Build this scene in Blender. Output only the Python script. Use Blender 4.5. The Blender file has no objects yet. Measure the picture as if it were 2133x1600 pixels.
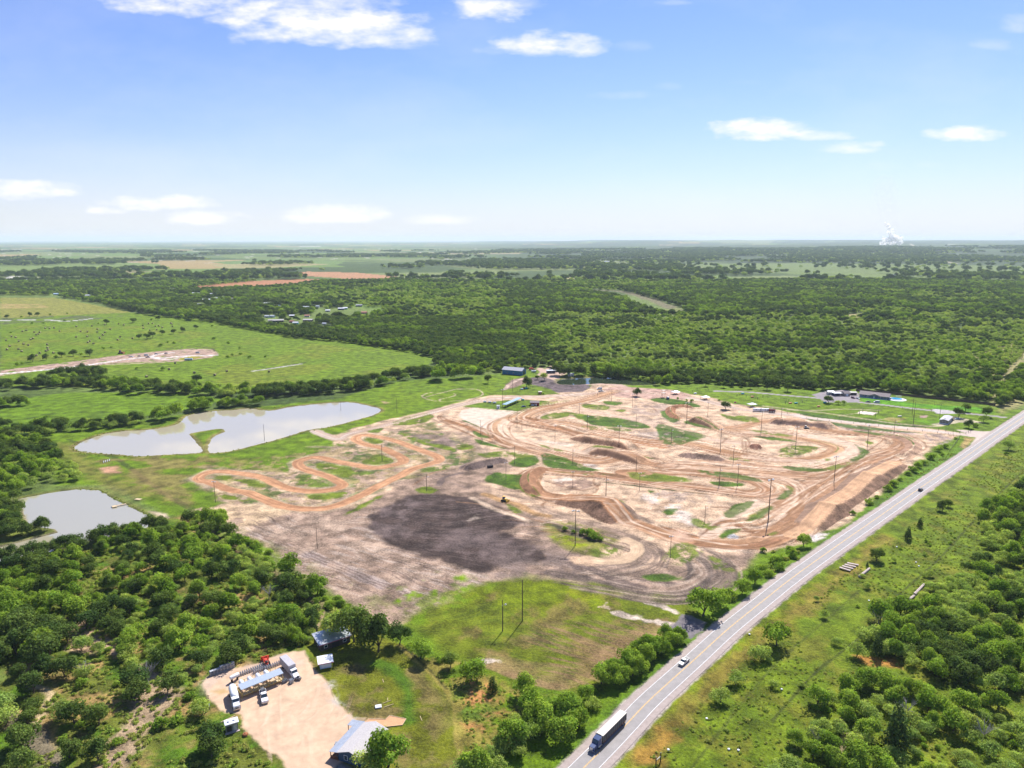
import bpy, math, random
import numpy as np
from mathutils import Vector, Matrix
# ------------------------------------------------------------------ camera, sky, sun, exposure
PITCH = math.radians(11.47); F = 1479.0; CH = 160.0
CP, SP = math.cos(PITCH), math.sin(PITCH)
scene = bpy.context.scene
col_main = scene.collection
cam_d = bpy.data.cameras.new('camera'); cam = bpy.data.objects.new('camera', cam_d)
col_main.objects.link(cam); scene.camera = cam
cam_d.sensor_width = 36; cam_d.lens = F/2133*36
cam_d.clip_start = 1; cam_d.clip_end = 200000
cam.location = (0, 0, CH); cam.rotation_euler = (math.radians(90)-PITCH, 0, 0)

SUN_EL, SUN_AZ = 48.0, 23.0          # azimuth measured from +Y towards +X
sd = bpy.data.lights.new('sun', 'SUN'); so = bpy.data.objects.new('sun', sd); col_main.objects.link(so)
sd.energy = 4.2; sd.angle = math.radians(0.5); sd.color = (1.0, .955, .89)
sv = Vector((math.sin(math.radians(SUN_AZ))*math.cos(math.radians(SUN_EL)),
             math.cos(math.radians(SUN_AZ))*math.cos(math.radians(SUN_EL)), math.sin(math.radians(SUN_EL))))
so.rotation_euler = (-sv).to_track_quat('-Z', 'Y').to_euler()
so.location = (0, 0, 400)
scene.view_settings.view_transform = 'Standard'; scene.view_settings.look = 'None'
scene.view_settings.exposure = 1.0; scene.view_settings.gamma = 1
try:
    scene.cycles.use_denoising = True; scene.cycles.denoiser = 'OPENIMAGEDENOISE'
except Exception: pass
scene.cycles.max_bounces = 7; scene.cycles.diffuse_bounces = 4; scene.cycles.glossy_bounces = 2
scene.cycles.transmission_bounces = 4; scene.cycles.volume_bounces = 1; scene.cycles.transparent_max_bounces = 24
scene.cycles.use_adaptive_sampling = True; scene.cycles.adaptive_threshold = 0.015
scene.cycles.volume_max_steps = 64

def ray(px, py):
    a = (px-1066.5)/F; b = (800-py)/F
    return (a, CP+b*SP, -SP+b*CP)
def G(px, py, z=0.0):
    d = ray(px, py); t = (z-CH)/d[2]
    return (d[0]*t, d[1]*t)
def pix(x, y, z=0.0):                      # only used while laying the place out
    dz = z-CH; depth = y*CP - dz*SP; up = y*SP + dz*CP
    return 1066.5+F*x/depth, 800-F*up/depth

# ---- sky with its clouds
w = bpy.data.worlds.new('World'); scene.world = w; w.use_nodes = True
nt = w.node_tree; nt.nodes.clear()
def N(t, **k):
    n = nt.nodes.new(t)
    for a, b in k.items(): setattr(n, a, b)
    return n
L = nt.links.new
out = N('ShaderNodeOutputWorld'); bg = N('ShaderNodeBackground')
sky = N('ShaderNodeTexSky', sky_type='NISHITA', sun_disc=False, sun_elevation=math.radians(SUN_EL),
        sun_rotation=math.radians(SUN_AZ), altitude=200, air_density=1.05, dust_density=0.15, ozone_density=3.2)
tc = N('ShaderNodeTexCoord'); sep = N('ShaderNodeSeparateXYZ'); L(tc.outputs['Generated'], sep.inputs[0])
def M(op, a, b=None, c=None, clamp=False):
    n = N('ShaderNodeMath', operation=op, use_clamp=clamp)
    for i, v in enumerate((a, b, c)):
        if v is None: continue
        if isinstance(v, (int, float)): n.inputs[i].default_value = v
        else: L(v, n.inputs[i])
    return n.outputs[0]
X, Y, Z = sep.outputs
Ym = M('MAXIMUM', Y, 0.02)
U = M('DIVIDE', X, Ym); V = M('DIVIDE', Z, Ym)
comb = N('ShaderNodeCombineXYZ'); L(U, comb.inputs[0]); L(M('MULTIPLY', V, 2.6), comb.inputs[1])
def noi(scale, detail, rough, off=0.0):
    n = N('ShaderNodeTexNoise', noise_dimensions='3D'); n.inputs['Scale'].default_value = scale
    n.inputs['Detail'].default_value = detail; n.inputs['Roughness'].default_value = rough
    cc = N('ShaderNodeCombineXYZ'); L(U, cc.inputs[0]); L(M('MULTIPLY', V, 2.6), cc.inputs[1]); cc.inputs[2].default_value = off
    L(cc.outputs[0], n.inputs['Vector']); return n.outputs['Fac']
n1 = noi(24, 7, .58); n2 = noi(7, 4, .5, 3.1); n3 = noi(60, 5, .6, 7.7)
nn = M('ADD', M('MULTIPLY', M('SUBTRACT', n1, .5), 2.6), M('MULTIPLY', M('SUBTRACT', n2, .5), 1.3))
# px centre x, y, half width, half height, strength
CL = [(370, 12, 175, 34, 1.0), (560, 38, 130, 40, .95), (690, 62, 215, 52, 1.0), (820, 80, 110, 34, .85), (660, 10, 170, 26, .8),
      (1012, 25, 82, 38, 1.0), (1075, 8, 60, 20, .55),
      (1130, 98, 130, 32, 1.0), (1030, 104, 75, 18, .6), (1200, 104, 70, 15, .8), (1318, 98, 42, 14, .4), (1310, 200, 80, 12, .5),
      (1390, 182, 34, 10, .35), (1585, 277, 130, 28, 1.2), (1690, 285, 100, 13, .8), (1775, 311, 78, 15, .8), (1820, 302, 30, 10, .8),
      (2000, 282, 98, 19, 1.1), (1845, 350, 55, 14, .35), (1930, 344, 45, 9, .35), (2065, 95, 55, 15, .45), (2120, 52, 42, 24, .55),
      (55, 398, 125, 25, 1.0), (325, 427, 140, 23, 1.1), (225, 440, 50, 12, 1.0), (410, 456, 105, 21, 1.0), (690, 450, 125, 23, .95),
      (920, 460, 90, 13, .7), (95, 369, 55, 7, .25), (520, 492, 160, 22, .35), (1840, 276, 50, 8, .3), (1560, 172, 40, 6, .2), (1395, 6, 40, 8, .5)]
acc = None
for (px, py, rw, rh, st) in CL:
    d = ray(px, py); u0, v0 = d[0]/d[1], d[2]/d[1]
    d2 = ray(px+rw, py); ru = abs(d2[0]/d2[1]-u0)*1.06; d3 = ray(px, py-rh); rv = abs(d3[2]/d3[1]-v0)*1.18
    du = M('DIVIDE', M('SUBTRACT', U, u0), ru); dv = M('DIVIDE', M('SUBTRACT', V, v0), rv)
    dv2 = M('MULTIPLY', dv, M('ADD', 1.0, M('MULTIPLY', M('LESS_THAN', dv, 0.0), .55)))     # flatter bases
    r2 = M('ADD', M('POWER', M('ABSOLUTE', du), 2.0), M('POWER', M('ABSOLUTE', dv2), 2.0))
    m = M('MULTIPLY', M('ADD', M('SUBTRACT', 1.0, r2), nn), st*.85, clamp=True)
    m = M('MULTIPLY', m, M('MULTIPLY', M('SUBTRACT', 2.2, r2), 1.0, clamp=True), clamp=True)
    m = M('MULTIPLY', M('POWER', m, 1.3), min(1, st*1.1))
    acc = m if acc is None else M('MAXIMUM', acc, m)
front = M('GREATER_THAN', Y, .05)
acc = M('MULTIPLY', acc, front)
wisps = M('MULTIPLY', M('MULTIPLY', M('SUBTRACT', noi(2.4, 6, .6, 12.0), .48), 1.6, clamp=True), .35)
acc = M('MAXIMUM', acc, wisps)
acc = M('SMOOTH_MIN', acc, 1.0, .05)
# haze band of the low sky
hz = M('POWER', M('SUBTRACT', 1.0, M('MULTIPLY', M('ABSOLUTE', Z), 2.4, clamp=True), clamp=True), 3.4)
SKY_TINT = N('ShaderNodeMix', data_type='RGBA', blend_type='MULTIPLY'); SKY_TINT.inputs[0].default_value = 1
L(sky.outputs[0], SKY_TINT.inputs[6]); SKY_TINT.inputs[7].default_value = (.73, .785, 1.10, 1)
mixh = N('ShaderNodeMix', data_type='RGBA'); hz2 = M('POWER', M('SUBTRACT', 1.0, M('MULTIPLY', M('ABSOLUTE', Z), 6.5, clamp=True), clamp=True), 1.4)
L(M('MAXIMUM', M('MULTIPLY', hz, .72), M('MULTIPLY', hz2, .96)), mixh.inputs[0])
L(SKY_TINT.outputs[2], mixh.inputs[6]); mixh.inputs[7].default_value = (6.3, 6.45, 6.7, 1)
mixc = N('ShaderNodeMix', data_type='RGBA'); L(M('MULTIPLY', acc, .93), mixc.inputs[0])
L(mixh.outputs[2], mixc.inputs[6]); mixc.inputs[7].default_value = (8.4, 8.2, 8.9, 1)
bg.inputs[1].default_value = 0.069
L(mixc.outputs[2], bg.inputs[0]); L(bg.outputs[0], out.inputs[0])
# ------------------------------------------------------------------ tools for laying out the land
rng = np.random.default_rng(7); R = random.Random(11)
def hashn(ix, iy, seed):
    h = (ix.astype(np.int64)*374761393 + iy.astype(np.int64)*668265263 + seed*1442695041) & 0xffffffff
    h = ((h ^ (h >> 13))*1274126177) & 0xffffffff
    return ((h ^ (h >> 16)) & 0xffff)/65535.0
def vnoise(x, y, seed=0):
    ix = np.floor(x); iy = np.floor(y); fx = x-ix; fy = y-iy
    fx = fx*fx*(3-2*fx); fy = fy*fy*(3-2*fy)
    a = hashn(ix, iy, seed); b = hashn(ix+1, iy, seed); c = hashn(ix, iy+1, seed); d = hashn(ix+1, iy+1, seed)
    return (a*(1-fx)+b*fx)*(1-fy)+(c*(1-fx)+d*fx)*fy
def fbm(x, y, s, seed=0, o=3, g=.5):
    v = 0; a = 1; t = 0; f = 1.0/s
    for k in range(o):
        v = v+a*vnoise(x*f+17.3*k, y*f-9.1*k, seed+k*7); t += a; a *= g; f *= 2.03
    return v/t
def sst(a, b, x):
    t = np.clip((x-a)/(b-a), 0, 1); return t*t*(3-2*t)
def smooth(pts, n=6, closed=False):
    P = [np.array(p, float) for p in pts]; m = len(P); o = []
    for i in range(m if closed else m-1):
        p0 = P[(i-1) % m] if (closed or i > 0) else P[0]; p1 = P[i]; p2 = P[(i+1) % m]
        p3 = P[(i+2) % m] if (closed or i+2 < m) else P[-1]
        for k in range(n):
            t = k/n
            o.append(.5*((2*p1)+(-p0+p2)*t+(2*p0-5*p1+4*p2-p3)*t*t+(-p0+3*p1-3*p2+p3)*t**3))
    if not closed: o.append(P[-1])
    return np.array(o)
def W(pts): return np.array([G(*p) for p in pts])
def sd_poly(x, y, P):                    # signed distance, positive inside
    ins = np.zeros(x.shape, bool); dm = np.full(x.shape, 1e18); n = len(P)
    for i in range(n):
        ax, ay = P[i]; bx, by = P[(i+1) % n]
        if (ay > y.min()-1e9) and ay != by:
            c = ((ay > y) != (by > y)) & (x < (bx-ax)*(y-ay)/(by-ay)+ax); ins ^= c
        ex, ey = bx-ax, by-ay; l2 = ex*ex+ey*ey+1e-9
        t = np.clip(((x-ax)*ex+(y-ay)*ey)/l2, 0, 1)
        d = (x-ax-t*ex)**2+(y-ay-t*ey)**2; dm = np.minimum(dm, d)
    dm = np.sqrt(dm); return np.where(ins, dm, -dm)
def sd_line(x, y, P):                    # lateral signed distance, arc length
    dm = np.full(x.shape, 1e18); s = np.zeros(x.shape); l = np.zeros(x.shape); acc = 0
    for i in range(len(P)-1):
        ax, ay = P[i]; bx, by = P[i+1]; ex, ey = bx-ax, by-ay; L2 = ex*ex+ey*ey+1e-9; ln = math.sqrt(L2)
        t = np.clip(((x-ax)*ex+(y-ay)*ey)/L2, 0, 1)
        d = (x-ax-t*ex)**2+(y-ay-t*ey)**2; m = d < dm
        cr = (ex*(y-ay)-ey*(x-ax))
        dm = np.where(m, d, dm); s = np.where(m, np.sign(cr)*np.sqrt(d), s); l = np.where(m, acc+t*ln, l); acc += ln
    return s, l, acc
def terrain(x, y):                       # the far relief only: the near land is a plain
    d = np.hypot(x, y); u = x/np.maximum(y, 50)
    rise = sst(4500, 15000, d)*(14+62*sst(-.15, .25, u)) + sst(16000, 27000, d)*(18+48*sst(-.2, .1, u))
    n = (fbm(x, y, 3800, 91, 3)-.5)*2
    return rise*(1+.55*n) + sst(3000, 6500, d)*10*n - sst(6000, 20000, d)*4

# ------------------------------------------------------------------ ground grid: a fan, finer near the viewer's end
QUAL = 1.25
rows = [-4000, -1500, -500, -100, 60, 110, 140, 160]
py = 1640.0
while py > 506.2:
    rows.append(G(1066, py)[1]); py -= 1.55/QUAL if py > 560 else .9/QUAL
rows += [G(1066, 504)[1]]
rows = np.array(rows)
tt = list(np.arange(-.86, .8601, .00098/QUAL))
ext = [.88, .92, .98, 1.06, 1.2, 1.4, 1.8, 2.6, 4, 8]
tt = np.array([-e for e in ext[::-1]]+tt+ext)
DD, TT = np.meshgrid(rows, tt, indexing='ij')
shp = DD.shape
Zd = np.maximum(DD*CP+CH*SP, 150)
gx = (TT*Zd).ravel(); gy = DD.ravel().copy(); gd = np.hypot(gx, gy)
NV = gx.size
gz = terrain(gx, gy)
C = np.zeros((NV, 3)); CLS = np.zeros(NV, np.int8)      # 0 ground, 1 dirt track, 2 gravel drive/lot, 3 stubble
def sub(P, m):
    x0, y0 = P.min(0)-m; x1, y1 = P.max(0)+m
    return np.nonzero((gx > x0) & (gx < x1) & (gy > y0) & (gy < y1))[0]
def mixin(idx, m, c, var=.12, vs=6.0, seed=5, streak=None):
    c = np.array(c)
    x, y = gx[idx], gy[idx]
    if callable(streak): v = streak
    f = 1+var*2*(fbm(x, y, vs, seed, 3, .6)-.5)
    C[idx] = C[idx]*(1-m)[:, None] + (c[None]*f[:, None])*m[:, None]
def area(pts, c, soft=1.5, jit=2.0, js=8.0, patch=None, op=1.0, var=.14, vs=6.0, cls=None, seed=3, rnd=False, world=False):
    P = np.array(pts, float) if world else W(pts)
    if rnd: P = smooth(P, 4, True)
    idx = sub(P, soft+jit*1.5)
    if not len(idx): return
    x, y = gx[idx], gy[idx]
    s = sd_poly(x, y, P)+(fbm(x, y, js, seed, 3, .6)-.5)*2*jit
    m = sst(-soft, soft, s)*op
    if patch:                             # (coverage 0..1, scale, seed)
        cv, ps, se = patch
        n = fbm(x, y, ps, se, 4, .6); m = m*sst(.5-.09, .5+.09, n+(cv-.5)*.62)
    mixin(idx, m, c, var, vs, seed+40)
    if cls is not None: CLS[idx[m > .5]] = cls
    return
def strip(pts, c, w, soft=.8, jit=.6, js=6, rut=.0, rc=None, op=1.0, cls=None, closed=False, var=.1, seed=9, rs=.9, world=False, taper=0, sm=5):
    P = np.array(pts, float) if world else W(pts)
    P = smooth(P, sm, closed)
    if closed: P = np.vstack([P, P[:1]])
    idx = sub(P, w+soft+jit)
    if not len(idx): return
    x, y = gx[idx], gy[idx]
    s, l, tot = sd_line(x, y, P)
    hw = w*.5*np.ones_like(s)
    if taper: hw = hw*np.clip(np.minimum(l, tot-l)/taper+.15, 0, 1)
    d = hw-np.abs(s)+(fbm(x, y, js, seed, 2)-.5)*2*jit
    m = sst(-soft, soft, d)*op
    keep = m > 0.003; idx = idx[keep]; m = m[keep]; s = s[keep]; l = l[keep]; x = x[keep]; y = y[keep]
    if rut:
        rs = rs*(2.1 if w >= 9 else 1.25)
        r = fbm(s, l/30.0, rs, seed+3, 3, .6)
        cc = np.array(c)[None]*(1-rut*5.0*(r-.45))[:, None]
        if rc is not None:
            k = sst(.49, .66, fbm(s+50, l/30.0, rs*1.6, seed+8, 3, .6))[:, None]*.75
            cc = cc*(1-k)+np.array(rc)[None]*k
        cc = cc*(1+var*2*(fbm(x, y, 5, seed+5)-.5))[:, None]
        C[idx] = C[idx]*(1-m)[:, None]+cc*m[:, None]
    else: mixin(idx, m, c, var, 5, seed+5)
    if cls == 1 and rut >= .2 and not closed:          # pushed-up soil along both edges, worn grooves between
        e = np.exp(-((np.abs(s)-w*.5)/1.1)**2)*sst(.3, .5, fbm(x, y, 26, seed+21, 2))
        gz[idx] += .55*e; mixin(idx, .55*e, (.23, .125, .07), .2, 3, seed+22)
        gz[idx] += .35*(fbm(s, l/18.0, 1.6, seed+33, 2, .6)-.5)*m
    if cls is not None: CLS[idx[m > .5]] = cls
def mound(pts, top, slope, h, prof=None, face=None, far=None, seed=2, world=False, ends=8, crest=None):
    """long heap of earth: flat top `top` wide, sides `slope` wide, height h (prof: list of (fraction, height factor))"""
    P = smooth(np.array(pts, float) if world else W(pts), 6)
    idx = sub(P, top+slope+2); x, y = gx[idx], gy[idx]
    s, l, tot = sd_line(x, y, P)
    hh = np.interp(l/tot, [p[0] for p in prof], [p[1] for p in prof]) if prof else np.ones_like(l)
    e = np.minimum(l, tot-l); hh = hh*sst(0, ends, e+.2)
    n = (fbm(x, y, 3.0, seed, 3, .6)-.5)
    a = np.abs(s)-top/2
    k = 1-np.clip(a/(slope*np.clip(.35+.65*hh, .3, 1.2)), 0, 1)
    z = h*hh*k*(1+.10*n); gz[idx] = np.maximum(gz[idx], gz[idx]*.3+z)
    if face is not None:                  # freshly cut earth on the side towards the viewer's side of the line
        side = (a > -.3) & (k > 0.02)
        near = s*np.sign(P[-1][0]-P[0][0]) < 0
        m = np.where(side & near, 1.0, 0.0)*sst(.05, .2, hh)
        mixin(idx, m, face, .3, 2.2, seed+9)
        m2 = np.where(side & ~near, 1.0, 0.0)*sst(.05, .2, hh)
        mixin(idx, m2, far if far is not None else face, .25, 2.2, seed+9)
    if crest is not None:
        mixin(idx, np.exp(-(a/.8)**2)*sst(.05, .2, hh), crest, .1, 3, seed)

# albedos
GRASS = (.13, .165, .035); GRASS2 = (.16, .175, .036); GRASSD = (.055, .105, .02); DRY = (.22, .19, .06); STRAW = (.30, .235, .12)
SAND = (.57, .415, .295); SANDL = (.66, .52, .40); CLAY = (.44, .235, .13); CLAYL = (.56, .36, .235); BROWN = (.19, .10, .055); SOIL = (.105, .075, .066)
MAUVE = (.29, .215, .165); MAUVED = (.16, .12, .095); WHITEC = (.55, .55, .58); GRAV = (.47, .40, .37); PALE = (.52, .43, .36)
ORANGE = (.40, .19, .05)
# base: scrub and pasture far away
n1 = fbm(gx, gy, 900, 1, 4, .55); n2 = fbm(gx, gy, 170, 2, 3, .6)
k = sst(.44, .58, n1*.7+n2*.3)[:, None]
C[:] = np.array((.055, .085, .026))*(1-k)+np.array((.14, .185, .06))*k
n3 = fbm(gx, gy, 45, 4, 3, .6); C *= (.75+.5*n3)[:, None]
# far patchwork of farm fields
ca, sa = math.cos(.35), math.sin(.35)
u = (gx*ca+gy*sa); v = (-gx*sa+gy*ca)
cu, cv = np.floor(u/620+.6*vnoise(u/900, v/900, 5)), np.floor(v/880)
hsh = hashn(cu, cv, 31); hs2 = hashn(cu, cv, 57)
far = sst(2600, 3200, gd)*(1-sst(24000, 30000, gd))
lft = sst(.62, .35, (gx/np.maximum(gy, 1))*.9+.25+(n1-.5)*1.2)
fm = far*lft*(hsh > .50)
fu = (u/620) % 1; fv = (v/880) % 1
fcol = np.where((hs2 < .15)[:, None], np.array((.33, .25, .12)), np.where((hs2 < .55)[:, None], np.array((.13, .19, .05)), np.where((hs2 < .8)[:, None], np.array((.17, .2, .08)), np.array((.06, .10, .03)))))
fcol = np.where((hs2 > .955)[:, None], np.array((.6, .55, .48)), fcol)
C[:] = C*(1-fm[:, None])+fcol*fm[:, None]
# darker woods towards the horizon at the right
dk = (sst(4200, 5200, gd)*sst(-.25, .1, gx/np.maximum(gy, 1))*sst(.36, .5, n1)*.85)[:, None]
C[:] = C*(1-dk)+np.array((.03, .05, .018))*dk*(.7+.6*n3)[:, None]
# bright dots of distant settlements
town = (hashn(np.floor(gx/38), np.floor(gy/150), 77) > .965)*sst(5200, 5600, gd)*(1-sst(13000, 14000, gd))*sst(.05, -.1, gx/np.maximum(gy, 1))*(n1 > .5)
C[:] = C*(1-town[:, None]*.8)+np.array((.6, .56, .5))*town[:, None]*.8
big = dict(soft=6, jit=10, js=60, vs=40)
area([(0, 548), (160, 544), (335, 551), (330, 561), (160, 571), (0, 566)], (.16, .21, .07), **big)
area([(70, 563), (150, 560), (320, 566), (240, 573), (100, 574)], (.26, .24, .12), **big)
area([(440, 547), (580, 540), (720, 545), (700, 553), (520, 557)], (.13, .19, .06), **big)
area([(440, 552), (600, 548), (690, 551), (560, 559), (470, 560)], (.30, .27, .13), **big)
area([(20, 575), (80, 578), (70, 583), (10, 580)], (.7, .68, .62), soft=4, jit=6, js=40)
area([(830, 527), (1090, 528), (1080, 531), (850, 531)], (.34, .3, .17), soft=10, jit=10)
area([(1160, 551), (1240, 548), (1310, 552), (1500, 553), (1480, 560), (1300, 561), (1180, 557)], (.2, .22, .09), **big)
area([(1160, 549), (1235, 550), (1200, 555), (1160, 553)], (.5, .42, .33), soft=8, jit=8, js=40)
area([(1080, 590), (1150, 574), (1250, 568), (1330, 575), (1500, 572), (1560, 585), (1480, 598), (1300, 600), (1160, 600)], (.125, .18, .05), **big)
area([(1110, 585), (1180, 577), (1220, 575), (1190, 582), (1130, 588)], (.33, .28, .16), soft=5, jit=5, js=40)
area([(1480, 500), (1620, 508), (1600, 515), (1420, 513)], (.17, .19, .09), soft=60, jit=60, js=300)
area([(520, 606), (600, 596), (760, 590), (960, 596), (1100, 610), (1060, 628), (960, 640), (830, 650), (740, 640), (620, 620)], (.12, .18, .045), **big)
area([(1413, 550), (1700, 548), (2133, 555), (2133, 575), (1800, 570), (1500, 562)], (.13, .17, .06), **big)
strip([(1895, 517), (1915, 526), (1950, 540), (1990, 549)], (.4, .36, .26), 40, soft=8)
strip([(1150, 600), (1130, 588)], (.2, .2, .1), 15)
area([(395, 598), (470, 588), (560, 584), (640, 581), (715, 585), (650, 590), (560, 597), (480, 603), (420, 603)], (.38, .19, .105), soft=4, jit=6, js=50, vs=30)
area([(575, 572), (640, 566), (740, 568), (828, 576), (800, 584), (740, 582), (640, 575)], (.40, .225, .13), soft=4, jit=6, js=50, vs=30)
strip([(180, 604), (230, 607), (280, 614), (420, 616)], (.5, .45, .36), 7)
strip([(1200, 604), (1290, 607), (1350, 622), (1400, 643), (1410, 652)], (.17, .15, .09), 36, soft=8, jit=10, js=40, op=.9)
area([(1385, 645), (1418, 641), (1420, 655), (1380, 656)], (.17, .19, .07), soft=5, jit=5)
area([(1768, 654), (1795, 653), (1797, 662), (1770, 663)], (.3, .26, .13), soft=4, jit=4)
# the big pastures at the left
med = dict(soft=3, jit=5, js=30, vs=18)
area([(0, 655), (120, 648), (280, 652), (380, 662), (470, 668), (560, 690), (650, 702), (740, 706), (830, 724), (908, 745), (890, 762), (800, 782), (700, 800), (600, 812), (480, 820), (300, 815), (150, 805), (0, 805)], (.125, .185, .03), var=.25, **med)
area([(0, 650), (908, 742), (890, 762), (600, 812), (0, 805)], (.18, .19, .045), patch=(.35, 70, 8), op=.5, soft=10, jit=20, js=50)
area([(0, 620), (110, 620), (200, 636), (275, 651), (160, 656), (0, 664)], (.22, .22, .06), var=.2, **med)
area([(0, 633), (90, 634), (100, 641), (0, 643)], (.33, .26, .11), soft=8, jit=8, patch=(.7, 60, 9))
area([(0, 662), (150, 657), (270, 657), (160, 672), (0, 676)], (.1, .12, .05), soft=5, jit=6, patch=(.5, 30, 10))
strip([(0, 668), (40, 667), (70, 667)], (.62, .6, .58), 9)
strip([(95, 666), (140, 669), (190, 664)], (.5, .48, .46), 9)
for a, b in (((40, 690), (420, 665)), ((100, 720), (520, 690)), ((220, 735), (700, 712)), ((480, 770), (830, 735)), ((450, 745), (760, 760))):
    strip([a, b], (.085, .13, .025), 9, soft=5, jit=5, js=25, op=.35, taper=120)
# construction site on that pasture
area([(0, 772), (80, 762), (160, 752), (250, 740), (330, 732), (400, 726), (440, 728), (455, 737), (440, 745), (380, 752), (330, 754), (250, 756), (190, 762), (100, 770), (0, 783)], (.40, .29, .23), soft=2, jit=3, js=12, var=.3, patch=(.85, 14, 3))
strip([(0, 779), (90, 771), (180, 761), (260, 749), (310, 744), (335, 746), (380, 742), (420, 741), (450, 740)], (.70, .65, .60), 7)
strip([(310, 744), (330, 738), (360, 735)], (.66, .6, .56), 6)
strip([(320, 746), (350, 749), (395, 742)], (.66, .6, .56), 5)
area([(370, 747), (400, 742), (425, 743), (400, 749), (375, 751)], (.28, .26, .05), soft=1.5, jit=2)
strip([(345, 728), (400, 722), (440, 726), (447, 732)], (.09, .08, .04), 3)
strip([(180, 762), (240, 759), (310, 756), (380, 752)], (.45, .36, .25), 5, taper=30)
strip([(527, 772), (560, 768), (600, 762), (640, 755)], (.07, .1, .03), 8, taper=40); strip([(528, 773), (570, 767), (628, 758)], (.48, .46, .43), 4.5, soft=1.5)
# lower pastures and the whole property
area([(0, 838), (60, 828), (150, 818), (330, 818), (430, 822), (470, 832), (420, 848), (340, 862), (200, 885), (80, 900), (0, 905)], (.12, .19, .03), var=.22, **med)
area([(0, 838), (400, 820), (420, 848), (0, 905)], (.07, .11, .025), patch=(.25, 12, 12), op=.6)
area([(60, 905), (200, 885), (420, 860), (560, 845), (700, 830), (830, 795), (1000, 782), (1130, 770), (1400, 785), (1650, 800), (1900, 820), (2080, 845), (2133, 855), (2133, 900), (1800, 1100), (1500, 1330), (1200, 1620), (840, 1620), (760, 1400), (680, 1280), (400, 1080), (330, 1070), (240, 1010), (120, 1010)], (.115, .175, .028), var=.22, **med)
area([(830, 800), (1060, 775), (2090, 850), (2100, 880), (1200, 820), (700, 900), (600, 930)], (.14, .2, .03), patch=(.55, 26, 14), op=.7)
strip([(140, 915), (240, 955), (330, 1020), (400, 1062)], (.07, .10, .025), 4, jit=1)
strip([(130, 925), (200, 990), (300, 1030)], (.2, .15, .07), 12, soft=5, jit=5, op=.5)
area([(200, 960), (300, 950), (400, 950), (520, 960), (540, 985), (430, 975), (380, 1000), (400, 1050), (330, 1040), (240, 990)], (.24, .17, .08), soft=6, jit=8, patch=(.55, 16, 4), op=.65)
area([(205, 975), (240, 972), (250, 985), (215, 985)], (.5, .3, .2), soft=3, jit=3)
area([(310, 1065), (345, 1070), (358, 1090), (335, 1085)], (.5, .4, .3), soft=2, jit=2)
# left foreground wood floor and meadow at the right of the road
area([(0, 1160), (120, 1130), (320, 1090), (400, 1070), (680, 1260), (760, 1400), (840, 1620), (0, 1640)], (.115, .13, .035), soft=4, jit=6, var=.3, vs=10)
area([(0, 1160), (400, 1070), (700, 1290), (620, 1620), (0, 1640)], (.36, .24, .11), soft=4, jit=6, patch=(.34, 13, 6), op=.8)
area([(0, 1160), (400, 1070), (700, 1290), (620, 1620), (0, 1640)], (.07, .14, .02), soft=4, jit=6, patch=(.45, 11, 16), op=.8)
area([(110, 1290), (180, 1290), (210, 1330), (200, 1370), (150, 1350)], (.42, .3, .2), soft=2, jit=3, patch=(.8, 5, 3))
area([(0, 1255), (30, 1262), (40, 1290), (0, 1310)], (.45, .34, .22), soft=2, jit=3)
strip([(235, 1600), (250, 1560), (290, 1510), (330, 1470), (310, 1430), (290, 1400)], (.36, .27, .18), 12, soft=2, jit=4, js=7)
strip([(0, 1478), (50, 1510), (90, 1560), (110, 1600)], (.19, .16, .11), 6, soft=1.5, jit=2)
strip([(50, 1425), (90, 1435), (105, 1450), (85, 1490), (68, 1515)], (.42, .33, .2), 3, soft=1, jit=1)
strip([(213, 1333), (230, 1345), (242, 1358)], (.5, .36, .26), 4.5)
area([(120, 1470), (150, 1466), (152, 1476), (125, 1478)], (.5, .35, .2), soft=1, jit=1)
area([(1180, 1620), (1500, 1330), (1800, 1110), (2133, 870), (2133, 640), (2300, 640), (2900, 1640), (1180, 1640)], (.135, .18, .032), soft=3, jit=3, var=.35, vs=4)
area([(1250, 1620), (1560, 1330), (1860, 1090), (2133, 900), (2400, 900), (2800, 1640)], (.085, .125, .022), soft=3, jit=3, patch=(.46, 6, 23), op=.7)
area([(1250, 1620), (1560, 1330), (1860, 1090), (2133, 900), (2400, 900), (2800, 1640)], (.20, .175, .05), soft=3, jit=3, patch=(.34, 12, 29), op=.45)
strip([(1300, 1620), (1420, 1490), (1560, 1350), (1700, 1240), (1850, 1120)], (.30, .19, .06), 7, soft=4, jit=4, op=.5)
strip([(1340, 1590), (1400, 1520)], (.40, .2, .07), 6, soft=3, jit=4, op=.5)
strip([(1610, 1500), (1700, 1400), (1800, 1320), (1860, 1250), (1960, 1160), (2060, 1050), (2133, 980)], (.06, .075, .02), 1.1, soft=.6, jit=.5)
strip([(1440, 1600), (1600, 1400), (1700, 1310), (1790, 1230)], (.07, .085, .025), 1.0, soft=.6, jit=.5, op=.7)
area([(2070, 1045), (2110, 1015), (2133, 1020), (2100, 1045)], (.2, .3, .03), soft=4, jit=4)
area([(1780, 1365), (1860, 1370), (1875, 1390), (1810, 1385)], (.38, .2, .07), soft=2, jit=3)
strip([(1750, 1570), (1765, 1530), (1755, 1500)], (.4, .33, .2), 2.4, jit=1.5)
area([(2020, 740), (2133, 700), (2200, 760), (2133, 840), (2085, 860), (2065, 835)], (.3, .27, .13), soft=6, jit=6, patch=(.75, 20, 4))
# roadside verge on the left of the road
strip([(1190, 1590), (1290, 1490), (1420, 1370), (1540, 1270), (1720, 1135), (1850, 1040), (1960, 960), (2020, 925)], (.10, .17, .03), 9, soft=3, jit=3, js=9, var=.3)

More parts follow.
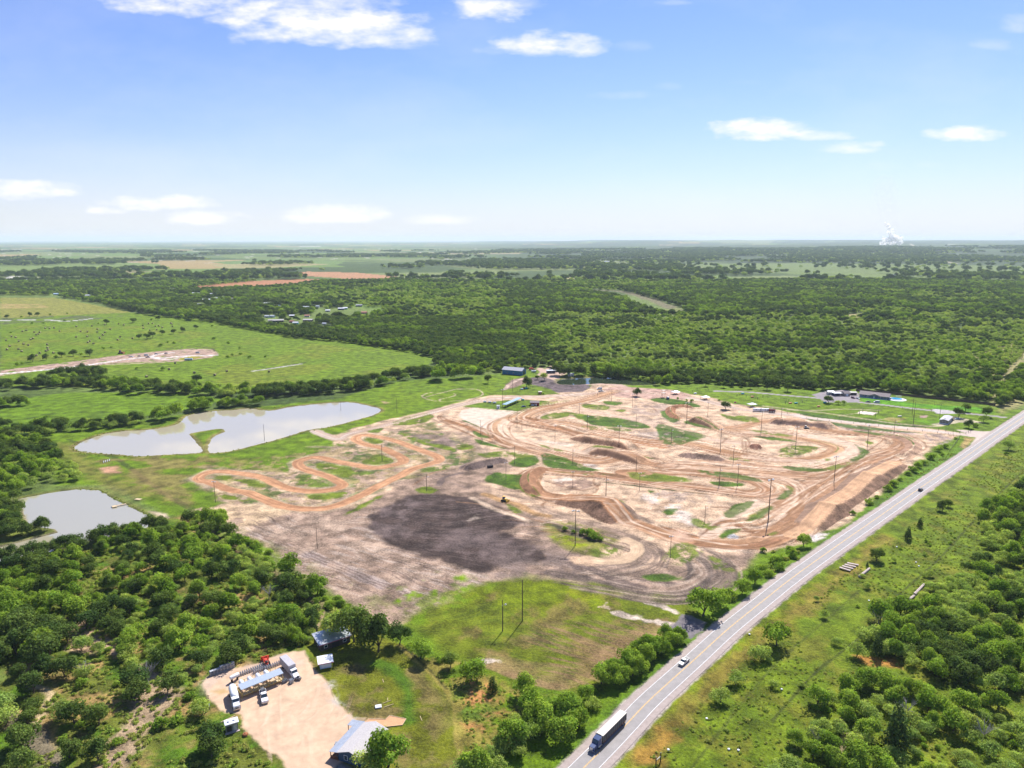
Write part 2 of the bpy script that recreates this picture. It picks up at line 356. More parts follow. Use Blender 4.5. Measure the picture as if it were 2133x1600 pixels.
# ------------------------------------------------------------------ bare ground of the motocross grounds
area([(655, 903), (700, 905), (735, 892), (847, 866), (904, 852), (960, 837), (1016, 824), (1060, 822), (1150, 816), (1219, 812), (1260, 796), (1285, 802), (1345, 812), (1400, 816), (1470, 826), (1530, 842), (1600, 850), (1660, 861), (1750, 872), (1830, 881), (1920, 890), (2012, 903), (1990, 912), (1950, 925), (1930, 945), (1900, 972), (1878, 990), (1850, 1015), (1805, 1045), (1780, 1066), (1762, 1086), (1730, 1102), (1690, 1122), (1640, 1140), (1580, 1155), (1540, 1192), (1500, 1212), (1430, 1235), (1300, 1243), (1230, 1222), (1180, 1210), (1100, 1215), (1030, 1228), (960, 1262), (880, 1292), (820, 1300), (760, 1275), (700, 1232), (640, 1192), (580, 1152), (520, 1122), (460, 1092), (405, 1064), (470, 1048), (430, 1020), (395, 1000), (430, 975), (540, 980), (600, 985), (600, 965), (640, 948), (700, 932), (690, 918)], SAND, soft=2, jit=4, js=14, var=.2)
area([(395, 1000), (430, 972), (540, 980), (600, 985), (600, 965), (640, 948), (700, 930), (830, 890), (980, 900), (1060, 960), (1000, 1000), (800, 1020), (700, 1062), (480, 1050)], MAUVE, soft=5, jit=6, patch=(.6, 10, 51), op=.8, var=.25)
area([(395, 1000), (430, 972), (540, 980), (600, 985), (600, 965), (640, 948), (700, 930), (900, 880), (1000, 940), (940, 1000), (800, 1020), (700, 1062), (480, 1050)], GRASSD, soft=5, jit=6, patch=(.42, 9, 52), op=.85, var=.3)
area([(395, 1000), (430, 972), (700, 930), (900, 880), (1000, 940), (940, 1000), (700, 1062), (480, 1050)], STRAW, soft=5, jit=6, patch=(.42, 5, 53), op=.7, var=.3)
# mauve ground of the lower left with drag marks
area([(410, 1066), (520, 1065), (640, 1070), (730, 1058), (830, 1010), (900, 985), (990, 965), (1060, 955), (1080, 975), (1000, 1010), (1040, 1040), (1180, 1110), (1240, 1150), (1320, 1180), (1420, 1180), (1560, 1150), (1540, 1192), (1500, 1212), (1430, 1235), (1300, 1243), (1180, 1210), (1100, 1215), (1030, 1228), (960, 1262), (880, 1292), (820, 1300), (700, 1232), (580, 1152), (460, 1092)], (.29, .21, .16), soft=5, jit=8, js=20, var=.45, vs=7)
area([(470, 1055), (560, 1050), (620, 1062), (560, 1085), (520, 1110), (440, 1082)], (.56, .42, .28), soft=5, jit=6, patch=(.8, 8, 5), op=.9)
area([(430, 1085), (800, 1060), (1100, 1150), (1040, 1225), (880, 1290), (700, 1232)], (.46, .35, .27), soft=8, jit=8, patch=(.42, 11, 61), op=.6)
def streaks(pts, c, amt, ang, sx, sy, seed, thr=.55, soft=5):
    P = W(pts); idx = sub(P, 5); x, y = gx[idx], gy[idx]
    m = sst(-soft, soft, sd_poly(x, y, P))
    ca, sa = math.cos(math.radians(ang)), math.sin(math.radians(ang))
    wx = x+16*(fbm(x, y, 40, seed+1)-.5); wy = y+40*(fbm(x, y, 60, seed+2, 2)-.5); m = m*sst(.35, .6, fbm(x, y, 28, seed+6, 2))
    u = wx*ca+wy*sa; v = -wx*sa+wy*ca
    n = fbm(u/sx, v/sy, 1.0, seed, 3, .6); m = m*sst(thr, thr+.14, n)*amt
    C[idx] = C[idx]*(1-m)[:, None]+np.array(c)[None]*m[:, None]
streaks([(430, 1085), (800, 1060), (1240, 1170), (1100, 1210), (960, 1262), (860, 1292), (700, 1232)], (.12, .085, .075), .6, -38, 16, 1.5, 70)
streaks([(430, 1085), (800, 1060), (1240, 1170), (1100, 1210), (960, 1262), (860, 1292), (700, 1232)], (.5, .42, .36), .5, -30, 12, 1.2, 71)
streaks([(1180, 1190), (1300, 1150), (1560, 1150), (1500, 1210), (1430, 1235), (1300, 1240)], (.12, .095, .08), .6, 10, 14, 1.4, 72)
streaks([(1180, 1190), (1300, 1150), (1560, 1150), (1500, 1210), (1430, 1235), (1300, 1240)], (.46, .38, .31), .5, 0, 12, 1.3, 73)
streaks([(850, 990), (1000, 960), (1150, 1060), (1300, 1120), (1180, 1110), (1000, 1030)], (.13, .1, .09), .6, -30, 14, 1.3, 74, .5)
streaks([(480, 1060), (560, 1055), (620, 1070), (520, 1110)], (.36, .26, .2), .6, 60, 8, 1.2, 75)
for i in range(10):                                   # curved drag lines
    o = i*6.0
    strip([(470+o*3, 1092+o*.9), (560+o*3.2, 1130+o*1.0), (680+o*3.0, 1180+o*.9), (800+o*2, 1230+o*.6)], (.14, .1, .09) if i % 3 else (.5, .42, .37), 1.3, soft=.7, jit=1.2, js=7, op=.55, taper=30)
area([(700, 1232), (800, 1190), (960, 1200), (1060, 1215), (960, 1262), (860, 1292)], (.14, .18, .04), soft=6, jit=8, patch=(.36, 9, 63), op=.75)
area([(430, 1085), (640, 1192), (860, 1300), (900, 1285), (700, 1200), (520, 1110)], (.15, .16, .05), soft=5, jit=5, patch=(.4, 9, 64), op=.6)
# dark worked soil
area([(765, 1105), (772, 1080), (800, 1055), (850, 1032), (900, 1027), (980, 1035), (1030, 1050), (1065, 1065), (1100, 1082), (1085, 1090), (1050, 1105), (1080, 1125), (1130, 1150), (1150, 1165), (1120, 1172), (1060, 1180), (1000, 1190), (950, 1180), (890, 1162), (850, 1150), (800, 1128)], (.062, .044, .038), soft=2.5, jit=5, js=12, var=.25, vs=4)
area([(760, 1100), (790, 1060), (850, 1035), (870, 1050), (840, 1080), (850, 1120), (800, 1120)], (.17, .13, .12), soft=4, jit=6, patch=(.6, 10, 81), op=.7)
area([(910, 1110), (960, 1100), (1010, 1105), (1060, 1130), (1100, 1160), (1000, 1175), (920, 1140)], (.17, .13, .12), soft=5, jit=7, patch=(.6, 12, 82), op=.6)
area([(970, 1085), (1000, 1070), (1003, 1080), (975, 1086)], (.33, .27, .22), soft=2, jit=2, patch=(.6, 4, 3))
streaks([(765, 1105), (800, 1055), (900, 1027), (1100, 1082), (1150, 1165), (1000, 1190)], (.15, .115, .105), .5, -12, 14, 1.2, 83, .5)
area([(1030, 1160), (1120, 1130), (1240, 1165), (1200, 1200), (1100, 1210), (1020, 1200)], (.17, .13, .115), soft=6, jit=8, patch=(.6, 12, 84), op=.7)
strip([(1195, 1172), (1240, 1190), (1290, 1212), (1340, 1225)], (.12, .09, .08), 7, jit=2, rut=.3, op=.8)
strip([(1150, 1195), (1200, 1203), (1250, 1215), (1300, 1232), (1400, 1240), (1470, 1222), (1500, 1200)], (.13, .1, .085), 7, jit=1.5, rut=.3, op=.85)
strip([(1457, 1160), (1475, 1180), (1478, 1200), (1460, 1220)], (.12, .095, .08), 4, jit=1, rut=.2, op=.85)
strip([(1432, 1170), (1438, 1190), (1430, 1208)], (.1, .08, .07), 3, jit=1, op=.85)
strip([(1330, 1208), (1370, 1212), (1410, 1216)], (.14, .1, .09), 2.2, op=.8)
# green square at the bottom
area([(860, 1288), (905, 1265), (960, 1240), (1020, 1215), (1100, 1210), (1180, 1213), (1260, 1225), (1330, 1240), (1420, 1248), (1455, 1262), (1430, 1300), (1390, 1318), (1330, 1350), (1300, 1385), (1260, 1425), (1200, 1440), (1140, 1442), (1060, 1415), (1010, 1390), (960, 1370), (900, 1335), (850, 1305)], (.125, .15, .028), soft=4, jit=6, js=14, var=.25, vs=8)
area([(860, 1288), (1100, 1210), (1455, 1262), (1200, 1440)], (.21, .155, .06), soft=4, jit=6, patch=(.48, 16, 91), op=.7)
area([(960, 1240), (1100, 1210), (1250, 1230), (1240, 1260), (1000, 1270)], (.16, .20, .025), soft=8, jit=8, patch=(.6, 12, 92), op=.8)
streaks([(1000, 1370), (1140, 1300), (1400, 1290), (1260, 1425), (1140, 1442)], (.22, .145, .085), .75, -24, 14, 1.1, 93, .46)
streaks([(860, 1288), (1140, 1230), (1430, 1280), (1260, 1425), (1140, 1442)], (.07, .10, .02), .5, -20, 16, 1.1, 94, .52)
for i in range(11):
    o = i*2.1
    strip([(1010+o*.5, 1388-o*1.6), (1070, 1412-o*1.9), (1150, 1435-o*2.4), (1210, 1425-o*2.2), (1270, 1395-o*2.3), (1330, 1345-o*1.8), (1390, 1312-o*1.2)], (.30, .19, .115), 1.1, soft=.6, jit=.6, op=.6-.035*i)
area([(880, 1275), (960, 1225), (1040, 1215), (900, 1300), (840, 1300)], (.13, .2, .03), soft=4, jit=4, patch=(.5, 8, 95), op=.9)
for (a, b, rr) in ((860, 1240, 6), (905, 1232, 5), (960, 1205, 7), (880, 1258, 4), (940, 1262, 4), (830, 1252, 5), (925, 1250, 5)):
    area([(a-rr*2, b), (a, b-rr), (a+rr*2, b), (a, b+rr)], (.14, .21, .03), soft=2, jit=4, js=5)
strip([(1280, 1277), (1310, 1284), (1350, 1292), (1385, 1300), (1400, 1303)], (.55, .46, .38), 3.6, soft=.8, jit=2, js=4)
strip([(1350, 1254), (1375, 1262), (1405, 1274)], (.52, .44, .36), 3.2, soft=.8, jit=1.5, js=4)
area([(1245, 1265), (1262, 1255), (1265, 1268)], (.5, .4, .3), soft=1, jit=3, js=4)
area([(1405, 1298), (1420, 1280), (1440, 1282), (1473, 1296), (1465, 1312), (1440, 1330), (1415, 1320), (1390, 1308)], (.20, .18, .185), soft=.8, jit=1, js=4, var=.3, vs=1.5, cls=2)
area([(1000, 1372), (1045, 1375), (1040, 1380), (1010, 1380)], (.5, .42, .34), soft=1, jit=2, js=3, patch=(.6, 3, 3))

# roads across the grounds
strip([(400, 1090), (520, 1160), (640, 1240), (780, 1320)], (.2, .14, .1), 5, soft=3, jit=2, op=.6)
strip([(655, 898), (700, 914), (726, 904), (791, 888), (847, 873), (904, 858), (960, 843), (1016, 832), (1060, 828), (1110, 826), (1150, 825), (1219, 821), (1281, 815), (1340, 822), (1400, 826), (1452, 831), (1490, 840), (1537, 852), (1602, 860), (1659, 866)], PALE, 10, soft=1.5, jit=1.2, rut=.12, rc=(.42, .29, .22), cls=2)
strip([(640, 930), (700, 932), (745, 932), (800, 925)], (.34, .24, .2), 5, soft=2, jit=2, op=.5)
area([(1150, 760), (1165, 757), (1180, 778), (1165, 790), (1135, 790), (1118, 780)], (.5, .37, .3), soft=2, jit=2, cls=2)
strip([(1309, 813), (1300, 805), (1272, 801), (1230, 803), (1187, 803), (1160, 797), (1145, 790), (1135, 778), (1125, 768)], (.52, .38, .31), 9, soft=1.5, jit=1, cls=2)
area([(1260, 808), (1290, 805), (1350, 808), (1400, 812), (1440, 822), (1420, 832), (1340, 830), (1300, 828), (1262, 822)], (.47, .32, .26), soft=3, jit=2, var=.2)
area([(1090, 788), (1130, 785), (1170, 797), (1230, 806), (1215, 816), (1160, 818), (1130, 808), (1100, 800)], (.14, .11, .11), soft=1.5, jit=1.5, js=5, var=.35, vs=3)
area([(1055, 800), (1070, 790), (1100, 785), (1098, 796), (1080, 804), (1062, 818), (1050, 815)], (.24, .17, .14), soft=2, jit=2, var=.3)
for o in (0, 3, 6): strip([(1044+o, 818), (1056+o, 803), (1072+o, 794), (1090+o, 787)], (.5, .38, .31), 1.4)
area([(1300, 806), (1390, 800), (1480, 815), (1400, 812), (1340, 808)], (.13, .2, .03), soft=2, jit=1.5)
area([(1165, 783), (1190, 780), (1220, 782), (1245, 787), (1170, 793)], (.16, .17, .05), soft=2, jit=2)
area([(1000, 852), (1100, 850), (1130, 856), (1090, 862), (1000, 862)], GRASS, soft=1.5, jit=1)
area([(960, 846), (1010, 838), (1060, 833), (1130, 834), (1160, 838), (1190, 836), (1150, 848), (1110, 856), (1040, 858), (990, 852)], (.11, .165, .03), soft=2, jit=2, var=.3)
area([(1130, 838), (1200, 832), (1240, 826), (1180, 845), (1120, 856)], (.32, .28, .13), soft=2, jit=2, patch=(.65, 8, 6))
area([(1010, 822), (1040, 815), (1100, 800), (1140, 808), (1165, 820), (1120, 824), (1060, 824)], (.12, .17, .03), soft=2, jit=2)
# pale practice field
area([(955, 865), (960, 856), (985, 849), (1020, 852), (1090, 858), (1072, 862), (1030, 878), (1030, 892), (1024, 906), (1010, 905), (990, 892), (970, 880)], (.66, .54, .44), soft=1.2, jit=1, var=.06, cls=1)
strip([(1026, 881), (1042, 872), (1060, 866), (1078, 859)], GRASSD, 2.0, jit=1, op=.7); strip([(1000, 850), (1050, 857), (1090, 860)], (.2, .2, .08), 1.5, jit=.6, op=.7)
for o in (0, 5): strip([(920+o, 862), (912+o, 868), (920+o, 878), (960+o, 898), (1000+o, 914), (1060+o, 935)], BROWN, 1.6, soft=.7, jit=.5, op=.8)
strip([(930, 876), (960, 885), (985, 895), (1030, 915), (1060, 925), (1090, 938)], CLAY, 6, jit=1, rut=.2, rc=BROWN)
strip([(965, 876), (985, 884), (1012, 897), (1022, 908)], GRASSD, 2.5, jit=1)
# grass islands with (polygon, coverage)
ISL = [
    ([(880, 862), (905, 866), (880, 882), (820, 886), (830, 875)], .8), ([(760, 898), (795, 892), (790, 900), (760, 902)], .7),
    ([(830, 900), (880, 912), (930, 930), (945, 940), (900, 930), (860, 918)], .75), ([(925, 925), (950, 938), (920, 935), (890, 925)], .8),
    ([(950, 928), (980, 926), (985, 932), (960, 938)], .8), ([(985, 898), (1005, 905), (1020, 912), (995, 910)], .9), ([(988, 914), (1010, 920), (1055, 935), (1000, 925)], .9),
    ([(1130, 866), (1170, 858), (1200, 862), (1160, 872), (1130, 873)], .6), ([(1195, 860), (1240, 868), (1220, 875), (1200, 870)], .7),
    ([(1215, 866), (1280, 870), (1340, 882), (1350, 892), (1290, 890), (1230, 884)], .72), ([(1215, 888), (1300, 893), (1310, 898), (1230, 896)], .5),
    ([(1215, 842), (1270, 846), (1260, 854), (1220, 850)], .7), ([(1260, 836), (1295, 838), (1285, 844), (1262, 842)], .8), ([(1280, 855), (1300, 853), (1298, 858)], .7),
    ([(1355, 833), (1380, 829), (1420, 834), (1460, 846), (1440, 848), (1380, 840)], .85), ([(1370, 884), (1420, 895), (1470, 908), (1440, 920), (1400, 928), (1375, 918)], .72),
    ([(1062, 965), (1085, 952), (1115, 950), (1122, 962), (1100, 972), (1075, 972)], .85), ([(1130, 945), (1170, 952), (1215, 970), (1250, 980), (1200, 980), (1140, 972)], .8),
    ([(1010, 1000), (1030, 985), (1060, 988), (1095, 990), (1110, 1005), (1080, 1020), (1040, 1010)], .8), ([(1070, 1010), (1100, 1018), (1126, 1032), (1110, 1035), (1090, 1025)], .7),
    ([(1305, 985), (1340, 985), (1420, 995), (1440, 1003), (1360, 1003), (1320, 998)], .68), ([(1340, 984), (1400, 990), (1430, 998), (1370, 998)], .5),
    ([(1455, 980), (1520, 985), (1570, 995), (1590, 1005), (1540, 998), (1480, 990)], .75), ([(1480, 1003), (1540, 1006), (1548, 1012), (1500, 1013)], .8),
    ([(1510, 1070), (1530, 1052), (1570, 1045), (1560, 1058), (1530, 1076), (1515, 1078)], .9), ([(1555, 1085), (1575, 1068), (1600, 1055), (1612, 1058), (1590, 1075), (1570, 1084)], .85),
    ([(1618, 1040), (1636, 1022), (1650, 1024), (1635, 1038)], .85), ([(1640, 1012), (1655, 1018), (1650, 1024)], .6),
    ([(1500, 1112), (1520, 1102), (1545, 1102), (1530, 1112), (1505, 1122)], .9), ([(1595, 1113), (1620, 1109), (1610, 1116)], .7),
    ([(1630, 972), (1680, 974), (1720, 980), (1690, 983), (1650, 980)], .8), ([(1718, 975), (1760, 965), (1790, 960), (1760, 975), (1725, 982)], .65),
    ([(1770, 958), (1790, 945), (1785, 930), (1780, 926), (1808, 940), (1800, 952), (1780, 962)], .9), ([(1695, 962), (1720, 955), (1730, 958), (1700, 966)], .5),
    ([(1510, 952), (1540, 955), (1560, 960), (1520, 958)], .5), ([(1560, 897), (1600, 898), (1650, 908), (1620, 908)], .6), ([(1570, 909), (1620, 912), (1660, 920), (1610, 917)], .8),
    ([(1640, 930), (1700, 930), (1695, 940), (1650, 950), (1620, 948)], .5), ([(1800, 918), (1820, 922), (1810, 926)], .5),
    ([(1775, 897), (1840, 903), (1890, 910), (1915, 925), (1915, 935), (1900, 930), (1880, 915), (1820, 906)], .85),
    ([(1680, 872), (1750, 882), (1830, 892), (1900, 900), (1990, 908), (1930, 903), (1820, 897), (1720, 885)], .8),
    ([(1660, 858), (1760, 869), (1860, 880), (1940, 888), (1880, 889), (1760, 878), (1680, 866)], .9),
    ([(1535, 866), (1575, 870), (1580, 880), (1540, 876)], .7), ([(1500, 862), (1530, 868), (1560, 878), (1520, 874)], .5),
    ([(1375, 858), (1390, 856), (1410, 868), (1415, 876), (1400, 880), (1385, 872)], .75), ([(1425, 880), (1450, 876), (1500, 895), (1470, 892)], .8), ([(1120, 925), (1160, 935), (1200, 945), (1150, 938)], .5),
    ([(1240, 930), (1280, 942), (1260, 944), (1225, 938)], .6), ([(1280, 936), (1330, 948), (1365, 956), (1330, 952)], .6), ([(1000, 945), (1060, 940), (1090, 948), (1020, 955)], .5),
    ([(1070, 945), (1100, 946), (1110, 952), (1080, 955)], .6), ([(1130, 980), (1200, 985), (1280, 990), (1200, 988)], .5),
    ([(660, 965), (720, 970), (740, 985), (700, 1000), (670, 985)], .75), ([(700, 960), (740, 972), (780, 985), (740, 990)], .5),
    ([(760, 958), (790, 945), (820, 962), (780, 970), (755, 965)], .85), ([(760, 912), (785, 912), (800, 922), (770, 925)], .8), ([(890, 975), (935, 972), (930, 978), (880, 985)], .6),
    ([(445, 992), (480, 990), (485, 1000), (460, 1000)], .8), ([(490, 998), (540, 1000), (570, 1012), (540, 1015), (500, 1005)], .85), ([(630, 990), (670, 992), (700, 1010), (660, 1015), (620, 1008)], .7),
    ([(640, 1028), (720, 1025), (700, 1038), (650, 1040)], .85), ([(720, 1070), (760, 1045), (800, 1030), (770, 1050), (735, 1068)], .8), ([(460, 1030), (520, 1035), (540, 1045), (470, 1040)], .8), ([(510, 1022), (560, 1030), (580, 1042), (530, 1035)], .7),
    ([(865, 1020), (890, 1014), (910, 1020), (895, 1028), (870, 1026)], .8), ([(740, 895), (790, 887), (700, 905)], .5), ([(690, 925), (720, 918), (715, 930)], .4),
    ([(1055, 1050), (1080, 1060), (1090, 1075), (1070, 1068)], .5), ([(1255, 1033), (1290, 1042), (1300, 1050), (1270, 1045)], .7), ([(1385, 1062), (1410, 1060), (1400, 1070), (1388, 1073)], .8),
    ([(1350, 1022), (1360, 1024), (1355, 1028)], .9), ([(1440, 1080), (1470, 1088), (1475, 1100), (1450, 1098)], .6), ([(1460, 1090), (1500, 1092), (1480, 1105)], .5),
    ([(1340, 1200), (1390, 1196), (1420, 1206), (1370, 1212)], .75), ([(1420, 1130), (1460, 1150), (1420, 1175), (1380, 1165)], .5), ([(1480, 1160), (1510, 1170), (1530, 1190), (1490, 1185)], .5)]
for pts, cv in ISL:
    area(pts, GRASS if cv > .7 else (.13, .17, .045), soft=1.5, jit=2.5, js=6, patch=(cv, 6, 101+len(pts)), var=.3, rnd=True)
# olive hollow by the tall lamp
area([(1125, 1090), (1150, 1085), (1210, 1090), (1260, 1105), (1290, 1120), (1270, 1140), (1240, 1158), (1190, 1150), (1150, 1125)], (.2, .19, .06), soft=3, jit=3, patch=(.75, 8, 7), var=.3)
area([(1140, 1115), (1180, 1112), (1230, 1135), (1200, 1138), (1160, 1128)], (.2, .24, .035), soft=3, jit=3, patch=(.7, 7, 8))
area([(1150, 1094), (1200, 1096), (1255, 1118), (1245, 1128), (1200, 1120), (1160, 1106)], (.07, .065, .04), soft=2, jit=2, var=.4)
area([(1215, 1098), (1235, 1100), (1245, 1108), (1225, 1107)], (.5, .27, .16), soft=1, jit=2)
area([(1230, 1145), (1260, 1135), (1300, 1140), (1290, 1155), (1240, 1160)], (.13, .16, .04), soft=2, jit=3, patch=(.7, 4, 9))
# pale/white clay spots
area([(1330, 1030), (1365, 1022), (1400, 1040), (1440, 1075), (1460, 1100), (1420, 1088), (1380, 1072), (1350, 1052)], (.60, .53, .47), soft=4, jit=5, patch=(.62, 8, 131), op=.75)
area([(1360, 1015), (1480, 1030), (1500, 1060), (1440, 1065), (1390, 1040)], (.34, .27, .23), soft=4, jit=4, patch=(.5, 7, 132), op=.7)
area([(1145, 1000), (1180, 994), (1200, 1000), (1170, 1008)], (.64, .54, .45), soft=1.5, jit=2); area([(1150, 1005), (1220, 998), (1245, 1010), (1210, 1022), (1160, 1015)], (.3, .21, .16), soft=2, jit=2, patch=(.8, 5, 3))
area([(1210, 962), (1240, 965), (1250, 978), (1215, 972)], (.60, .52, .45), soft=1.5, jit=2); area([(1120, 916), (1200, 925), (1190, 931), (1110, 921)], (.6, .5, .42), soft=1, jit=1, op=.6)
area([(1700, 1128), (1735, 1108), (1705, 1108), (1680, 1122)], (.58, .52, .47), soft=1.5, jit=2, patch=(.7, 4, 3))
area([(1513, 1118), (1528, 1112), (1541, 1118), (1538, 1123), (1520, 1122)], (.55, .54, .55), soft=.8, jit=1)
area([(1300, 870), (1400, 858), (1420, 880), (1400, 900), (1330, 905), (1290, 890)], (.36, .28, .23), soft=3, jit=3, patch=(.5, 8, 134), op=.6)
area([(1330, 838), (1400, 842), (1370, 868), (1310, 860)], (.36, .28, .24), soft=3, jit=3, patch=(.6, 7, 135), op=.7)
area([(1270, 895), (1400, 900), (1440, 915), (1400, 920), (1290, 912)], (.33, .27, .235), soft=3, jit=3, patch=(.65, 9, 136), op=.8)
area([(1660, 868), (1790, 888), (1930, 905), (1880, 905), (1780, 898), (1700, 885)], (.33, .26, .235), soft=2, jit=2, var=.2, op=.85)
area([(1920, 903), (1960, 905), (1985, 915), (1960, 930), (1935, 922)], (.32, .25, .22), soft=2, jit=2, patch=(.6, 6, 5), op=.8)
area([(850, 905), (910, 905), (960, 920), (940, 930), (890, 922)], (.2, .15, .13), soft=3, jit=3, patch=(.75, 9, 137), op=.85)

# ------------------------------------------------------------------ the tracks
LOOP = [(780, 1017), (764, 1026), (736, 1039), (699, 1054), (661, 1060), (614, 1059), (577, 1051), (539, 1036), (515, 1026), (485, 1022), (459, 1013), (436, 1004), (419, 1002), (414, 995), (429, 986), (455, 982), (492, 985), (530, 991), (554, 998), (577, 1009), (605, 1018), (642, 1023), (680, 1022), (706, 1016), (713, 1009), (701, 1001), (680, 991), (652, 983), (627, 974), (620, 964), (633, 957), (661, 953), (699, 961), (736, 968), (780, 975), (819, 969), (840, 962), (836, 953), (819, 944), (795, 933), (765, 927), (744, 919), (742, 911), (759, 906), (787, 910), (829, 920), (857, 931), (894, 944), (913, 952), (914, 960), (894, 967), (857, 978), (838, 989), (810, 1002)]
strip(LOOP, (.42, .36, .24), 13, soft=2.5, jit=2, closed=True, op=.35, sm=4)
strip(LOOP, (.50, .285, .17), 8.0, soft=.8, jit=.6, rut=.22, rc=(.34, .18, .105), cls=1, closed=True, sm=5)
T = dict(soft=1, jit=.8, rut=.22, cls=1)
# pale sweep round the practice field
strip([(1270, 818), (1200, 836), (1130, 852), (1080, 868), (1045, 880), (1035, 895), (1048, 912), (1075, 925), (1120, 938), (1180, 950), (1240, 962)], (.50, .32, .20), 11, rc=(.42, .25, .16), **T)
strip([(1058, 876), (1050, 890), (1060, 905), (1095, 918), (1150, 930), (1220, 942), (1300, 955), (1360, 965)], (.63, .47, .35), 12, soft=1.2, jit=1, rut=.08, cls=1)
strip([(1280, 815), (1220, 832), (1160, 846), (1110, 858), (1090, 872), (1120, 878), (1180, 882), (1230, 895), (1290, 908), (1350, 918), (1430, 925), (1500, 940), (1560, 952), (1640, 960), (1700, 955), (1740, 942), (1738, 932), (1700, 920), (1640, 910), (1560, 900), (1500, 893)], (.51, .325, .205), 13, rc=(.32, .18, .10), **T)
strip([(1090, 872), (1140, 885), (1200, 905), (1260, 915), (1330, 922), (1380, 930)], CLAY, 12, rc=BROWN, soft=2, jit=2, rut=.3, cls=1)
strip([(1070, 880), (1110, 888), (1180, 900), (1200, 908)], (.38, .24, .16), 6, rut=.3, rc=BROWN)
strip([(1216, 855), (1270, 864), (1330, 876), (1370, 885), (1430, 900), (1480, 915), (1560, 925)], (.57, .42, .32), 9, soft=1.2, jit=1, rut=.12, cls=1)
strip([(1560, 952), (1640, 960), (1720, 962), (1770, 945), (1780, 930), (1740, 918), (1680, 908), (1600, 900), (1540, 905)], (.64, .49, .375), 12, soft=1.2, jit=1, rut=.06, cls=1)
strip([(1740, 942), (1746, 934), (1735, 926), (1690, 916)], (.2, .2, .07), 1.6, jit=.6)
strip([(1090, 935), (1160, 948), (1240, 962), (1300, 955), (1380, 970), (1450, 975), (1540, 982), (1640, 990), (1700, 988), (1760, 975), (1820, 955), (1860, 940), (1880, 925), (1870, 912), (1830, 905), (1760, 900), (1700, 893), (1640, 880), (1590, 878), (1540, 890), (1500, 893)], (.48, .30, .19), 13, rc=(.30, .17, .10), **T)
strip([(1380, 970), (1480, 962), (1560, 970), (1640, 978), (1700, 985), (1780, 975)], (.5, .34, .24), 10, rc=(.36, .22, .14), soft=2, jit=2, rut=.3, cls=1)
strip([(1420, 975), (1500, 985), (1570, 992), (1630, 1000), (1660, 1015), (1665, 1035), (1640, 1052), (1600, 1072)], (.62, .45, .33), 12, soft=1.5, jit=1, rut=.12, rc=(.44, .28, .19), cls=1)
strip([(1300, 985), (1420, 985), (1480, 990), (1560, 1000), (1590, 1012), (1595, 1022), (1570, 1030), (1520, 1025), (1450, 1015), (1380, 1008), (1310, 1000), (1240, 990), (1180, 985), (1130, 982), (1108, 992), (1105, 1008), (1120, 1025), (1145, 1035), (1180, 1040), (1230, 1048), (1262, 1058), (1300, 1082), (1350, 1100), (1400, 1118), (1460, 1130), (1520, 1136), (1580, 1132), (1630, 1118), (1660, 1095)], (.47, .275, .17), 12, rc=(.29, .16, .09), **T)
strip([(1240, 990), (1330, 1002), (1420, 1012), (1500, 1020), (1580, 1030)], (.42, .24, .15), 10, soft=1.5, jit=1, rut=.35, rc=(.36, .22, .14), cls=1)
strip([(1240, 1003), (1330, 1013), (1430, 1025), (1480, 1030), (1520, 1034)], (.07, .07, .03), 1.8, soft=.7, jit=.9, taper=30)
strip([(1580, 1128), (1625, 1105), (1660, 1080), (1700, 1052), (1740, 1020), (1780, 995), (1820, 972), (1850, 955)], (.43, .26, .165), 16, soft=3, jit=3, rut=.35, rc=(.33, .2, .13), cls=1)
strip([(1470, 1115), (1510, 1085), (1545, 1062), (1580, 1045), (1600, 1040)], (.62, .47, .36), 9, soft=1, jit=.8, rut=.1, cls=1)
strip([(1600, 1040), (1640, 1030), (1680, 1010), (1740, 990), (1800, 970)], (.52, .36, .26), 12, rut=.35, rc=(.38, .24, .16), soft=3, jit=3, cls=1)
strip([(1455, 1125), (1475, 1110), (1500, 1090), (1520, 1085), (1545, 1098), (1570, 1108), (1620, 1112)], BROWN, 4.5, soft=1, jit=1, rut=.35, rc=(.16, .09, .06))
strip([(1300, 1085), (1350, 1098), (1400, 1102), (1440, 1115), (1460, 1125)], (.36, .2, .12), 5, rut=.4, rc=BROWN, soft=1.5, jit=1)
strip([(1455, 1135), (1520, 1142), (1580, 1138), (1620, 1126)], (.33, .18, .11), 6, rut=.4, rc=BROWN, soft=1, jit=1)
strip([(1470, 1122), (1480, 1115), (1500, 1103), (1513, 1096)], (.64, .49, .38), 7, soft=1, jit=1)
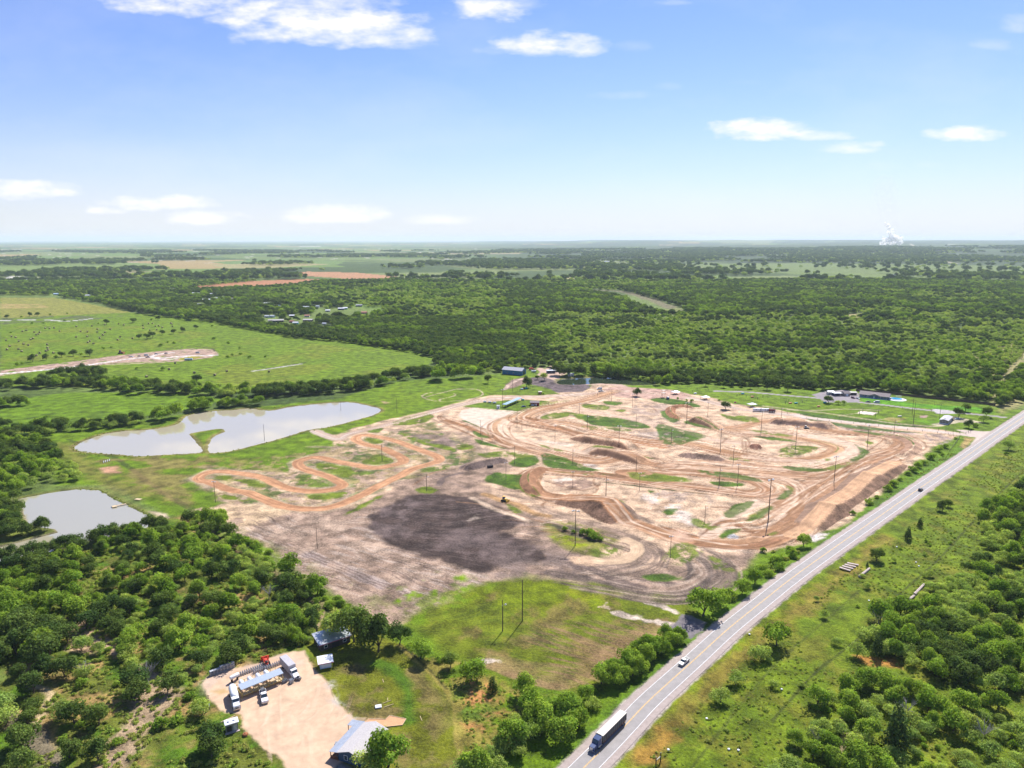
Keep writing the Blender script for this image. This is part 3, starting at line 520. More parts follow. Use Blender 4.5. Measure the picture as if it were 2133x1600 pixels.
for pts in ([(1610, 1090), (1640, 1085), (1650, 1100), (1640, 1112), (1600, 1105)], [(1560, 1095), (1600, 1090), (1625, 1098), (1600, 1110), (1560, 1112)], [(1650, 1020), (1672, 1040), (1668, 1060)], [(1655, 1005), (1690, 1030), (1684, 1050)], [(1690, 990), (1710, 1005), (1700, 1025), (1680, 1020)],
            [(1820, 915), (1850, 925), (1868, 940), (1850, 955)], [(1810, 912), (1860, 918), (1890, 935), (1870, 948)], [(1790, 925), (1830, 938), (1845, 945)], [(1320, 990), (1400, 978), (1450, 982)], [(1385, 950), (1412, 965), (1405, 975), (1380, 982)],
            [(1545, 915), (1546, 930), (1548, 950)], [(1552, 918), (1553, 935), (1555, 952)], [(1500, 925), (1520, 910), (1550, 912), (1560, 925), (1545, 938), (1520, 935), (1505, 928)], [(1300, 840), (1350, 845), (1370, 860)], [(1130, 1000), (1200, 1020), (1240, 1015), (1250, 1003)],
            [(1145, 1040), (1128, 1052), (1140, 1062), (1180, 1075)], [(1160, 1030), (1150, 1045)], [(1240, 990), (1235, 1005), (1245, 1015), (1235, 1027), (1210, 1030)], [(950, 1045), (1000, 1050), (1060, 1065), (1100, 1080), (1180, 1095)], [(860, 1010), (900, 985), (950, 975)]):
    for o in (0, 2.2): strip([(a+o, b+o*.35) for a, b in pts], (.27, .165, .105), 1.0, soft=.6, jit=.4, op=.75, taper=8)
def lanes(pts, n, spread, seed, w_=1.1, cols=((.30, .17, .10), (.38, .23, .14), (.24, .135, .08), (.72, .56, .43))):
    P = smooth(W(pts), 5); g = random.Random(seed)
    for k in range(n):
        off = g.uniform(-spread, spread); a = g.randint(0, max(1, len(P)-14)); b = min(len(P), a+g.randint(10, 40)); q = []
        ph = g.uniform(0, 6)
        for i in range(a, b):
            e = P[min(i+1, len(P)-1)]-P[max(i-1, 0)]; e = e/(np.linalg.norm(e)+1e-9); q.append(P[i]+np.array((-e[1], e[0]))*(off+1.6*math.sin(i*.35+ph)))
        if len(q) > 3: strip(q[::2] if len(q) > 8 else q, g.choice(cols), g.uniform(.8, 1.5)*w_, soft=.6, jit=.5, op=g.uniform(.45, .9), taper=12, world=True, sm=3)
lanes([(1270, 818), (1200, 836), (1130, 852), (1080, 868), (1045, 880), (1035, 895), (1048, 912), (1075, 925), (1120, 938), (1180, 950), (1240, 962)], 34, 13, 1)
lanes([(1280, 815), (1220, 832), (1160, 846), (1110, 858), (1090, 872), (1120, 878), (1180, 882), (1230, 895), (1290, 908), (1350, 918), (1430, 925), (1500, 940), (1560, 952), (1640, 960), (1700, 955)], 60, 15, 2)
lanes([(1090, 935), (1160, 948), (1240, 962), (1300, 955), (1380, 970), (1450, 975), (1540, 982), (1640, 990), (1700, 988), (1760, 975), (1820, 955), (1860, 940), (1880, 925), (1870, 912), (1830, 905), (1760, 900), (1700, 893), (1640, 880)], 90, 16, 3)
lanes([(1420, 975), (1500, 985), (1570, 992), (1630, 1000), (1660, 1015), (1665, 1035), (1640, 1052), (1600, 1072)], 24, 9, 4)
lanes([(1300, 985), (1420, 985), (1480, 990), (1560, 1000), (1590, 1012), (1595, 1022), (1570, 1030), (1520, 1025), (1450, 1015), (1380, 1008), (1310, 1000), (1240, 990), (1180, 985), (1130, 982), (1108, 992), (1105, 1008), (1120, 1025), (1145, 1035), (1180, 1040), (1230, 1048), (1262, 1058), (1300, 1082), (1350, 1100), (1400, 1118), (1460, 1130), (1520, 1136), (1580, 1132), (1630, 1118)], 90, 9, 5)
lanes([(1580, 1128), (1625, 1105), (1660, 1080), (1700, 1052), (1740, 1020), (1780, 995), (1820, 972), (1850, 955)], 46, 15, 6)
lanes([(1390, 850), (1440, 870), (1500, 893), (1560, 905), (1620, 900), (1680, 905)], 24, 9, 7)
lanes([(1500, 1110), (1540, 1100), (1590, 1095), (1640, 1070), (1680, 1040)], 24, 14, 8)
lanes([(905, 862), (930, 876), (985, 895), (1030, 915), (1090, 938), (1160, 955)], 20, 9, 9)
lanes([(700, 914), (791, 888), (904, 858), (1016, 832), (1150, 825), (1281, 815), (1400, 824)], 22, 5, 10, .8, ((.36, .25, .18), (.68, .55, .45)))
lanes([(1150, 1195), (1250, 1215), (1400, 1238), (1490, 1205), (1480, 1170), (1440, 1150)], 26, 10, 11, 1.0, ((.13, .1, .08), (.42, .33, .26), (.2, .15, .12)))
lanes([(1100, 1075), (1200, 1100), (1290, 1125), (1350, 1150), (1330, 1180), (1240, 1195)], 26, 10, 12, 1.0, ((.14, .1, .08), (.40, .31, .24), (.2, .15, .12)))
# more wheel marks everywhere on the bare ground
for i in range(430):
    a = R.uniform(1040, 1860); b = R.uniform(868, 1130)
    if b > 1000 and a > 1700-(b-1000)*1.2: continue
    if b < 940 and a < 1100: continue
    an = R.uniform(-.35, .25); ln = R.uniform(20, 75); bend = R.uniform(-6, 6)
    pts = [(a, b), (a+ln*.5*math.cos(an), b+ln*.5*math.sin(an)*.6+bend*.5), (a+ln*math.cos(an), b+ln*math.sin(an)*.6)]
    strip(pts, R.choice([(.33, .18, .10), (.26, .145, .085), (.22, .12, .07), (.70, .54, .42)]), R.uniform(.7, 1.5), soft=.6, jit=.5, op=R.uniform(.3, .7), taper=10, sm=3)
for pts, cv in ISL:
    if np.mean([q[0] for q in pts]) > 1000: area(pts, GRASSD if cv > .7 else GRASS, soft=1.2, jit=1.6, js=5, patch=(min(.9, cv+.05), 5, 151), op=.85, var=.3, rnd=True)
# small dirt circuit worn into the turf
strip([(878, 824), (885, 830), (905, 835), (925, 836), (960, 835), (985, 830), (1003, 824), (1005, 818), (995, 812), (975, 810), (950, 811), (930, 816), (905, 822), (885, 828)], (.45, .38, .26), 1.7, soft=.8, jit=.6)
strip([(878, 826), (890, 819), (912, 817)], (.45, .38, .26), 1.5, soft=.8, jit=.6)
strip([(945, 820), (949, 823), (935, 828), (916, 832), (918, 836)], (.45, .38, .26), 1.5, soft=.8, jit=.6)
area([(790, 835), (815, 838), (800, 842)], (.3, .24, .13), soft=2, jit=3)
# drives
strip([(1659, 864), (1677, 869), (1752, 878), (1827, 886), (1921, 895), (1980, 902), (2040, 908), (2075, 912)], (.60, .50, .43), 9, soft=.9, jit=.8, rut=.05, cls=2)
area([(1990, 895), (2040, 897), (2085, 900), (2060, 925), (2020, 925), (2035, 910)], (.57, .48, .42), soft=1, jit=1, cls=2)
area([(2000, 930), (2010, 910), (2030, 912), (2010, 935)], (.36, .27, .12), soft=1.5, jit=1)
strip([(1590, 846), (1650, 853), (1715, 860), (1790, 871), (1865, 882), (1940, 888), (1965, 885)], (.46, .38, .26), 3.6, soft=1, jit=.8, op=.8)
strip([(1640, 854), (1700, 855), (1760, 852), (1830, 855)], (.42, .35, .25), 2.5, soft=1, jit=.6, op=.8)
strip([(1490, 815), (1560, 817), (1640, 824), (1700, 829), (1760, 835), (1827, 842), (1902, 851), (1959, 857), (2010, 861), (2060, 866), (2090, 868)], (.36, .32, .33), 5.5, soft=.8, jit=.6, cls=2)
area([(1690, 822), (1720, 815), (1760, 812), (1790, 820), (1790, 838), (1720, 838)], (.30, .27, .28), soft=1, jit=1, var=.2, cls=2)
area([(1940, 850), (1985, 856), (1995, 862), (1950, 862)], (.5, .46, .46), soft=1, jit=1)
area([(1790, 828), (1830, 830), (1920, 842), (2060, 850), (2070, 862), (1900, 848), (1800, 838)], (.10, .23, .02), soft=1.5, jit=1.5, var=.15)
area([(1888, 871), (1945, 876), (1965, 868), (1970, 880), (1930, 884)], (.11, .22, .025), soft=3, jit=3, op=.7)
area([(1793, 856), (1828, 860), (1818, 865), (1785, 861)], (.72, .6, .55), soft=.8, jit=.6)
area([(1915, 866), (1932, 866), (1930, 870), (1917, 870)], (.4, .28, .24), soft=1, jit=1)
area([(1850, 869), (1885, 872), (1870, 880), (1840, 875)], (.3, .26, .1), soft=2, jit=2)
area([(1940, 884), (1975, 876), (1985, 872), (1960, 870), (1990, 868), (2040, 878), (2055, 882), (2000, 880), (1960, 888)], (.6, .5, .4), soft=1, jit=1, op=.7)
# the gas yard and the lawn beside it
area([(700, 1262), (760, 1300), (850, 1350), (900, 1380), (935, 1420), (955, 1470), (960, 1560), (970, 1620), (820, 1620), (740, 1560), (700, 1480), (650, 1380), (640, 1340)], (.135, .145, .03), soft=2, jit=2, var=.25, vs=5)
area([(700, 1350), (850, 1360), (930, 1440), (940, 1600), (840, 1600), (740, 1500)], (.2, .14, .07), soft=5, jit=5, patch=(.42, 12, 141), op=.6)
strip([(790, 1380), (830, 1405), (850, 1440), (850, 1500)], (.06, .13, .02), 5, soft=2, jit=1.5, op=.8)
strip([(640, 1330), (655, 1315), (668, 1290), (672, 1275)], (.5, .37, .25), 1.6, jit=.5)
strip([(830, 1345), (880, 1385), (925, 1430), (950, 1475), (958, 1560), (955, 1600)], (.3, .24, .08), 2.5, jit=1, op=.8)
strip([(845, 1352), (890, 1390), (930, 1435)], (.06, .06, .02), 1.2, jit=.3)
area([(860, 1360), (960, 1380), (1020, 1410), (1100, 1440), (1130, 1480), (1080, 1560), (1000, 1600), (960, 1620), (955, 1500), (930, 1430)], (.22, .19, .055), soft=2, jit=3, patch=(.62, 8, 143), var=.3)
area([(960, 1400), (1030, 1430), (1060, 1500), (1000, 1560), (970, 1500)], (.42, .2, .1), soft=3, jit=3, patch=(.42, 7, 144), op=.8)
area([(945, 1440), (1000, 1445), (1050, 1480), (1000, 1500), (960, 1490)], (.14, .2, .045), soft=4, jit=5, patch=(.5, 6, 145))
area([(420, 1425), (430, 1412), (470, 1395), (540, 1380), (560, 1370), (590, 1360), (635, 1355), (645, 1375), (655, 1395), (680, 1418), (692, 1435), (700, 1458), (735, 1495), (755, 1505), (770, 1520), (700, 1600), (690, 1640), (620, 1640), (590, 1590), (530, 1540), (505, 1515), (500, 1490), (460, 1480), (430, 1450)], (.62, .455, .33), soft=.8, jit=1.1, js=5, var=.16, vs=3.5, cls=2)
for i in range(26):
    a = R.uniform(520, 700); b = R.uniform(1470, 1590); an = R.uniform(.2, 1.9); ln = R.uniform(30, 80)
    for o in (0, 4): strip([(a+o, b), (a+o+ln*.5*math.cos(an), b-ln*.5*math.sin(an)), (a+o+ln*math.cos(an)*.7, b-ln*math.sin(an))], R.choice([(.50, .36, .26), (.70, .53, .40)]), .5, soft=.4, jit=.3, op=.45, taper=5, sm=3)
for i in range(14):
    a = R.uniform(560, 700); b = R.uniform(1420, 1560); area([(a-6, b), (a, b-3), (a+6, b), (a, b+3)], (.46, .35, .27), soft=1.5, jit=2, js=3, op=.4)
area([(440, 1440), (470, 1432), (480, 1442), (455, 1450)], (.5, .36, .2), soft=1, jit=1)
area([(420, 1408), (600, 1362), (650, 1380), (600, 1395), (440, 1440)], (.55, .44, .37), soft=4, jit=3, patch=(.5, 6, 147), op=.6)
area([(690, 1420), (700, 1460), (760, 1510), (740, 1500), (690, 1460), (680, 1425)], (.5, .46, .42), soft=2, jit=2, patch=(.55, 5, 148), op=.8)
area([(690, 1640), (700, 1595), (712, 1590), (760, 1605), (770, 1640)], (.22, .22, .22), soft=1, jit=.6)
area([(765, 1508), (755, 1512), (740, 1520), (750, 1500), (790, 1498)], (.6, .38, .24), soft=1.5, jit=1)

# ------------------------------------------------------------------ heaps, jumps and berms (real relief)
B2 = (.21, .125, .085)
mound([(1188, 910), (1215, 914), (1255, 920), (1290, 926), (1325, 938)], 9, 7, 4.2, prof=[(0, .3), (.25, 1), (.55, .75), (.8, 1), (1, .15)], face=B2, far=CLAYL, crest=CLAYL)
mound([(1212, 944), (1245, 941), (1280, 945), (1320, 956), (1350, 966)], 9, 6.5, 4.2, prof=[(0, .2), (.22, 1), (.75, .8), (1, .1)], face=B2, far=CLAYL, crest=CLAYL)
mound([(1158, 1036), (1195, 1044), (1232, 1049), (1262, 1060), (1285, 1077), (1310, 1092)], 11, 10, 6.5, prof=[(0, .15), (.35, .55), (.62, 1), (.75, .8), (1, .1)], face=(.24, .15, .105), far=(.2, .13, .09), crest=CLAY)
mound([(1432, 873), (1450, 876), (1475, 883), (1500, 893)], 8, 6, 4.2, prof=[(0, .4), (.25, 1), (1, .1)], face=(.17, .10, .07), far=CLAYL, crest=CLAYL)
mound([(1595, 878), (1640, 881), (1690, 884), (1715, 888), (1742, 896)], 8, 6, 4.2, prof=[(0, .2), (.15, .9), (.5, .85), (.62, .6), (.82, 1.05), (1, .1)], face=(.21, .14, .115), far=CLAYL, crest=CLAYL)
mound([(1408, 948), (1440, 950), (1480, 954), (1515, 958)], 2, 6, 2.6, face=(.26, .18, .14), far=SAND)
mound([(1560, 934), (1574, 933), (1588, 935)], 0.5, 5, 3.4, face=(.36, .2, .14), far=(.4, .23, .16), ends=3)
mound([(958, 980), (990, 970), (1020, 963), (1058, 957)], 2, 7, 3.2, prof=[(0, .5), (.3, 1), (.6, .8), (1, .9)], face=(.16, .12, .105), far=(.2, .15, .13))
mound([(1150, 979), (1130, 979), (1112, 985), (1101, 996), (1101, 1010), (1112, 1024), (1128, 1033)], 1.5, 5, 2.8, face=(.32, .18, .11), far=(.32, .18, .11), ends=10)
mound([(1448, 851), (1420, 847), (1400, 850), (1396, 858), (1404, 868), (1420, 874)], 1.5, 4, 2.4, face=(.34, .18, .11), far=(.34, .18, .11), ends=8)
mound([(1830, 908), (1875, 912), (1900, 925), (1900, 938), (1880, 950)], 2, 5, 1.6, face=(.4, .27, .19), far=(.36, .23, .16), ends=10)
# long table and doubles beside the road
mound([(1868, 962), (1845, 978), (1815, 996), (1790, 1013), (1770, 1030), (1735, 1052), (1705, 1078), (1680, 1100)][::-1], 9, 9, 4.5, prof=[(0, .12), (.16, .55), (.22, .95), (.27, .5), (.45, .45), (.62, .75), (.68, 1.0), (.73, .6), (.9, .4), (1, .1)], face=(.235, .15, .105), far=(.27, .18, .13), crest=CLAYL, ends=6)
strip([(1866, 963), (1845, 977), (1815, 994), (1790, 1012), (1770, 1028), (1735, 1051), (1705, 1077), (1682, 1098), (1650, 1116)], (.56, .36, .23), 9, soft=.7, jit=.5, rut=.12, cls=1, rs=1.4)
mound([(1150, 792), (1180, 801), (1225, 803), (1270, 800)], 7, 9, 2.2, ends=15)
for cx, cy, rx, ry, h in [(900, 918, 26, 7, 1.6), (1230, 1003, 12, 3, .8)]:
    pass
# the worked strip right of the big jump and odd spoil
strip([(1240, 1040), (1280, 1052), (1320, 1070), (1355, 1088)], (.17, .125, .10), 5, soft=2, jit=2, op=.85)
strip([(1130, 1062), (1180, 1078), (1240, 1095), (1290, 1110), (1330, 1125), (1350, 1150), (1335, 1170)], (.25, .185, .145), 9, soft=3, jit=3, rut=.3, op=.75)
strip([(1220, 1165), (1260, 1170), (1300, 1166), (1325, 1152), (1325, 1135), (1305, 1125)], (.58, .43, .30), 7, soft=1, jit=.8, rut=.1, cls=1)
area([(1180, 1158), (1225, 1160), (1240, 1178), (1200, 1176)], (.56, .40, .28), soft=2, jit=2)
strip([(1010, 1030), (1045, 1042), (1080, 1052), (1110, 1068), (1140, 1075)], (.40, .25, .13), 6, soft=1.2, jit=1, rut=.2, op=.9)
strip([(985, 1038), (1030, 1060), (1075, 1075), (1100, 1085)], (.58, .45, .34), 4, soft=1.5, jit=1, op=.9)
strip([(915, 1010), (925, 995), (960, 985)], (.13, .1, .09), 4, jit=1, op=.8)
area([(1395, 1108), (1420, 1105), (1440, 1125), (1400, 1130)], (.58, .4, .3), soft=3, jit=3, op=.7)
mound([(1205, 1172), (1200, 1180), (1230, 1192)], .6, 2.5, 1.0)
# ground is rougher off the roads
amp = np.where(CLS == 0, .22, .07)*sst(60, 200, gd)*(1-sst(1800, 3000, gd))
gz += amp*(fbm(gx, gy, 4.5, 61, 3, .6)-.5)*2

# ------------------------------------------------------------------ water bodies: the bed is pressed down under each
POND1 = [(155, 930), (165, 922), (210, 905), (250, 898), (300, 895), (340, 890), (370, 882), (385, 868), (400, 862), (440, 856), (480, 854), (520, 850), (560, 855), (600, 848), (650, 842), (700, 838), (735, 838), (770, 845), (795, 853), (780, 863), (740, 875), (690, 888), (640, 896), (600, 908), (560, 920), (530, 927), (495, 936), (470, 941), (440, 944), (432, 938), (432, 928), (437, 918), (445, 908), (465, 900), (466, 894), (450, 893), (400, 902), (398, 908), (408, 918), (416, 928), (424, 938), (415, 943), (380, 945), (340, 947), (290, 950), (240, 946), (190, 943), (160, 938)]
POND2 = [(-160, 1180), (-160, 1110), (-60, 1075), (10, 1050), (30, 1040), (80, 1030), (130, 1022), (165, 1018), (205, 1021), (240, 1038), (275, 1055), (300, 1068), (325, 1085), (300, 1100), (250, 1112), (180, 1128), (100, 1150), (40, 1160), (0, 1168), (-60, 1180)]
SPIT = [(-160, 1140), (0, 1138), (40, 1128), (80, 1118), (118, 1108), (112, 1102), (80, 1098), (55, 1088), (48, 1072), (40, 1056), (22, 1040), (-160, 1030)]
POND3 = [(1158, 796), (1168, 791), (1195, 788), (1225, 787), (1260, 786), (1300, 790), (1370, 794), (1360, 801), (1310, 801), (1270, 799), (1230, 802), (1195, 803), (1168, 801)]
def sink(pts, d, bank=None):
    P = smooth(W(pts), 3, True); idx = sub(P, 12); x, y = gx[idx], gy[idx]
    s = sd_poly(x, y, P)+(fbm(x, y, 5, 44)-.5)*2.4
    gz[idx] = np.where(s > -6, gz[idx]*sst(2, -6, s)-d*sst(-1.0, 3.5, s), gz[idx])
    m = sst(-5, -1, s)*(1-sst(1, 3, s))*.7
    if bank is not None: mixin(idx, m, bank, .3, 4, 45)
    mixin(idx, sst(1, 3, s), (.22, .19, .12), .1, 6, 46)
    return P
P1 = sink(POND1, 1.4, (.22, .17, .08)); 
S2 = W(SPIT)
P2 = sink(POND2, 1.4, (.16, .16, .06)); P3 = sink(POND3, 1.4, (.2, .17, .1))
idx = sub(S2, 8); s = sd_poly(gx[idx], gy[idx], S2)
gz[idx] = gz[idx]*(1-sst(-3, 1, s))+.25*sst(-3, 1, s); mixin(idx, sst(-1, 2, s), (.12, .14, .04), .3, 5, 3)
# the fire corridor, last: level bed under the highway
ROADC = W([(1216, 1600), (1298.5, 1516), (1347.7, 1464), (1406.7, 1410), (1446, 1375), (1514, 1313), (1582, 1258), (1649, 1205), (1717, 1156), (1784, 1109), (1852, 1062), (1919, 1015), (2004, 957), (2071, 910), (2133, 868)])
d0 = ROADC[0]-ROADC[3]; d1 = ROADC[-1]-ROADC[-4]
d0 = d0/np.linalg.norm(d0); d1 = d1/np.linalg.norm(d1)
ROADC = np.vstack([ROADC[0]+d0*400, ROADC[0]+d0*120, ROADC, ROADC[-1]+d1*150, ROADC[-1]+d1*600, ROADC[-1]+d1*1500])
RS = smooth(ROADC, 8)
idx = sub(RS, 40); s, l, t_ = sd_line(gx[idx], gy[idx], RS)
gz[idx] *= sst(7, 12, np.abs(s)); gz[idx] -= .55*np.exp(-((np.abs(s)-13)/4.5)**2)
m = (1-sst(6.0, 7.6, np.abs(s)+(fbm(gx[idx], gy[idx], 3, 8)-.5)*1.4)); mixin(idx, m, (.42, .36, .33), .12, 2, 9)

# ------------------------------------------------------------------ build the ground objects from the one grid
def attr_mat(name, rough=.95, detail=.35, dscale=1.2, bump=.6, bdist=.25):
    m = bpy.data.materials.new(name); m.use_nodes = True; t = m.node_tree; b = t.nodes['Principled BSDF']
    b.inputs['Roughness'].default_value = rough
    b.inputs['Specular IOR Level'].default_value = .15
    va = t.nodes.new('ShaderNodeVertexColor'); va.layer_name = 'Col'
    tcn = t.nodes.new('ShaderNodeTexCoord')
    n = t.nodes.new('ShaderNodeTexNoise'); n.inputs['Scale'].default_value = dscale; n.inputs['Detail'].default_value = 5; n.inputs['Roughness'].default_value = .7
    n_b = t.nodes.new('ShaderNodeTexNoise'); n_b.inputs['Scale'].default_value = dscale*.13; n_b.inputs['Detail'].default_value = 4
    t.links.new(tcn.outputs['Object'], n.inputs['Vector']); t.links.new(tcn.outputs['Object'], n_b.inputs['Vector'])
    add = t.nodes.new('ShaderNodeMath'); add.operation = 'ADD'; t.links.new(n.outputs['Fac'], add.inputs[0]); t.links.new(n_b.outputs['Fac'], add.inputs[1])
    mr = t.nodes.new('ShaderNodeMapRange'); mr.inputs[1].default_value = .8; mr.inputs[2].default_value = 1.2
    mr.inputs[3].default_value = 1-detail; mr.inputs[4].default_value = 1+detail
    t.links.new(add.outputs[0], mr.inputs[0])
    mx = t.nodes.new('ShaderNodeVectorMath'); mx.operation = 'SCALE'
    t.links.new(va.outputs['Color'], mx.inputs[0]); t.links.new(mr.outputs[0], mx.inputs['Scale'])
    t.links.new(mx.outputs[0], b.inputs['Base Color'])
    bp = t.nodes.new('ShaderNodeBump'); bp.inputs['Strength'].default_value = bump; bp.inputs['Distance'].default_value = bdist
    t.links.new(n.outputs['Fac'], bp.inputs['Height']); t.links.new(bp.outputs[0], b.inputs['Normal'])
    return m
gm_grass = attr_mat('turf_and_scrub', detail=.5, dscale=.9, bump=1.0, bdist=.6)
gm_dirt = attr_mat('packed_dirt', detail=.22, dscale=1.3, bump=.7, bdist=.3)
gm_grav = attr_mat('gravel', detail=.10, dscale=3.0, bump=.35, bdist=.1)
nr, nc = shp
I = np.arange(NV).reshape(shp)
quads = np.stack([I[:-1, :-1], I[:-1, 1:], I[1:, 1:], I[1:, :-1]], -1).reshape(-1, 4)
qc = CLS[quads]; qcls = np.where((qc == 1).sum(1) >= 2, 1, np.where((qc == 2).sum(1) >= 2, 2, 0))
V3 = np.stack([gx, gy, gz], 1).astype(np.float32)
lum = C.mean(1, keepdims=True); gr = (C[:, 1] > C[:, 0]*1.0)[:, None]*1.0
Cs = np.clip(lum+(C-lum)*(1.17+.10*gr), 0.003, 1)
Ccl = np.clip(Cs*.80, 0.004, .85)
def raw_mesh(name, verts, faces, mat, cols=None, smooth_=True):
    me = bpy.data.meshes.new(name); k = faces.shape[1]
    me.vertices.add(len(verts)); me.vertices.foreach_set('co', np.ascontiguousarray(verts, np.float32).ravel())
    me.loops.add(faces.size); me.loops.foreach_set('vertex_index', np.ascontiguousarray(faces, np.int32).ravel())
    me.polygons.add(len(faces)); me.polygons.foreach_set('loop_start', np.arange(0, faces.size, k, dtype=np.int32))
    me.polygons.foreach_set('loop_total', np.full(len(faces), k, np.int32))
    if smooth_: me.polygons.foreach_set('use_smooth', np.ones(len(faces), bool))
    if cols is not None:
        a = me.color_attributes.new('Col', 'FLOAT_COLOR', 'POINT')
        cc = np.ones((len(verts), 4), np.float32); cc[:, :3] = cols; a.data.foreach_set('color', cc.ravel())
    me.update(calc_edges=True); me.materials.append(mat)
    return me
def link(name, me, parent=None):
    o = bpy.data.objects.new(name, me); col_main.objects.link(o)
    if parent is not None: o.parent = parent
    return o
for cls, nm, mat in ((0, 'ground', gm_grass), (1, 'dirt_track', gm_dirt), (2, 'gravel_path', gm_grav)):
    q = quads[qcls == cls]
    if not len(q): continue
    used, inv = np.unique(q.ravel(), return_inverse=True)
    o = link(nm, raw_mesh(nm, V3[used], inv.reshape(-1, 4), mat, Ccl[used])); o['kind'] = 'structure'
# height lookup for planting things (nearest grid row / column)
def ground_z(x, y):
    x = np.atleast_1d(x).astype(float); y = np.atleast_1d(y).astype(float)
    r = np.clip(np.searchsorted(rows, y), 1, nr-1); r = np.where(np.abs(rows[r]-y) < np.abs(rows[r-1]-y), r, r-1)
    t = x/np.maximum(y*CP+CH*SP, 150); c = np.clip(np.searchsorted(tt, t), 1, nc-1)
    c = np.where(np.abs(tt[c]-t) < np.abs(tt[c-1]-t), c, c-1)
    return gz[r*nc+c]
def GZ(x, y): return float(ground_z(x, y)[0])
def water(name, P, z, colr, rough=.03):
    m = bpy.data.materials.new(name); m.use_nodes = True; t = m.node_tree; b = t.nodes['Principled BSDF']
    b.inputs['Base Color'].default_value = (*colr, 1); b.inputs['Roughness'].default_value = rough
    b.inputs['IOR'].default_value = 2.2; b.inputs['Specular IOR Level'].default_value = .75
    n = t.nodes.new('ShaderNodeTexNoise'); n.inputs['Scale'].default_value = .35; n.inputs['Detail'].default_value = 3
    tcn = t.nodes.new('ShaderNodeTexCoord'); t.links.new(tcn.outputs['Object'], n.inputs['Vector'])
    bp = t.nodes.new('ShaderNodeBump'); bp.inputs['Strength'].default_value = .10; bp.inputs['Distance'].default_value = .05
    t.links.new(n.outputs['Fac'], bp.inputs['Height']); t.links.new(bp.outputs[0], b.inputs['Normal'])
    import bmesh
    bm = bmesh.new(); bm.faces.new([bm.verts.new((p[0], p[1], z)) for p in P])
    bmesh.ops.triangulate(bm, faces=bm.faces[:]); me = bpy.data.meshes.new(name); bm.to_mesh(me); bm.free(); me.materials.append(m)
    for p in me.polygons:
        if p.normal.z < 0: p.flip()
    o = link(name, me); o['kind'] = 'structure'; return o
def grow(P, d):                           # push the outline outwards so the banks cut the waterline
    c = P.mean(0); o = []
    n = len(P); ar = .5*sum(P[i][0]*P[(i+1) % n][1]-P[(i+1) % n][0]*P[i][1] for i in range(n)); sg = 1 if ar > 0 else -1
    for i in range(n):
        e = P[(i+1) % n]-P[i-1]; l = math.hypot(*e)+1e-9; o.append(P[i]+sg*d*np.array((e[1], -e[0]))/l)
    return np.array(o)
water('pond_water', grow(P1, .8), -.35, (.40, .355, .25))
water('lower_pond_water', grow(P2, .8), -.35, (.36, .33, .23))
water('small_pond_water', grow(P3, .8), -.35, (.035, .05, .03))
# highway
def ribbon(name, lo, hi, z, mat, P=RS, dash=None):
    vs = []; fs = []; n = len(P)
    for i in range(n):
        e = P[min(i+1, n-1)]-P[max(i-1, 0)]; e = e/(np.linalg.norm(e)+1e-9); nrm = np.array((-e[1], e[0]))
        a = P[i]+nrm*lo; b = P[i]+nrm*hi; vs += [(a[0], a[1], z), (b[0], b[1], z)]
        if i: k = 2*i; fs.append((k-2, k, k+1, k-1))
    me = raw_mesh(name, np.array(vs), np.array(fs)[:, ::-1], mat, smooth_=False)
    for p in me.polygons:
        if p.normal.z < 0: p.flip()
    o = link(name, me); o['kind'] = 'structure'; return o
# ------------------------------------------------------------------ materials and mesh tools
_mats = {}
def mat(name, c, rough=.6, metal=0.0, var=.08, vs=1.5, bump=0.0, spec=.4, wave=None):
    if name in _mats: return _mats[name]
    m = bpy.data.materials.new(name); m.use_nodes = True; t = m.node_tree; b = t.nodes['Principled BSDF']
    b.inputs['Roughness'].default_value = rough; b.inputs['Metallic'].default_value = metal; b.inputs['Specular IOR Level'].default_value = spec
    tcn = t.nodes.new('ShaderNodeTexCoord'); n = t.nodes.new('ShaderNodeTexNoise')
    n.inputs['Scale'].default_value = vs; n.inputs['Detail'].default_value = 5; n.inputs['Roughness'].default_value = .65
    t.links.new(tcn.outputs['Object'], n.inputs['Vector'])
    r = t.nodes.new('ShaderNodeValToRGB'); r.color_ramp.elements[0].position = .3; r.color_ramp.elements[1].position = .7
    r.color_ramp.elements[0].color = (*[max(0, x*(1-var*1.6)) for x in c], 1); r.color_ramp.elements[1].color = (*[min(1, x*(1+var)) for x in c], 1)
    t.links.new(n.outputs['Fac'], r.inputs[0])
    src = r.outputs[0]
    if wave:
        wv = t.nodes.new('ShaderNodeTexWave'); wv.bands_direction = wave[0]; wv.inputs['Scale'].default_value = wave[1]
        t.links.new(tcn.outputs['Object'], wv.inputs['Vector'])
        mx = t.nodes.new('ShaderNodeMix'); mx.data_type = 'RGBA'; mx.blend_type = 'MULTIPLY'; mx.inputs[0].default_value = .35
        t.links.new(src, mx.inputs[6]); t.links.new(wv.outputs['Color'], mx.inputs[7]); src = mx.outputs[2]
    t.links.new(src, b.inputs['Base Color'])
    if bump:
        bp = t.nodes.new('ShaderNodeBump'); bp.inputs['Strength'].default_value = bump; bp.inputs['Distance'].default_value = .1
        t.links.new(n.outputs['Fac'], bp.inputs['Height']); t.links.new(bp.outputs[0], b.inputs['Normal'])
    _mats[name] = m; return m
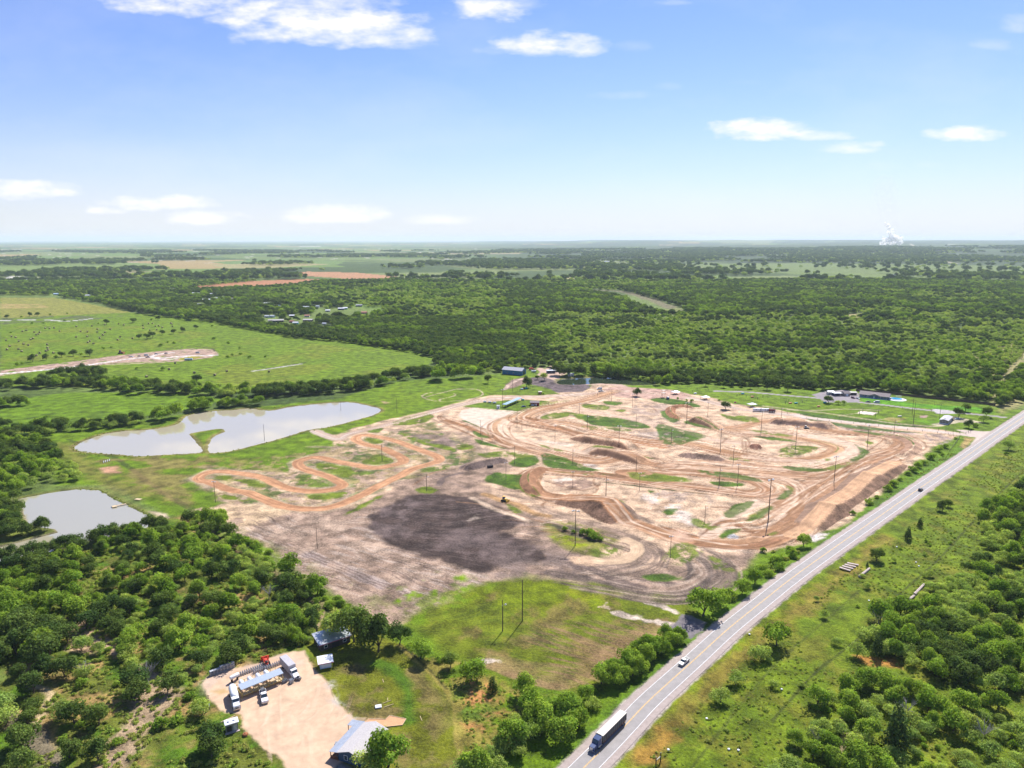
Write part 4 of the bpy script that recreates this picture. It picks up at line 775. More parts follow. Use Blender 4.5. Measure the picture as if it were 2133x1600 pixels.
class MB:
    """collects boxes, prisms, tubes and cards; build() links them as one mesh object"""
    def __init__(s): s.v = []; s.f = []
    def add(s, vs, fs):
        k = len(s.v); s.v += [tuple(map(float, p)) for p in vs]; s.f += [tuple(i+k for i in f) for f in fs]; return s
    def box(s, x0, x1, y0, y1, z0, z1, tx=0, ty=0, bev=0.0):       # tx,ty: top inset
        if bev:
            b = bev; vs = []
            for z, i in ((z0, b), (z0+b, 0), (z1-b, tx), (z1, tx+b)):
                iy = ty+(i-tx if i != 0 or z == z0 else -ty) if False else (i if z < (z0+z1)/2 else i-tx+ty)
                vs += [(x0+i+b, y0+iy, z), (x1-i-b, y0+iy, z), (x1-i, y0+iy+b, z), (x1-i, y1-iy-b, z), (x1-i-b, y1-iy, z), (x0+i+b, y1-iy, z), (x0+i, y1-iy-b, z), (x0+i, y0+iy+b, z)]
            fs = [tuple(range(7, -1, -1)), tuple(range(24, 32))]
            for r in range(3):
                for j in range(8): fs.append((r*8+j, r*8+(j+1) % 8, r*8+8+(j+1) % 8, r*8+8+j))
            return s.add(vs, fs)
        vs = [(x0, y0, z0), (x1, y0, z0), (x1, y1, z0), (x0, y1, z0), (x0+tx, y0+ty, z1), (x1-tx, y0+ty, z1), (x1-tx, y1-ty, z1), (x0+tx, y1-ty, z1)]
        return s.add(vs, [(3, 2, 1, 0), (4, 5, 6, 7), (0, 1, 5, 4), (1, 2, 6, 5), (2, 3, 7, 6), (3, 0, 4, 7)])
    def hull(s, prof, y0, y1, inset=0.0):      # side profile [(x,z)...] extruded along y, upper points pulled in
        n = len(prof); zs = [p[1] for p in prof]; lo, hi = min(zs), max(zs); vs = []
        for y, sg in ((y0, 1), (y1, -1)):
            for x, z in prof: vs.append((x, y+sg*inset*((z-lo)/(hi-lo+1e-6))**1.5, z))
        fs = [tuple(range(n)), tuple(range(2*n-1, n-1, -1))]
        for i in range(n): j = (i+1) % n; fs.append((i, n+i, n+j, j))
        return s.add(vs, fs)
    def tube(s, a, b, r0, r1=None, n=8, caps=True):
        a = Vector(a); b = Vector(b); r1 = r0 if r1 is None else r1; d = (b-a).normalized()
        u = d.orthogonal().normalized(); w_ = d.cross(u); vs = []
        for p, r in ((a, r0), (b, r1)):
            for k in range(n): t = 2*math.pi*k/n; vs.append(p+u*math.cos(t)*r+w_*math.sin(t)*r)
        fs = [(k, (k+1) % n, n+(k+1) % n, n+k) for k in range(n)]
        if caps: fs += [tuple(range(n-1, -1, -1)), tuple(range(n, 2*n))]
        return s.add([tuple(v) for v in vs], fs)
    def lathe(s, prof, c=(0, 0, 0), n=14, axis='z', sq=1.0):      # prof [(r, h)]
        vs = []; fs = []
        for r, h in prof:
            for k in range(n):
                t = 2*math.pi*k/n; a, b = r*math.cos(t), r*math.sin(t)*sq
                vs.append({'z': (c[0]+a, c[1]+b, c[2]+h), 'x': (c[0]+h, c[1]+a, c[2]+b), 'y': (c[0]+a, c[1]+h, c[2]+b)}[axis])
        for i in range(len(prof)-1):
            for k in range(n): fs.append((i*n+k, i*n+(k+1) % n, (i+1)*n+(k+1) % n, (i+1)*n+k))
        fs += [tuple(range(n-1, -1, -1)), tuple(range((len(prof)-1)*n, len(prof)*n))]
        return s.add(vs, fs)
    def mesh(s, name, m, smooth_=False):
        me = bpy.data.meshes.new(name); me.from_pydata(s.v, [], s.f); me.update(); me.materials.append(m)
        import bmesh
        bm = bmesh.new(); bm.from_mesh(me); bmesh.ops.recalc_face_normals(bm, faces=bm.faces[:]); bm.to_mesh(me); bm.free()
        if smooth_:
            for p in me.polygons: p.use_smooth = True
            try: me.set_sharp_from_angle(angle=math.radians(40))
            except Exception: pass
        return me
    def build(s, name, m, parent=None, smooth_=False): return link(name, s.mesh(name, m, smooth_), parent)
def tag(o, label, cat, group=None, kind=None):
    o['label'] = label; o['category'] = cat
    if group: o['group'] = group
    if kind: o['kind'] = kind
    return o
def thing(name, label, cat, loc, rz=0.0, group=None):
    o = bpy.data.objects.new(name, None); col_main.objects.link(o); o.empty_display_size = .5
    if len(loc) == 2: loc = (loc[0], loc[1], GZ(*loc))
    o.location = loc; o.rotation_euler = (0, 0, rz); return tag(o, label, cat, group)
def kids(o): return [c for c in KIDS.get(o.name, [])]
def dup(o, loc, rz=0.0, label=None, group=None, scale=None):
    r = o.copy(); col_main.objects.link(r)
    if len(loc) == 2: loc = (loc[0], loc[1], GZ(*loc))
    r.location = loc; r.rotation_euler = (0, 0, rz)
    if scale is not None: r.scale = (scale,)*3 if isinstance(scale, (int, float)) else scale
    if label: r['label'] = label
    if group: r['group'] = group
    for ch in o.children:
        c = ch.copy(); col_main.objects.link(c); c.parent = r
        for g in ch.children:
            d = g.copy(); col_main.objects.link(d); d.parent = c
    return r
# highway surface and paint
asph = mat('asphalt', (.265, .245, .235), rough=.82, var=.10, vs=.35, bump=.15, spec=.5)
should = mat('chip_seal_shoulder', (.34, .28, .25), rough=.9, var=.12, vs=.6, bump=.2)
ribbon('road', -3.9, 3.9, .10, asph)
ribbon('road_shoulder', 3.9, 6.2, .09, should); ribbon('road_shoulder', -6.2, -3.9, .09, should)
paintw = mat('white_road_paint', (.75, .74, .74), rough=.7, var=.15, vs=.8); painty = mat('yellow_road_paint', (.70, .43, .12), rough=.7, var=.15, vs=.8)
ribbon('road_marking', 3.6, 3.76, .125, paintw); ribbon('road_marking', -3.76, -3.6, .125, paintw)
ribbon('road_marking', .07, .20, .125, painty); ribbon('road_marking', -.20, -.07, .125, painty)
# ------------------------------------------------------------------ vegetation
def leaf_mat(name, c, var=.35, trans=.35, c2=None):
    m = bpy.data.materials.new(name); m.use_nodes = True; t = m.node_tree; t.nodes.clear(); L_ = t.links.new
    o = t.nodes.new('ShaderNodeOutputMaterial'); d = t.nodes.new('ShaderNodeBsdfDiffuse'); tr = t.nodes.new('ShaderNodeBsdfTranslucent'); mx = t.nodes.new('ShaderNodeMixShader')
    va = t.nodes.new('ShaderNodeVertexColor'); va.layer_name = 'Col'
    oi = t.nodes.new('ShaderNodeObjectInfo')
    ramp = t.nodes.new('ShaderNodeMix'); ramp.data_type = 'RGBA'; ramp.inputs[6].default_value = (*c, 1); ramp.inputs[7].default_value = (*(c2 or [x*.6 for x in c]), 1)
    L_(oi.outputs['Random'], ramp.inputs[0])
    mul = t.nodes.new('ShaderNodeMix'); mul.data_type = 'RGBA'; mul.blend_type = 'MULTIPLY'; mul.inputs[0].default_value = 1
    L_(ramp.outputs[2], mul.inputs[6]); L_(va.outputs['Color'], mul.inputs[7])
    L_(mul.outputs[2], d.inputs['Color'])
    tc_ = t.nodes.new('ShaderNodeMix'); tc_.data_type = 'RGBA'; tc_.blend_type = 'MULTIPLY'; tc_.inputs[0].default_value = 1
    L_(mul.outputs[2], tc_.inputs[6]); tc_.inputs[7].default_value = (1.25, 1.3, .5, 1); L_(tc_.outputs[2], tr.inputs['Color'])
    mx.inputs[0].default_value = trans; L_(d.outputs[0], mx.inputs[1]); L_(tr.outputs[0], mx.inputs[2]); L_(mx.outputs[0], o.inputs[0])
    return m
LM = {'oak': leaf_mat('oak_leaves', (.135, .19, .042), trans=.35, c2=(.055, .10, .028)),
      'mesquite': leaf_mat('mesquite_leaves', (.38, .45, .11), trans=.45, c2=(.24, .335, .09)),
      'elm': leaf_mat('elm_leaves', (.27, .37, .055), trans=.45, c2=(.16, .26, .035)),
      'cedar': leaf_mat('cedar_needles', (.06, .10, .03), trans=.2, c2=(.07, .11, .03)),
      'brush': leaf_mat('brush_leaves', (.30, .40, .08), trans=.45, c2=(.36, .36, .11))}
bark = mat('bark', (.09, .07, .055), rough=.9, var=.25, vs=3, bump=.5)
def crown_mesh(name, kind, seed, rad, h, z0, nleaf, ls, nl=8, flat=.6, cone=False):
    g = np.random.default_rng(seed); lob = []
    for i in range(nl):
        a = g.uniform(0, 2*math.pi); q = g.uniform(0, 1)
        if cone:
            zz = z0+h*(i+.5)/nl; rr = rad*(1-.85*(i/nl))**.8; lob.append((g.normal(0, rad*.08), g.normal(0, rad*.08), zz, rr*.85, rr*.75+h/nl*.5))
        else:
            r = rad*.66*math.sqrt(q) if i else 0; lo_ = .12 if z0 < .1 else .30; zz = z0+h*(lo_+.38*(1-(r/rad)**2))+g.normal(0, h*.09)-(h*.12 if i % 3 == 2 else 0)
            s = rad*g.uniform(.30, .52); lob.append((r*math.cos(a), r*math.sin(a), zz, s, s*flat+h*.10))
    lob = np.array(lob); w_ = lob[:, 3]**2; pick = g.choice(len(lob), nleaf, p=w_/w_.sum())
    d = g.normal(size=(nleaf, 3)); d /= np.linalg.norm(d, axis=1)[:, None]
    low = d[:, 2] < -.35; d[low, 2] *= -.6
    rr = np.where(g.uniform(size=nleaf) < .1, g.uniform(1.0, 1.32, nleaf), g.uniform(.72, 1.06, nleaf))
    c = lob[pick]; p = np.stack([c[:, 0]+d[:, 0]*c[:, 3]*rr, c[:, 1]+d[:, 1]*c[:, 3]*rr, c[:, 2]+d[:, 2]*c[:, 4]*rr], 1)
    nrm = d+g.normal(0, .55, (nleaf, 3)); nrm[:, 2] += .55; nrm /= np.linalg.norm(nrm, axis=1)[:, None]
    t1 = np.cross(nrm, g.normal(size=(nleaf, 3))); t1 /= np.linalg.norm(t1, axis=1)[:, None]; t2 = np.cross(nrm, t1)
    s = ls*g.uniform(.6, 1.25, nleaf); s2 = s*g.uniform(.55, 1.0, nleaf)
    q = np.stack([p-t1*s[:, None]*.5, p-t2*s2[:, None]*.5, p+t1*s[:, None]*.5, p+t2*s2[:, None]*.5], 1).reshape(-1, 3)
    lt = 1+g.normal(0, .22, nleaf)+g.normal(0, .16, len(lob))[pick]
    cc = np.repeat(np.clip(np.stack([lt*(1+g.normal(0, .06, nleaf)), lt, lt*.95], 1), .45, 1.7), 4, 0)
    q[:, 2] = np.maximum(q[:, 2], .05)
    return raw_mesh(name, q, np.arange(nleaf*4).reshape(-1, 4), LM[kind], cc, smooth_=False)
def trunk_mesh(name, seed, rad, h, z0, r0, multi=1):
    g = random.Random(seed); mb = MB(); n = multi
    for k in range(n):
        a = g.uniform(0, 6.28); base = Vector((0, 0, -.3)); fork = Vector((math.cos(a)*rad*.1*n, math.sin(a)*rad*.1*n, z0+h*.12))
        mb.tube(base, fork, r0, r0*.62, 7, False)
        for j in range(4):
            b = a+j*1.6+g.uniform(-.4, .4); e = Vector((math.cos(b)*rad*.5, math.sin(b)*rad*.5, z0+h*g.uniform(.35, .6)))
            mid = fork.lerp(e, .5)+Vector((0, 0, h*.06)); mb.tube(fork, mid, r0*.5, r0*.3, 6, False); mb.tube(mid, e, r0*.3, r0*.1, 5, False)
    return mb.mesh(name, bark)
# kind: (leaf kind, crown radius, crown height, clear trunk, leaves, leaf size, lobes, flatness, trunk r, stems)
SPEC = {'oak': ('oak', 4.2, 6.2, .5, 2200, .56, 14, .8, .28, 1), 'mesquite': ('mesquite', 3.8, 4.2, .5, 1600, .46, 18, .6, .14, 2),
        'elm': ('elm', 4.6, 7.2, .4, 2300, .62, 16, .72, .3, 1), 'cedar': ('cedar', 2.6, 6.6, .3, 1100, .5, 8, 1, .2, 1),
        'bush': ('elm', 2.3, 2.7, .05, 700, .42, 9, .75, .09, 2), 'brush': ('brush', 1.5, 1.0, .0, 200, .42, 5, .6, .05, 2)}
NVAR = {'oak': 6, 'mesquite': 7, 'elm': 5, 'cedar': 3, 'bush': 4, 'brush': 4}
CRM = {}; TRM = {}
for kd, (lk, rad, h, z0, nlf, ls, nl, fl, tr, ms) in SPEC.items():
    CRM[kd] = []; TRM[kd] = []
    for i in range(NVAR[kd]):
        g = random.Random(i*31+len(kd)); f = g.uniform(.88, 1.12); hh = h*g.uniform(.88, 1.14)
        CRM[kd].append(crown_mesh(kd+'_crown', lk, 100*i+len(kd)*7+ord(kd[0]), rad*f, hh, z0, nlf, ls, nl, fl, kd == 'cedar'))
        TRM[kd].append(trunk_mesh(kd+'_trunk', i+3, rad*f, hh, z0, tr, ms))
FIRST = {}
def plant(kd, x, y, s, label, group=None, rz=None, cat=None, name=None, z=None, sz=1.0):
    i = R.randrange(NVAR[kd])
    nm = name or {'oak': 'oak_tree', 'mesquite': 'mesquite_tree', 'elm': 'elm_tree', 'cedar': 'cedar_tree', 'bush': 'shrub', 'brush': 'shrub'}[kd]
    o = bpy.data.objects.new(nm, None); col_main.objects.link(o); o.location = (x, y, GZ(x, y) if z is None else z)
    o.rotation_euler = (0, 0, R.uniform(0, 6.28) if rz is None else rz); o.scale = (s, s, s*sz)
    tag(o, label, cat or ('shrub' if kd in ('bush', 'brush') else 'tree'), group)
    cobj = link('crown', CRM[kd][i], o); tobj = link('trunk', TRM[kd][i], o)
    FIRST.setdefault((kd, i), cobj); USED.append((x, y, SPEC[kd][1]*s)); return o
USED = []
def inpoly(x, y, P):
    ins = False; n = len(P)
    for i in range(n):
        ax, ay = P[i]; bx, by = P[(i+1) % n]
        if (ay > y) != (by > y) and x < (bx-ax)*(y-ay)/(by-ay)+ax: ins = not ins
    return ins
def T_(px, py, kd, s, label, group=None, **k):
    x, y = G(px, py); return plant(kd, x, y, s, label, group, **k)

# --- single trees one can name
T_(808, 1598, 'elm', 1.55, 'round dark green tree overhanging the roof of the blue house')
T_(772, 1608, 'mesquite', 1.45, 'loose olive tree in front of the gable end of the blue house')
T_(700, 1328, 'mesquite', 1.8, 'spreading tree with branches over the metal barn roof', sz=1.3)
T_(738, 1338, 'oak', 1.75, 'tall dark tree just right of the barn behind the lawn', sz=1.2)
T_(788, 1358, 'oak', 1.9, 'large dark oak casting the widest shadow over the lawn', sz=1.15)
T_(762, 1345, 'oak', 1.5, 'dark tree squeezed between the two large lawn oaks')
T_(832, 1342, 'oak', 1.15, 'small dark oak at the far corner of the lawn')
T_(652, 1318, 'cedar', 1.1, 'slim cedar beside the narrow dirt track behind the barn')
T_(876, 1372, 'elm', 1.2, 'round light green tree left of the row below the ploughed square', sz=.8)
T_(916, 1378, 'bush', .9, 'small shrub right of the round light green tree')
T_(938, 1392, 'oak', .85, 'dark upright tree in the middle of the row below the green square')
T_(982, 1418, 'elm', 1.2, 'dense rounded tree touching the green square edge', sz=.9)
T_(1026, 1442, 'cedar', .85, 'narrow dark cedar right of the dense rounded tree')
T_(1866, 1562, 'cedar', 2.1, 'broad dark cedar standing alone in the pale right foreground brush')
T_(1786, 1592, 'elm', 1.1, 'rounded dark green tree left of the broad dark cedar')
T_(1826, 1366, 'cedar', 1.2, 'dark cedar at the meadow edge beside the brown grass gap')
T_(1784, 1368, 'mesquite', 1.1, 'mesquite left of the dark cedar at the meadow edge')
T_(1700, 1470, 'elm', .95, 'round headed green tree on the meadow edge above the pale brush')
T_(1770, 1480, 'elm', 1.0, 'second round headed tree behind the pale brush', sz=.9)
T_(1618, 1344, 'elm', 1.3, 'largest green tree on the right hand road verge')
T_(1582, 1374, 'mesquite', 1.2, 'pale mesquite leaning beside the largest verge tree')
T_(1533, 1426, 'mesquite', .95, 'round olive bush tree, upper of the pair near the road')
T_(1500, 1462, 'mesquite', 1.05, 'round olive bush tree, lower of the pair near the road')
T_(1640, 1318, 'bush', .9, 'small leafy shrub behind the largest verge tree')
T_(1826, 1168, 'oak', 1.0, 'dense dark tree right of the broken concrete slabs')
T_(1806, 1182, 'cedar', .4, 'tiny dark cedar between the slabs and the dense dark tree')
T_(1890, 1124, 'cedar', 1.0, 'dark cedar beside a bare shrub across the meadow')
T_(1916, 1098, 'cedar', .75, 'small dark cedar farther up the meadow')
T_(1962, 1064, 'oak', .9, 'dark clump tree alone high in the meadow, left one')
T_(1975, 1056, 'oak', .7, 'smaller tree against the right of the dark meadow clump')
T_(2100, 936, 'mesquite', 1.5, 'bushy tree by the road near the entrance drive')
T_(2096, 948, 'bush', 1.0, 'low round shrub below the bushy tree by the road')
T_(1674, 1136, 'elm', .9, 'bright tree at the foot of the track beside the road fence')
T_(1463, 1280, 'elm', 1.75, 'big bright bushy tree next to the dark gravel pad', sz=.9)
T_(1500, 1262, 'elm', 1.1, 'bright shrub tree right of the big bushy one')
T_(1525, 1245, 'bush', 1.8, 'leafy shrub between the gravel pad and the track')
T_(1545, 1236, 'elm', .95, 'rounded shrub tree in the verge row by the berm')
T_(1572, 1215, 'elm', .9, 'shrub tree next to the berm at the highway bend')
T_(1600, 1200, 'bush', 1.5, 'last green shrub before the grey brush patch')
for i, (a, b, s) in enumerate([(1585, 1190, 1.2), (1600, 1180, 1.5), (1618, 1172, 1.6), (1635, 1165, 1.5), (1650, 1158, 1.4), (1662, 1150, 1.2), (1625, 1186, 1.3), (1605, 1190, 1.2), (1645, 1148, 1.0), (1660, 1165, 1.1), (1590, 1150, .8), (1610, 1150, .8)]):
    T_(a, b, 'brush' if i % 2 else 'bush', s*1.25, 'grey green reedy shrub in the patch below the track by the road', 'reedy shrubs below the track', cat='shrub')
for a, b, s in [(1970, 933, 1.5), (1957, 941, 1.5), (1941, 956, 1.9), (1924, 966, 1.3), (1912, 973, 1.5), (1903, 982, 1.5), (1892, 988, 1.2), (1874, 1000, .9), (1863, 1012, 1.9), (1849, 1021, 1.6), (1825, 1036, .9), (1810, 1049, 1.6), (1776, 1070, 1.0), (1990, 915, .8), (1898, 978, 1.2), (1962, 948, 1.0)]:
    T_(a, b, 'bush', s, 'rounded roadside bush along the fence between track and highway', 'bushes along the roadside fence')
# trees round the facility
T_(1327, 826, 'oak', 1.25, 'round dark tree alone at the drive junction above the track')
T_(1097, 807, 'oak', 1.5, 'dark tree below the blue barn at the mulch bank', sz=1.2)
T_(1119, 791, 'oak', .75, 'small tree between the mulch bank tree and the pale one')
T_(1133, 793, 'mesquite', 1.5, 'airy tree with a bare lower trunk near the blue barn', sz=1.4)
T_(1017, 798, 'oak', 1.2, 'dark tree on the lawn left of the blue barn', sz=1.2)
T_(1512, 853, 'oak', 1.25, 'dome shaped tree on a grass island beside the flag')
T_(1411, 831, 'bush', .8, 'small clipped tree, left of three near the pavilions'); T_(1430, 835, 'bush', .8, 'small clipped tree, middle of three near the pavilions'); T_(1441, 837, 'bush', 1.1, 'small clipped tree, right of three near the pavilions')
T_(1498, 835, 'bush', .8, 'small tree behind the dome shaped tree')
T_(1726, 840, 'oak', 1.2, 'tree at the corner of the gravel parking by the grey house')
T_(1745, 843, 'mesquite', .9, 'light shrub tree right of the parking corner tree'); T_(1757, 843, 'mesquite', .8, 'smaller light shrub beside the parking corner')
T_(1996, 870, 'oak', 1.25, 'dark tree behind the mobile home'); T_(2011, 857, 'oak', 1.1, 'second dark tree behind the mobile home')
T_(2018, 892, 'oak', 1.05, 'dark tree on the front lawn beside the board fence'); T_(2034, 890, 'bush', 1.5, 'round shrub right of the front lawn tree')
T_(2055, 868, 'oak', 1.35, 'dark tree near the highway end of the long board fence'); T_(2049, 879, 'mesquite', 1.35, 'pale tree in front of the fence end tree')
for a, b, s in [(1470, 805, 1.0), (1508, 808, .9), (1525, 806, .8), (1563, 810, .9), (1598, 812, 1.35), (1641, 816, 1.2), (1495, 800, 1.1), (1545, 806, .9)]:
    T_(a, b, 'oak', s, 'dark tree standing in the row along the far drive', 'row of trees along the far drive', sz=1.2)
# isolated pasture trees
PT = [(15, 660), (46, 657), (62, 655), (78, 655), (105, 653), (140, 650), (68, 671), (90, 670), (135, 665), (22, 690), (205, 671), (222, 672), (277, 669), (280, 668), (316, 663), (330, 663), (385, 664), (422, 668), (442, 676), (408, 682), (380, 688), (362, 692), (338, 694), (318, 700), (306, 703), (290, 703), (215, 723), (231, 721), (187, 738), (168, 735), (152, 738), (129, 740), (117, 742), (96, 746), (68, 750), (45, 755), (35, 758), (362, 712), (335, 718), (475, 712), (445, 703), (350, 710), (520, 742), (553, 740), (500, 735), (474, 742), (484, 737), (410, 795), (285, 765), (338, 767), (240, 785), (500, 722), (206, 780), (160, 778)]
for i, (a, b) in enumerate(PT):
    big_ = i in (0, 2, 3, 11, 12, 13, 15, 16, 19, 20, 21, 22, 23, 24, 25, 28, 30, 31, 33, 34, 47)
    T_(a, b+4, 'oak' if big_ else 'bush', R.uniform(1.1, 1.5) if big_ else R.uniform(1.1, 1.9), 'dark tree scattered over the open hay pasture at the left' if big_ else 'small shrub dotted over the open hay pasture at the left', 'trees in the hay pasture' if big_ else 'shrubs in the hay pasture')
# shrubs in the hollow
for a, b, s in [(1225, 1117, 1.9), (1234, 1120, 1.8), (1215, 1113, 1.3), (1176, 1105, 1.0), (1240, 1124, 1.3), (1195, 1110, .8), (1250, 1126, 1.0)]:
    T_(a, b, 'bush', s, 'dark shrub in the weedy hollow by the tall lamp', 'shrubs in the hollow')

# --- belts and woods: the nearest trees one by one, the rest as one mass each
def scatter_poly(pts, sp, jit=.45, world=False):
    P = np.array(pts, float) if world else W(pts)
    x0, y0 = P.min(0); x1, y1 = P.max(0); nx = int((x1-x0)/sp)+1; ny = int((y1-y0)/sp)+1
    xs, ys = np.meshgrid(np.arange(nx), np.arange(ny)); xs = x0+(xs+.5*(ys % 2))*sp; ys = y0+ys*sp
    xs = xs.ravel()+rng.normal(0, sp*jit, xs.size); ys = ys.ravel()+rng.normal(0, sp*jit, ys.size)
    s = sd_poly(xs, ys, P); k = s > (fbm(xs, ys, sp*4, 5)-.5)*sp*1.5
    return xs[k], ys[k]
def scatter_line(pts, w_, sp):
    P = smooth(W(pts), 5); o = []
    for i in range(len(P)-1):
        e = P[i+1]-P[i]; ln = np.linalg.norm(e); k = rng.poisson(ln*w_/(sp*sp))
        for _ in range(k):
            p = P[i]+e*rng.uniform(); n = np.array((-e[1], e[0]))/(ln+1e-9); q = p+n*rng.uniform(-.5, .5)*w_; o.append(q)
    o = np.array(o) if o else np.zeros((0, 2)); return o[:, 0], o[:, 1]
CLEAR = [np.array(W(p)) for p in (
    [(655, 650), (700, 642), (790, 642), (800, 652), (740, 662), (660, 665)], [(395, 600), (560, 583), (715, 583), (650, 590), (560, 600), (420, 605)], [(570, 572), (640, 565), (828, 575), (790, 586), (600, 578)],
    [(1200, 602), (1290, 606), (1350, 620), (1422, 642), (1422, 657), (1370, 655), (1290, 620), (1210, 606)], [(1766, 654), (1797, 653), (1797, 663), (1768, 663)])]
MASS = []
def mass(name, label, cat, groups, pts3=None):
    """one countless wood: points instanced with the crowns of trees that stand in the scene"""
    for kd, (xs, ys, sc) in groups.items():
        pass
IND = []          # candidate single trees (x, y, kind, scale, woodname)
MPTS = {}
def wood(wname, xs, ys, mix, smin, smax, nseed=1, clr=True, indiv=True, nmix=None, ns=60):
    if clr:
        for P in CLEAR:
            if len(xs):
                k = sd_poly(xs, ys, P) < -3; xs, ys = xs[k], ys[k]
    kinds = list(mix); wts = np.array([mix[k] for k in kinds]); wts = wts/wts.sum(); cum = np.cumsum(wts)
    n = fbm(xs, ys, ns, nseed, 3, .55)
    r = np.clip(.5+(n-.5)*2.6+rng.normal(0, .22, len(xs)), 0, .9999)
    for x, y, q in zip(xs, ys, r):
        kd = kinds[int(np.searchsorted(cum, q))]; IND.append((x, y, kd, rng.uniform(smin, smax), wname, indiv))
# left foreground wood
LWP = [(-60, 1185), (60, 1170), (100, 1160), (230, 1130), (300, 1115), (345, 1100), (400, 1092), (450, 1110), (520, 1150), (600, 1210), (660, 1262), (690, 1290), (655, 1300), (640, 1335), (560, 1362), (430, 1400), (410, 1420), (330, 1430), (250, 1380), (200, 1300), (100, 1290), (-80, 1330)]
xs, ys = scatter_poly(LWP, 4.4); k_ = fbm(xs, ys, 16, 41, 3) > .40; xs, ys = xs[k_], ys[k_]
wood('left_near', xs, ys, {'elm': .14, 'bush': .22, 'mesquite': .64}, .45, .85, 3, clr=False, ns=22)
xs, ys = scatter_poly(LWP, 11)
wood('left_near', xs, ys, {'oak': .7, 'elm': .3}, .75, 1.25, 13, clr=False, ns=20)
xs, ys = scatter_line([(-40, 1172), (60, 1160), (140, 1142), (230, 1125), (300, 1112), (340, 1098)], 10, 5.5)
wood('left_near', xs, ys, {'oak': 1}, .8, 1.2, 13, clr=False, ns=20)
xs, ys = scatter_poly([(-80, 1250), (30, 1260), (100, 1300), (120, 1350), (90, 1400), (-100, 1440)], 7)
wood('left_near', xs, ys, {'oak': .7, 'elm': .3}, 1.0, 1.5, 13, clr=False, ns=20)
xs, ys = scatter_poly([(-100, 1270), (200, 1290), (330, 1400), (420, 1440), (440, 1500), (560, 1600), (-100, 1640)], 11)
wood('left_open', xs, ys, {'oak': .3, 'bush': .35, 'mesquite': .35}, .8, 1.45, 4, clr=False, ns=20)
xs, ys = scatter_line([(400, 1075), (470, 1110), (560, 1170), (640, 1230), (700, 1262), (740, 1285)], 8, 4.2)
wood('left_edge', xs, ys, {'bush': .7, 'elm': .3}, .8, 1.3, 5, clr=False)
xs, ys = scatter_poly([(-60, 880), (40, 895), (90, 930), (130, 965), (165, 985), (165, 1005), (100, 1010), (30, 1030), (-60, 1060)], 7); wood('left_bank', xs, ys, {'oak': .5, 'elm': .3, 'mesquite': .2}, .8, 1.3, 6)
xs, ys = scatter_poly([(-80, 1030), (22, 1048), (40, 1062), (46, 1085), (90, 1100), (95, 1108), (30, 1122), (-80, 1135)], 5.5); wood('left_point', xs, ys, {'oak': .7, 'elm': .3}, .8, 1.2, 7)
# creek belts across the pastures
xs, ys = scatter_line([(-20, 812), (40, 806), (100, 805), (150, 800), (200, 803), (250, 810), (300, 814), (340, 813)], 34, 8); wood('creek', xs, ys, {'oak': .5, 'elm': .3, 'mesquite': .2}, 0.98, 1.65, 8)
xs, ys = scatter_line([(340, 815), (400, 818), (470, 822), (540, 820), (600, 822), (680, 815), (750, 806), (820, 792), (880, 780), (950, 775), (1010, 775)], 32, 7.5); wood('creek', xs, ys, {'oak': .6, 'elm': .2, 'mesquite': .2}, 1.10, 1.71, 9)
xs, ys = scatter_line([(100, 790), (150, 782), (190, 782), (200, 790)], 20, 9); wood('creek', xs, ys, {'oak': 1}, 1.34, 1.89, 9)
xs, ys = scatter_line([(40, 925), (90, 900), (150, 893), (200, 890), (250, 884), (290, 884)], 22, 7); wood('creek', xs, ys, {'oak': .6, 'mesquite': .4}, 0.98, 1.53, 10)
xs, ys = scatter_line([(320, 878), (345, 874), (365, 868)], 14, 6); wood('creek', xs, ys, {'elm': 1}, 1.34, 1.77, 10)
xs, ys = scatter_line([(395, 855), (430, 852), (470, 846), (510, 843), (550, 842)], 16, 6.5); wood('creek', xs, ys, {'elm': .6, 'mesquite': .4}, 0.98, 1.42, 11)
xs, ys = scatter_line([(-20, 850), (20, 848), (45, 842)], 20, 8); wood('creek', xs, ys, {'oak': .6, 'elm': .4}, 1.10, 1.53, 11)
xs, ys = scatter_line([(45, 888), (90, 875), (125, 864)], 6, 6); wood('creek', xs, ys, {'bush': 1}, 1.10, 1.53, 11)
xs, ys = scatter_line([(905, 792), (960, 790), (1000, 785)], 16, 9); wood('creek', xs, ys, {'elm': 1}, 1.59, 2.12, 11)
xs, ys = scatter_line([(1290, 797), (1330, 797), (1370, 800), (1400, 797)], 12, 8); wood('creek', xs, ys, {'elm': .8, 'oak': .2}, 1.34, 1.77, 12)
# row below the green square and along the road
xs, ys = scatter_poly([(1050, 1440), (1100, 1450), (1160, 1470), (1215, 1470), (1245, 1480), (1225, 1530), (1170, 1560), (1120, 1560), (1060, 1610), (940, 1640), (985, 1590), (1030, 1540), (1080, 1490)], 5.4); wood('corner', xs, ys, {'elm': .85, 'mesquite': .15}, .75, 1.2, 14, clr=False)
xs, ys = scatter_line([(1215, 1470), (1255, 1440), (1290, 1412), (1330, 1380), (1395, 1345), (1425, 1330)], 8, 4.6); wood('corner', xs, ys, {'elm': .5, 'bush': .3, 'mesquite': .2}, .6, 1.0, 15, clr=False)
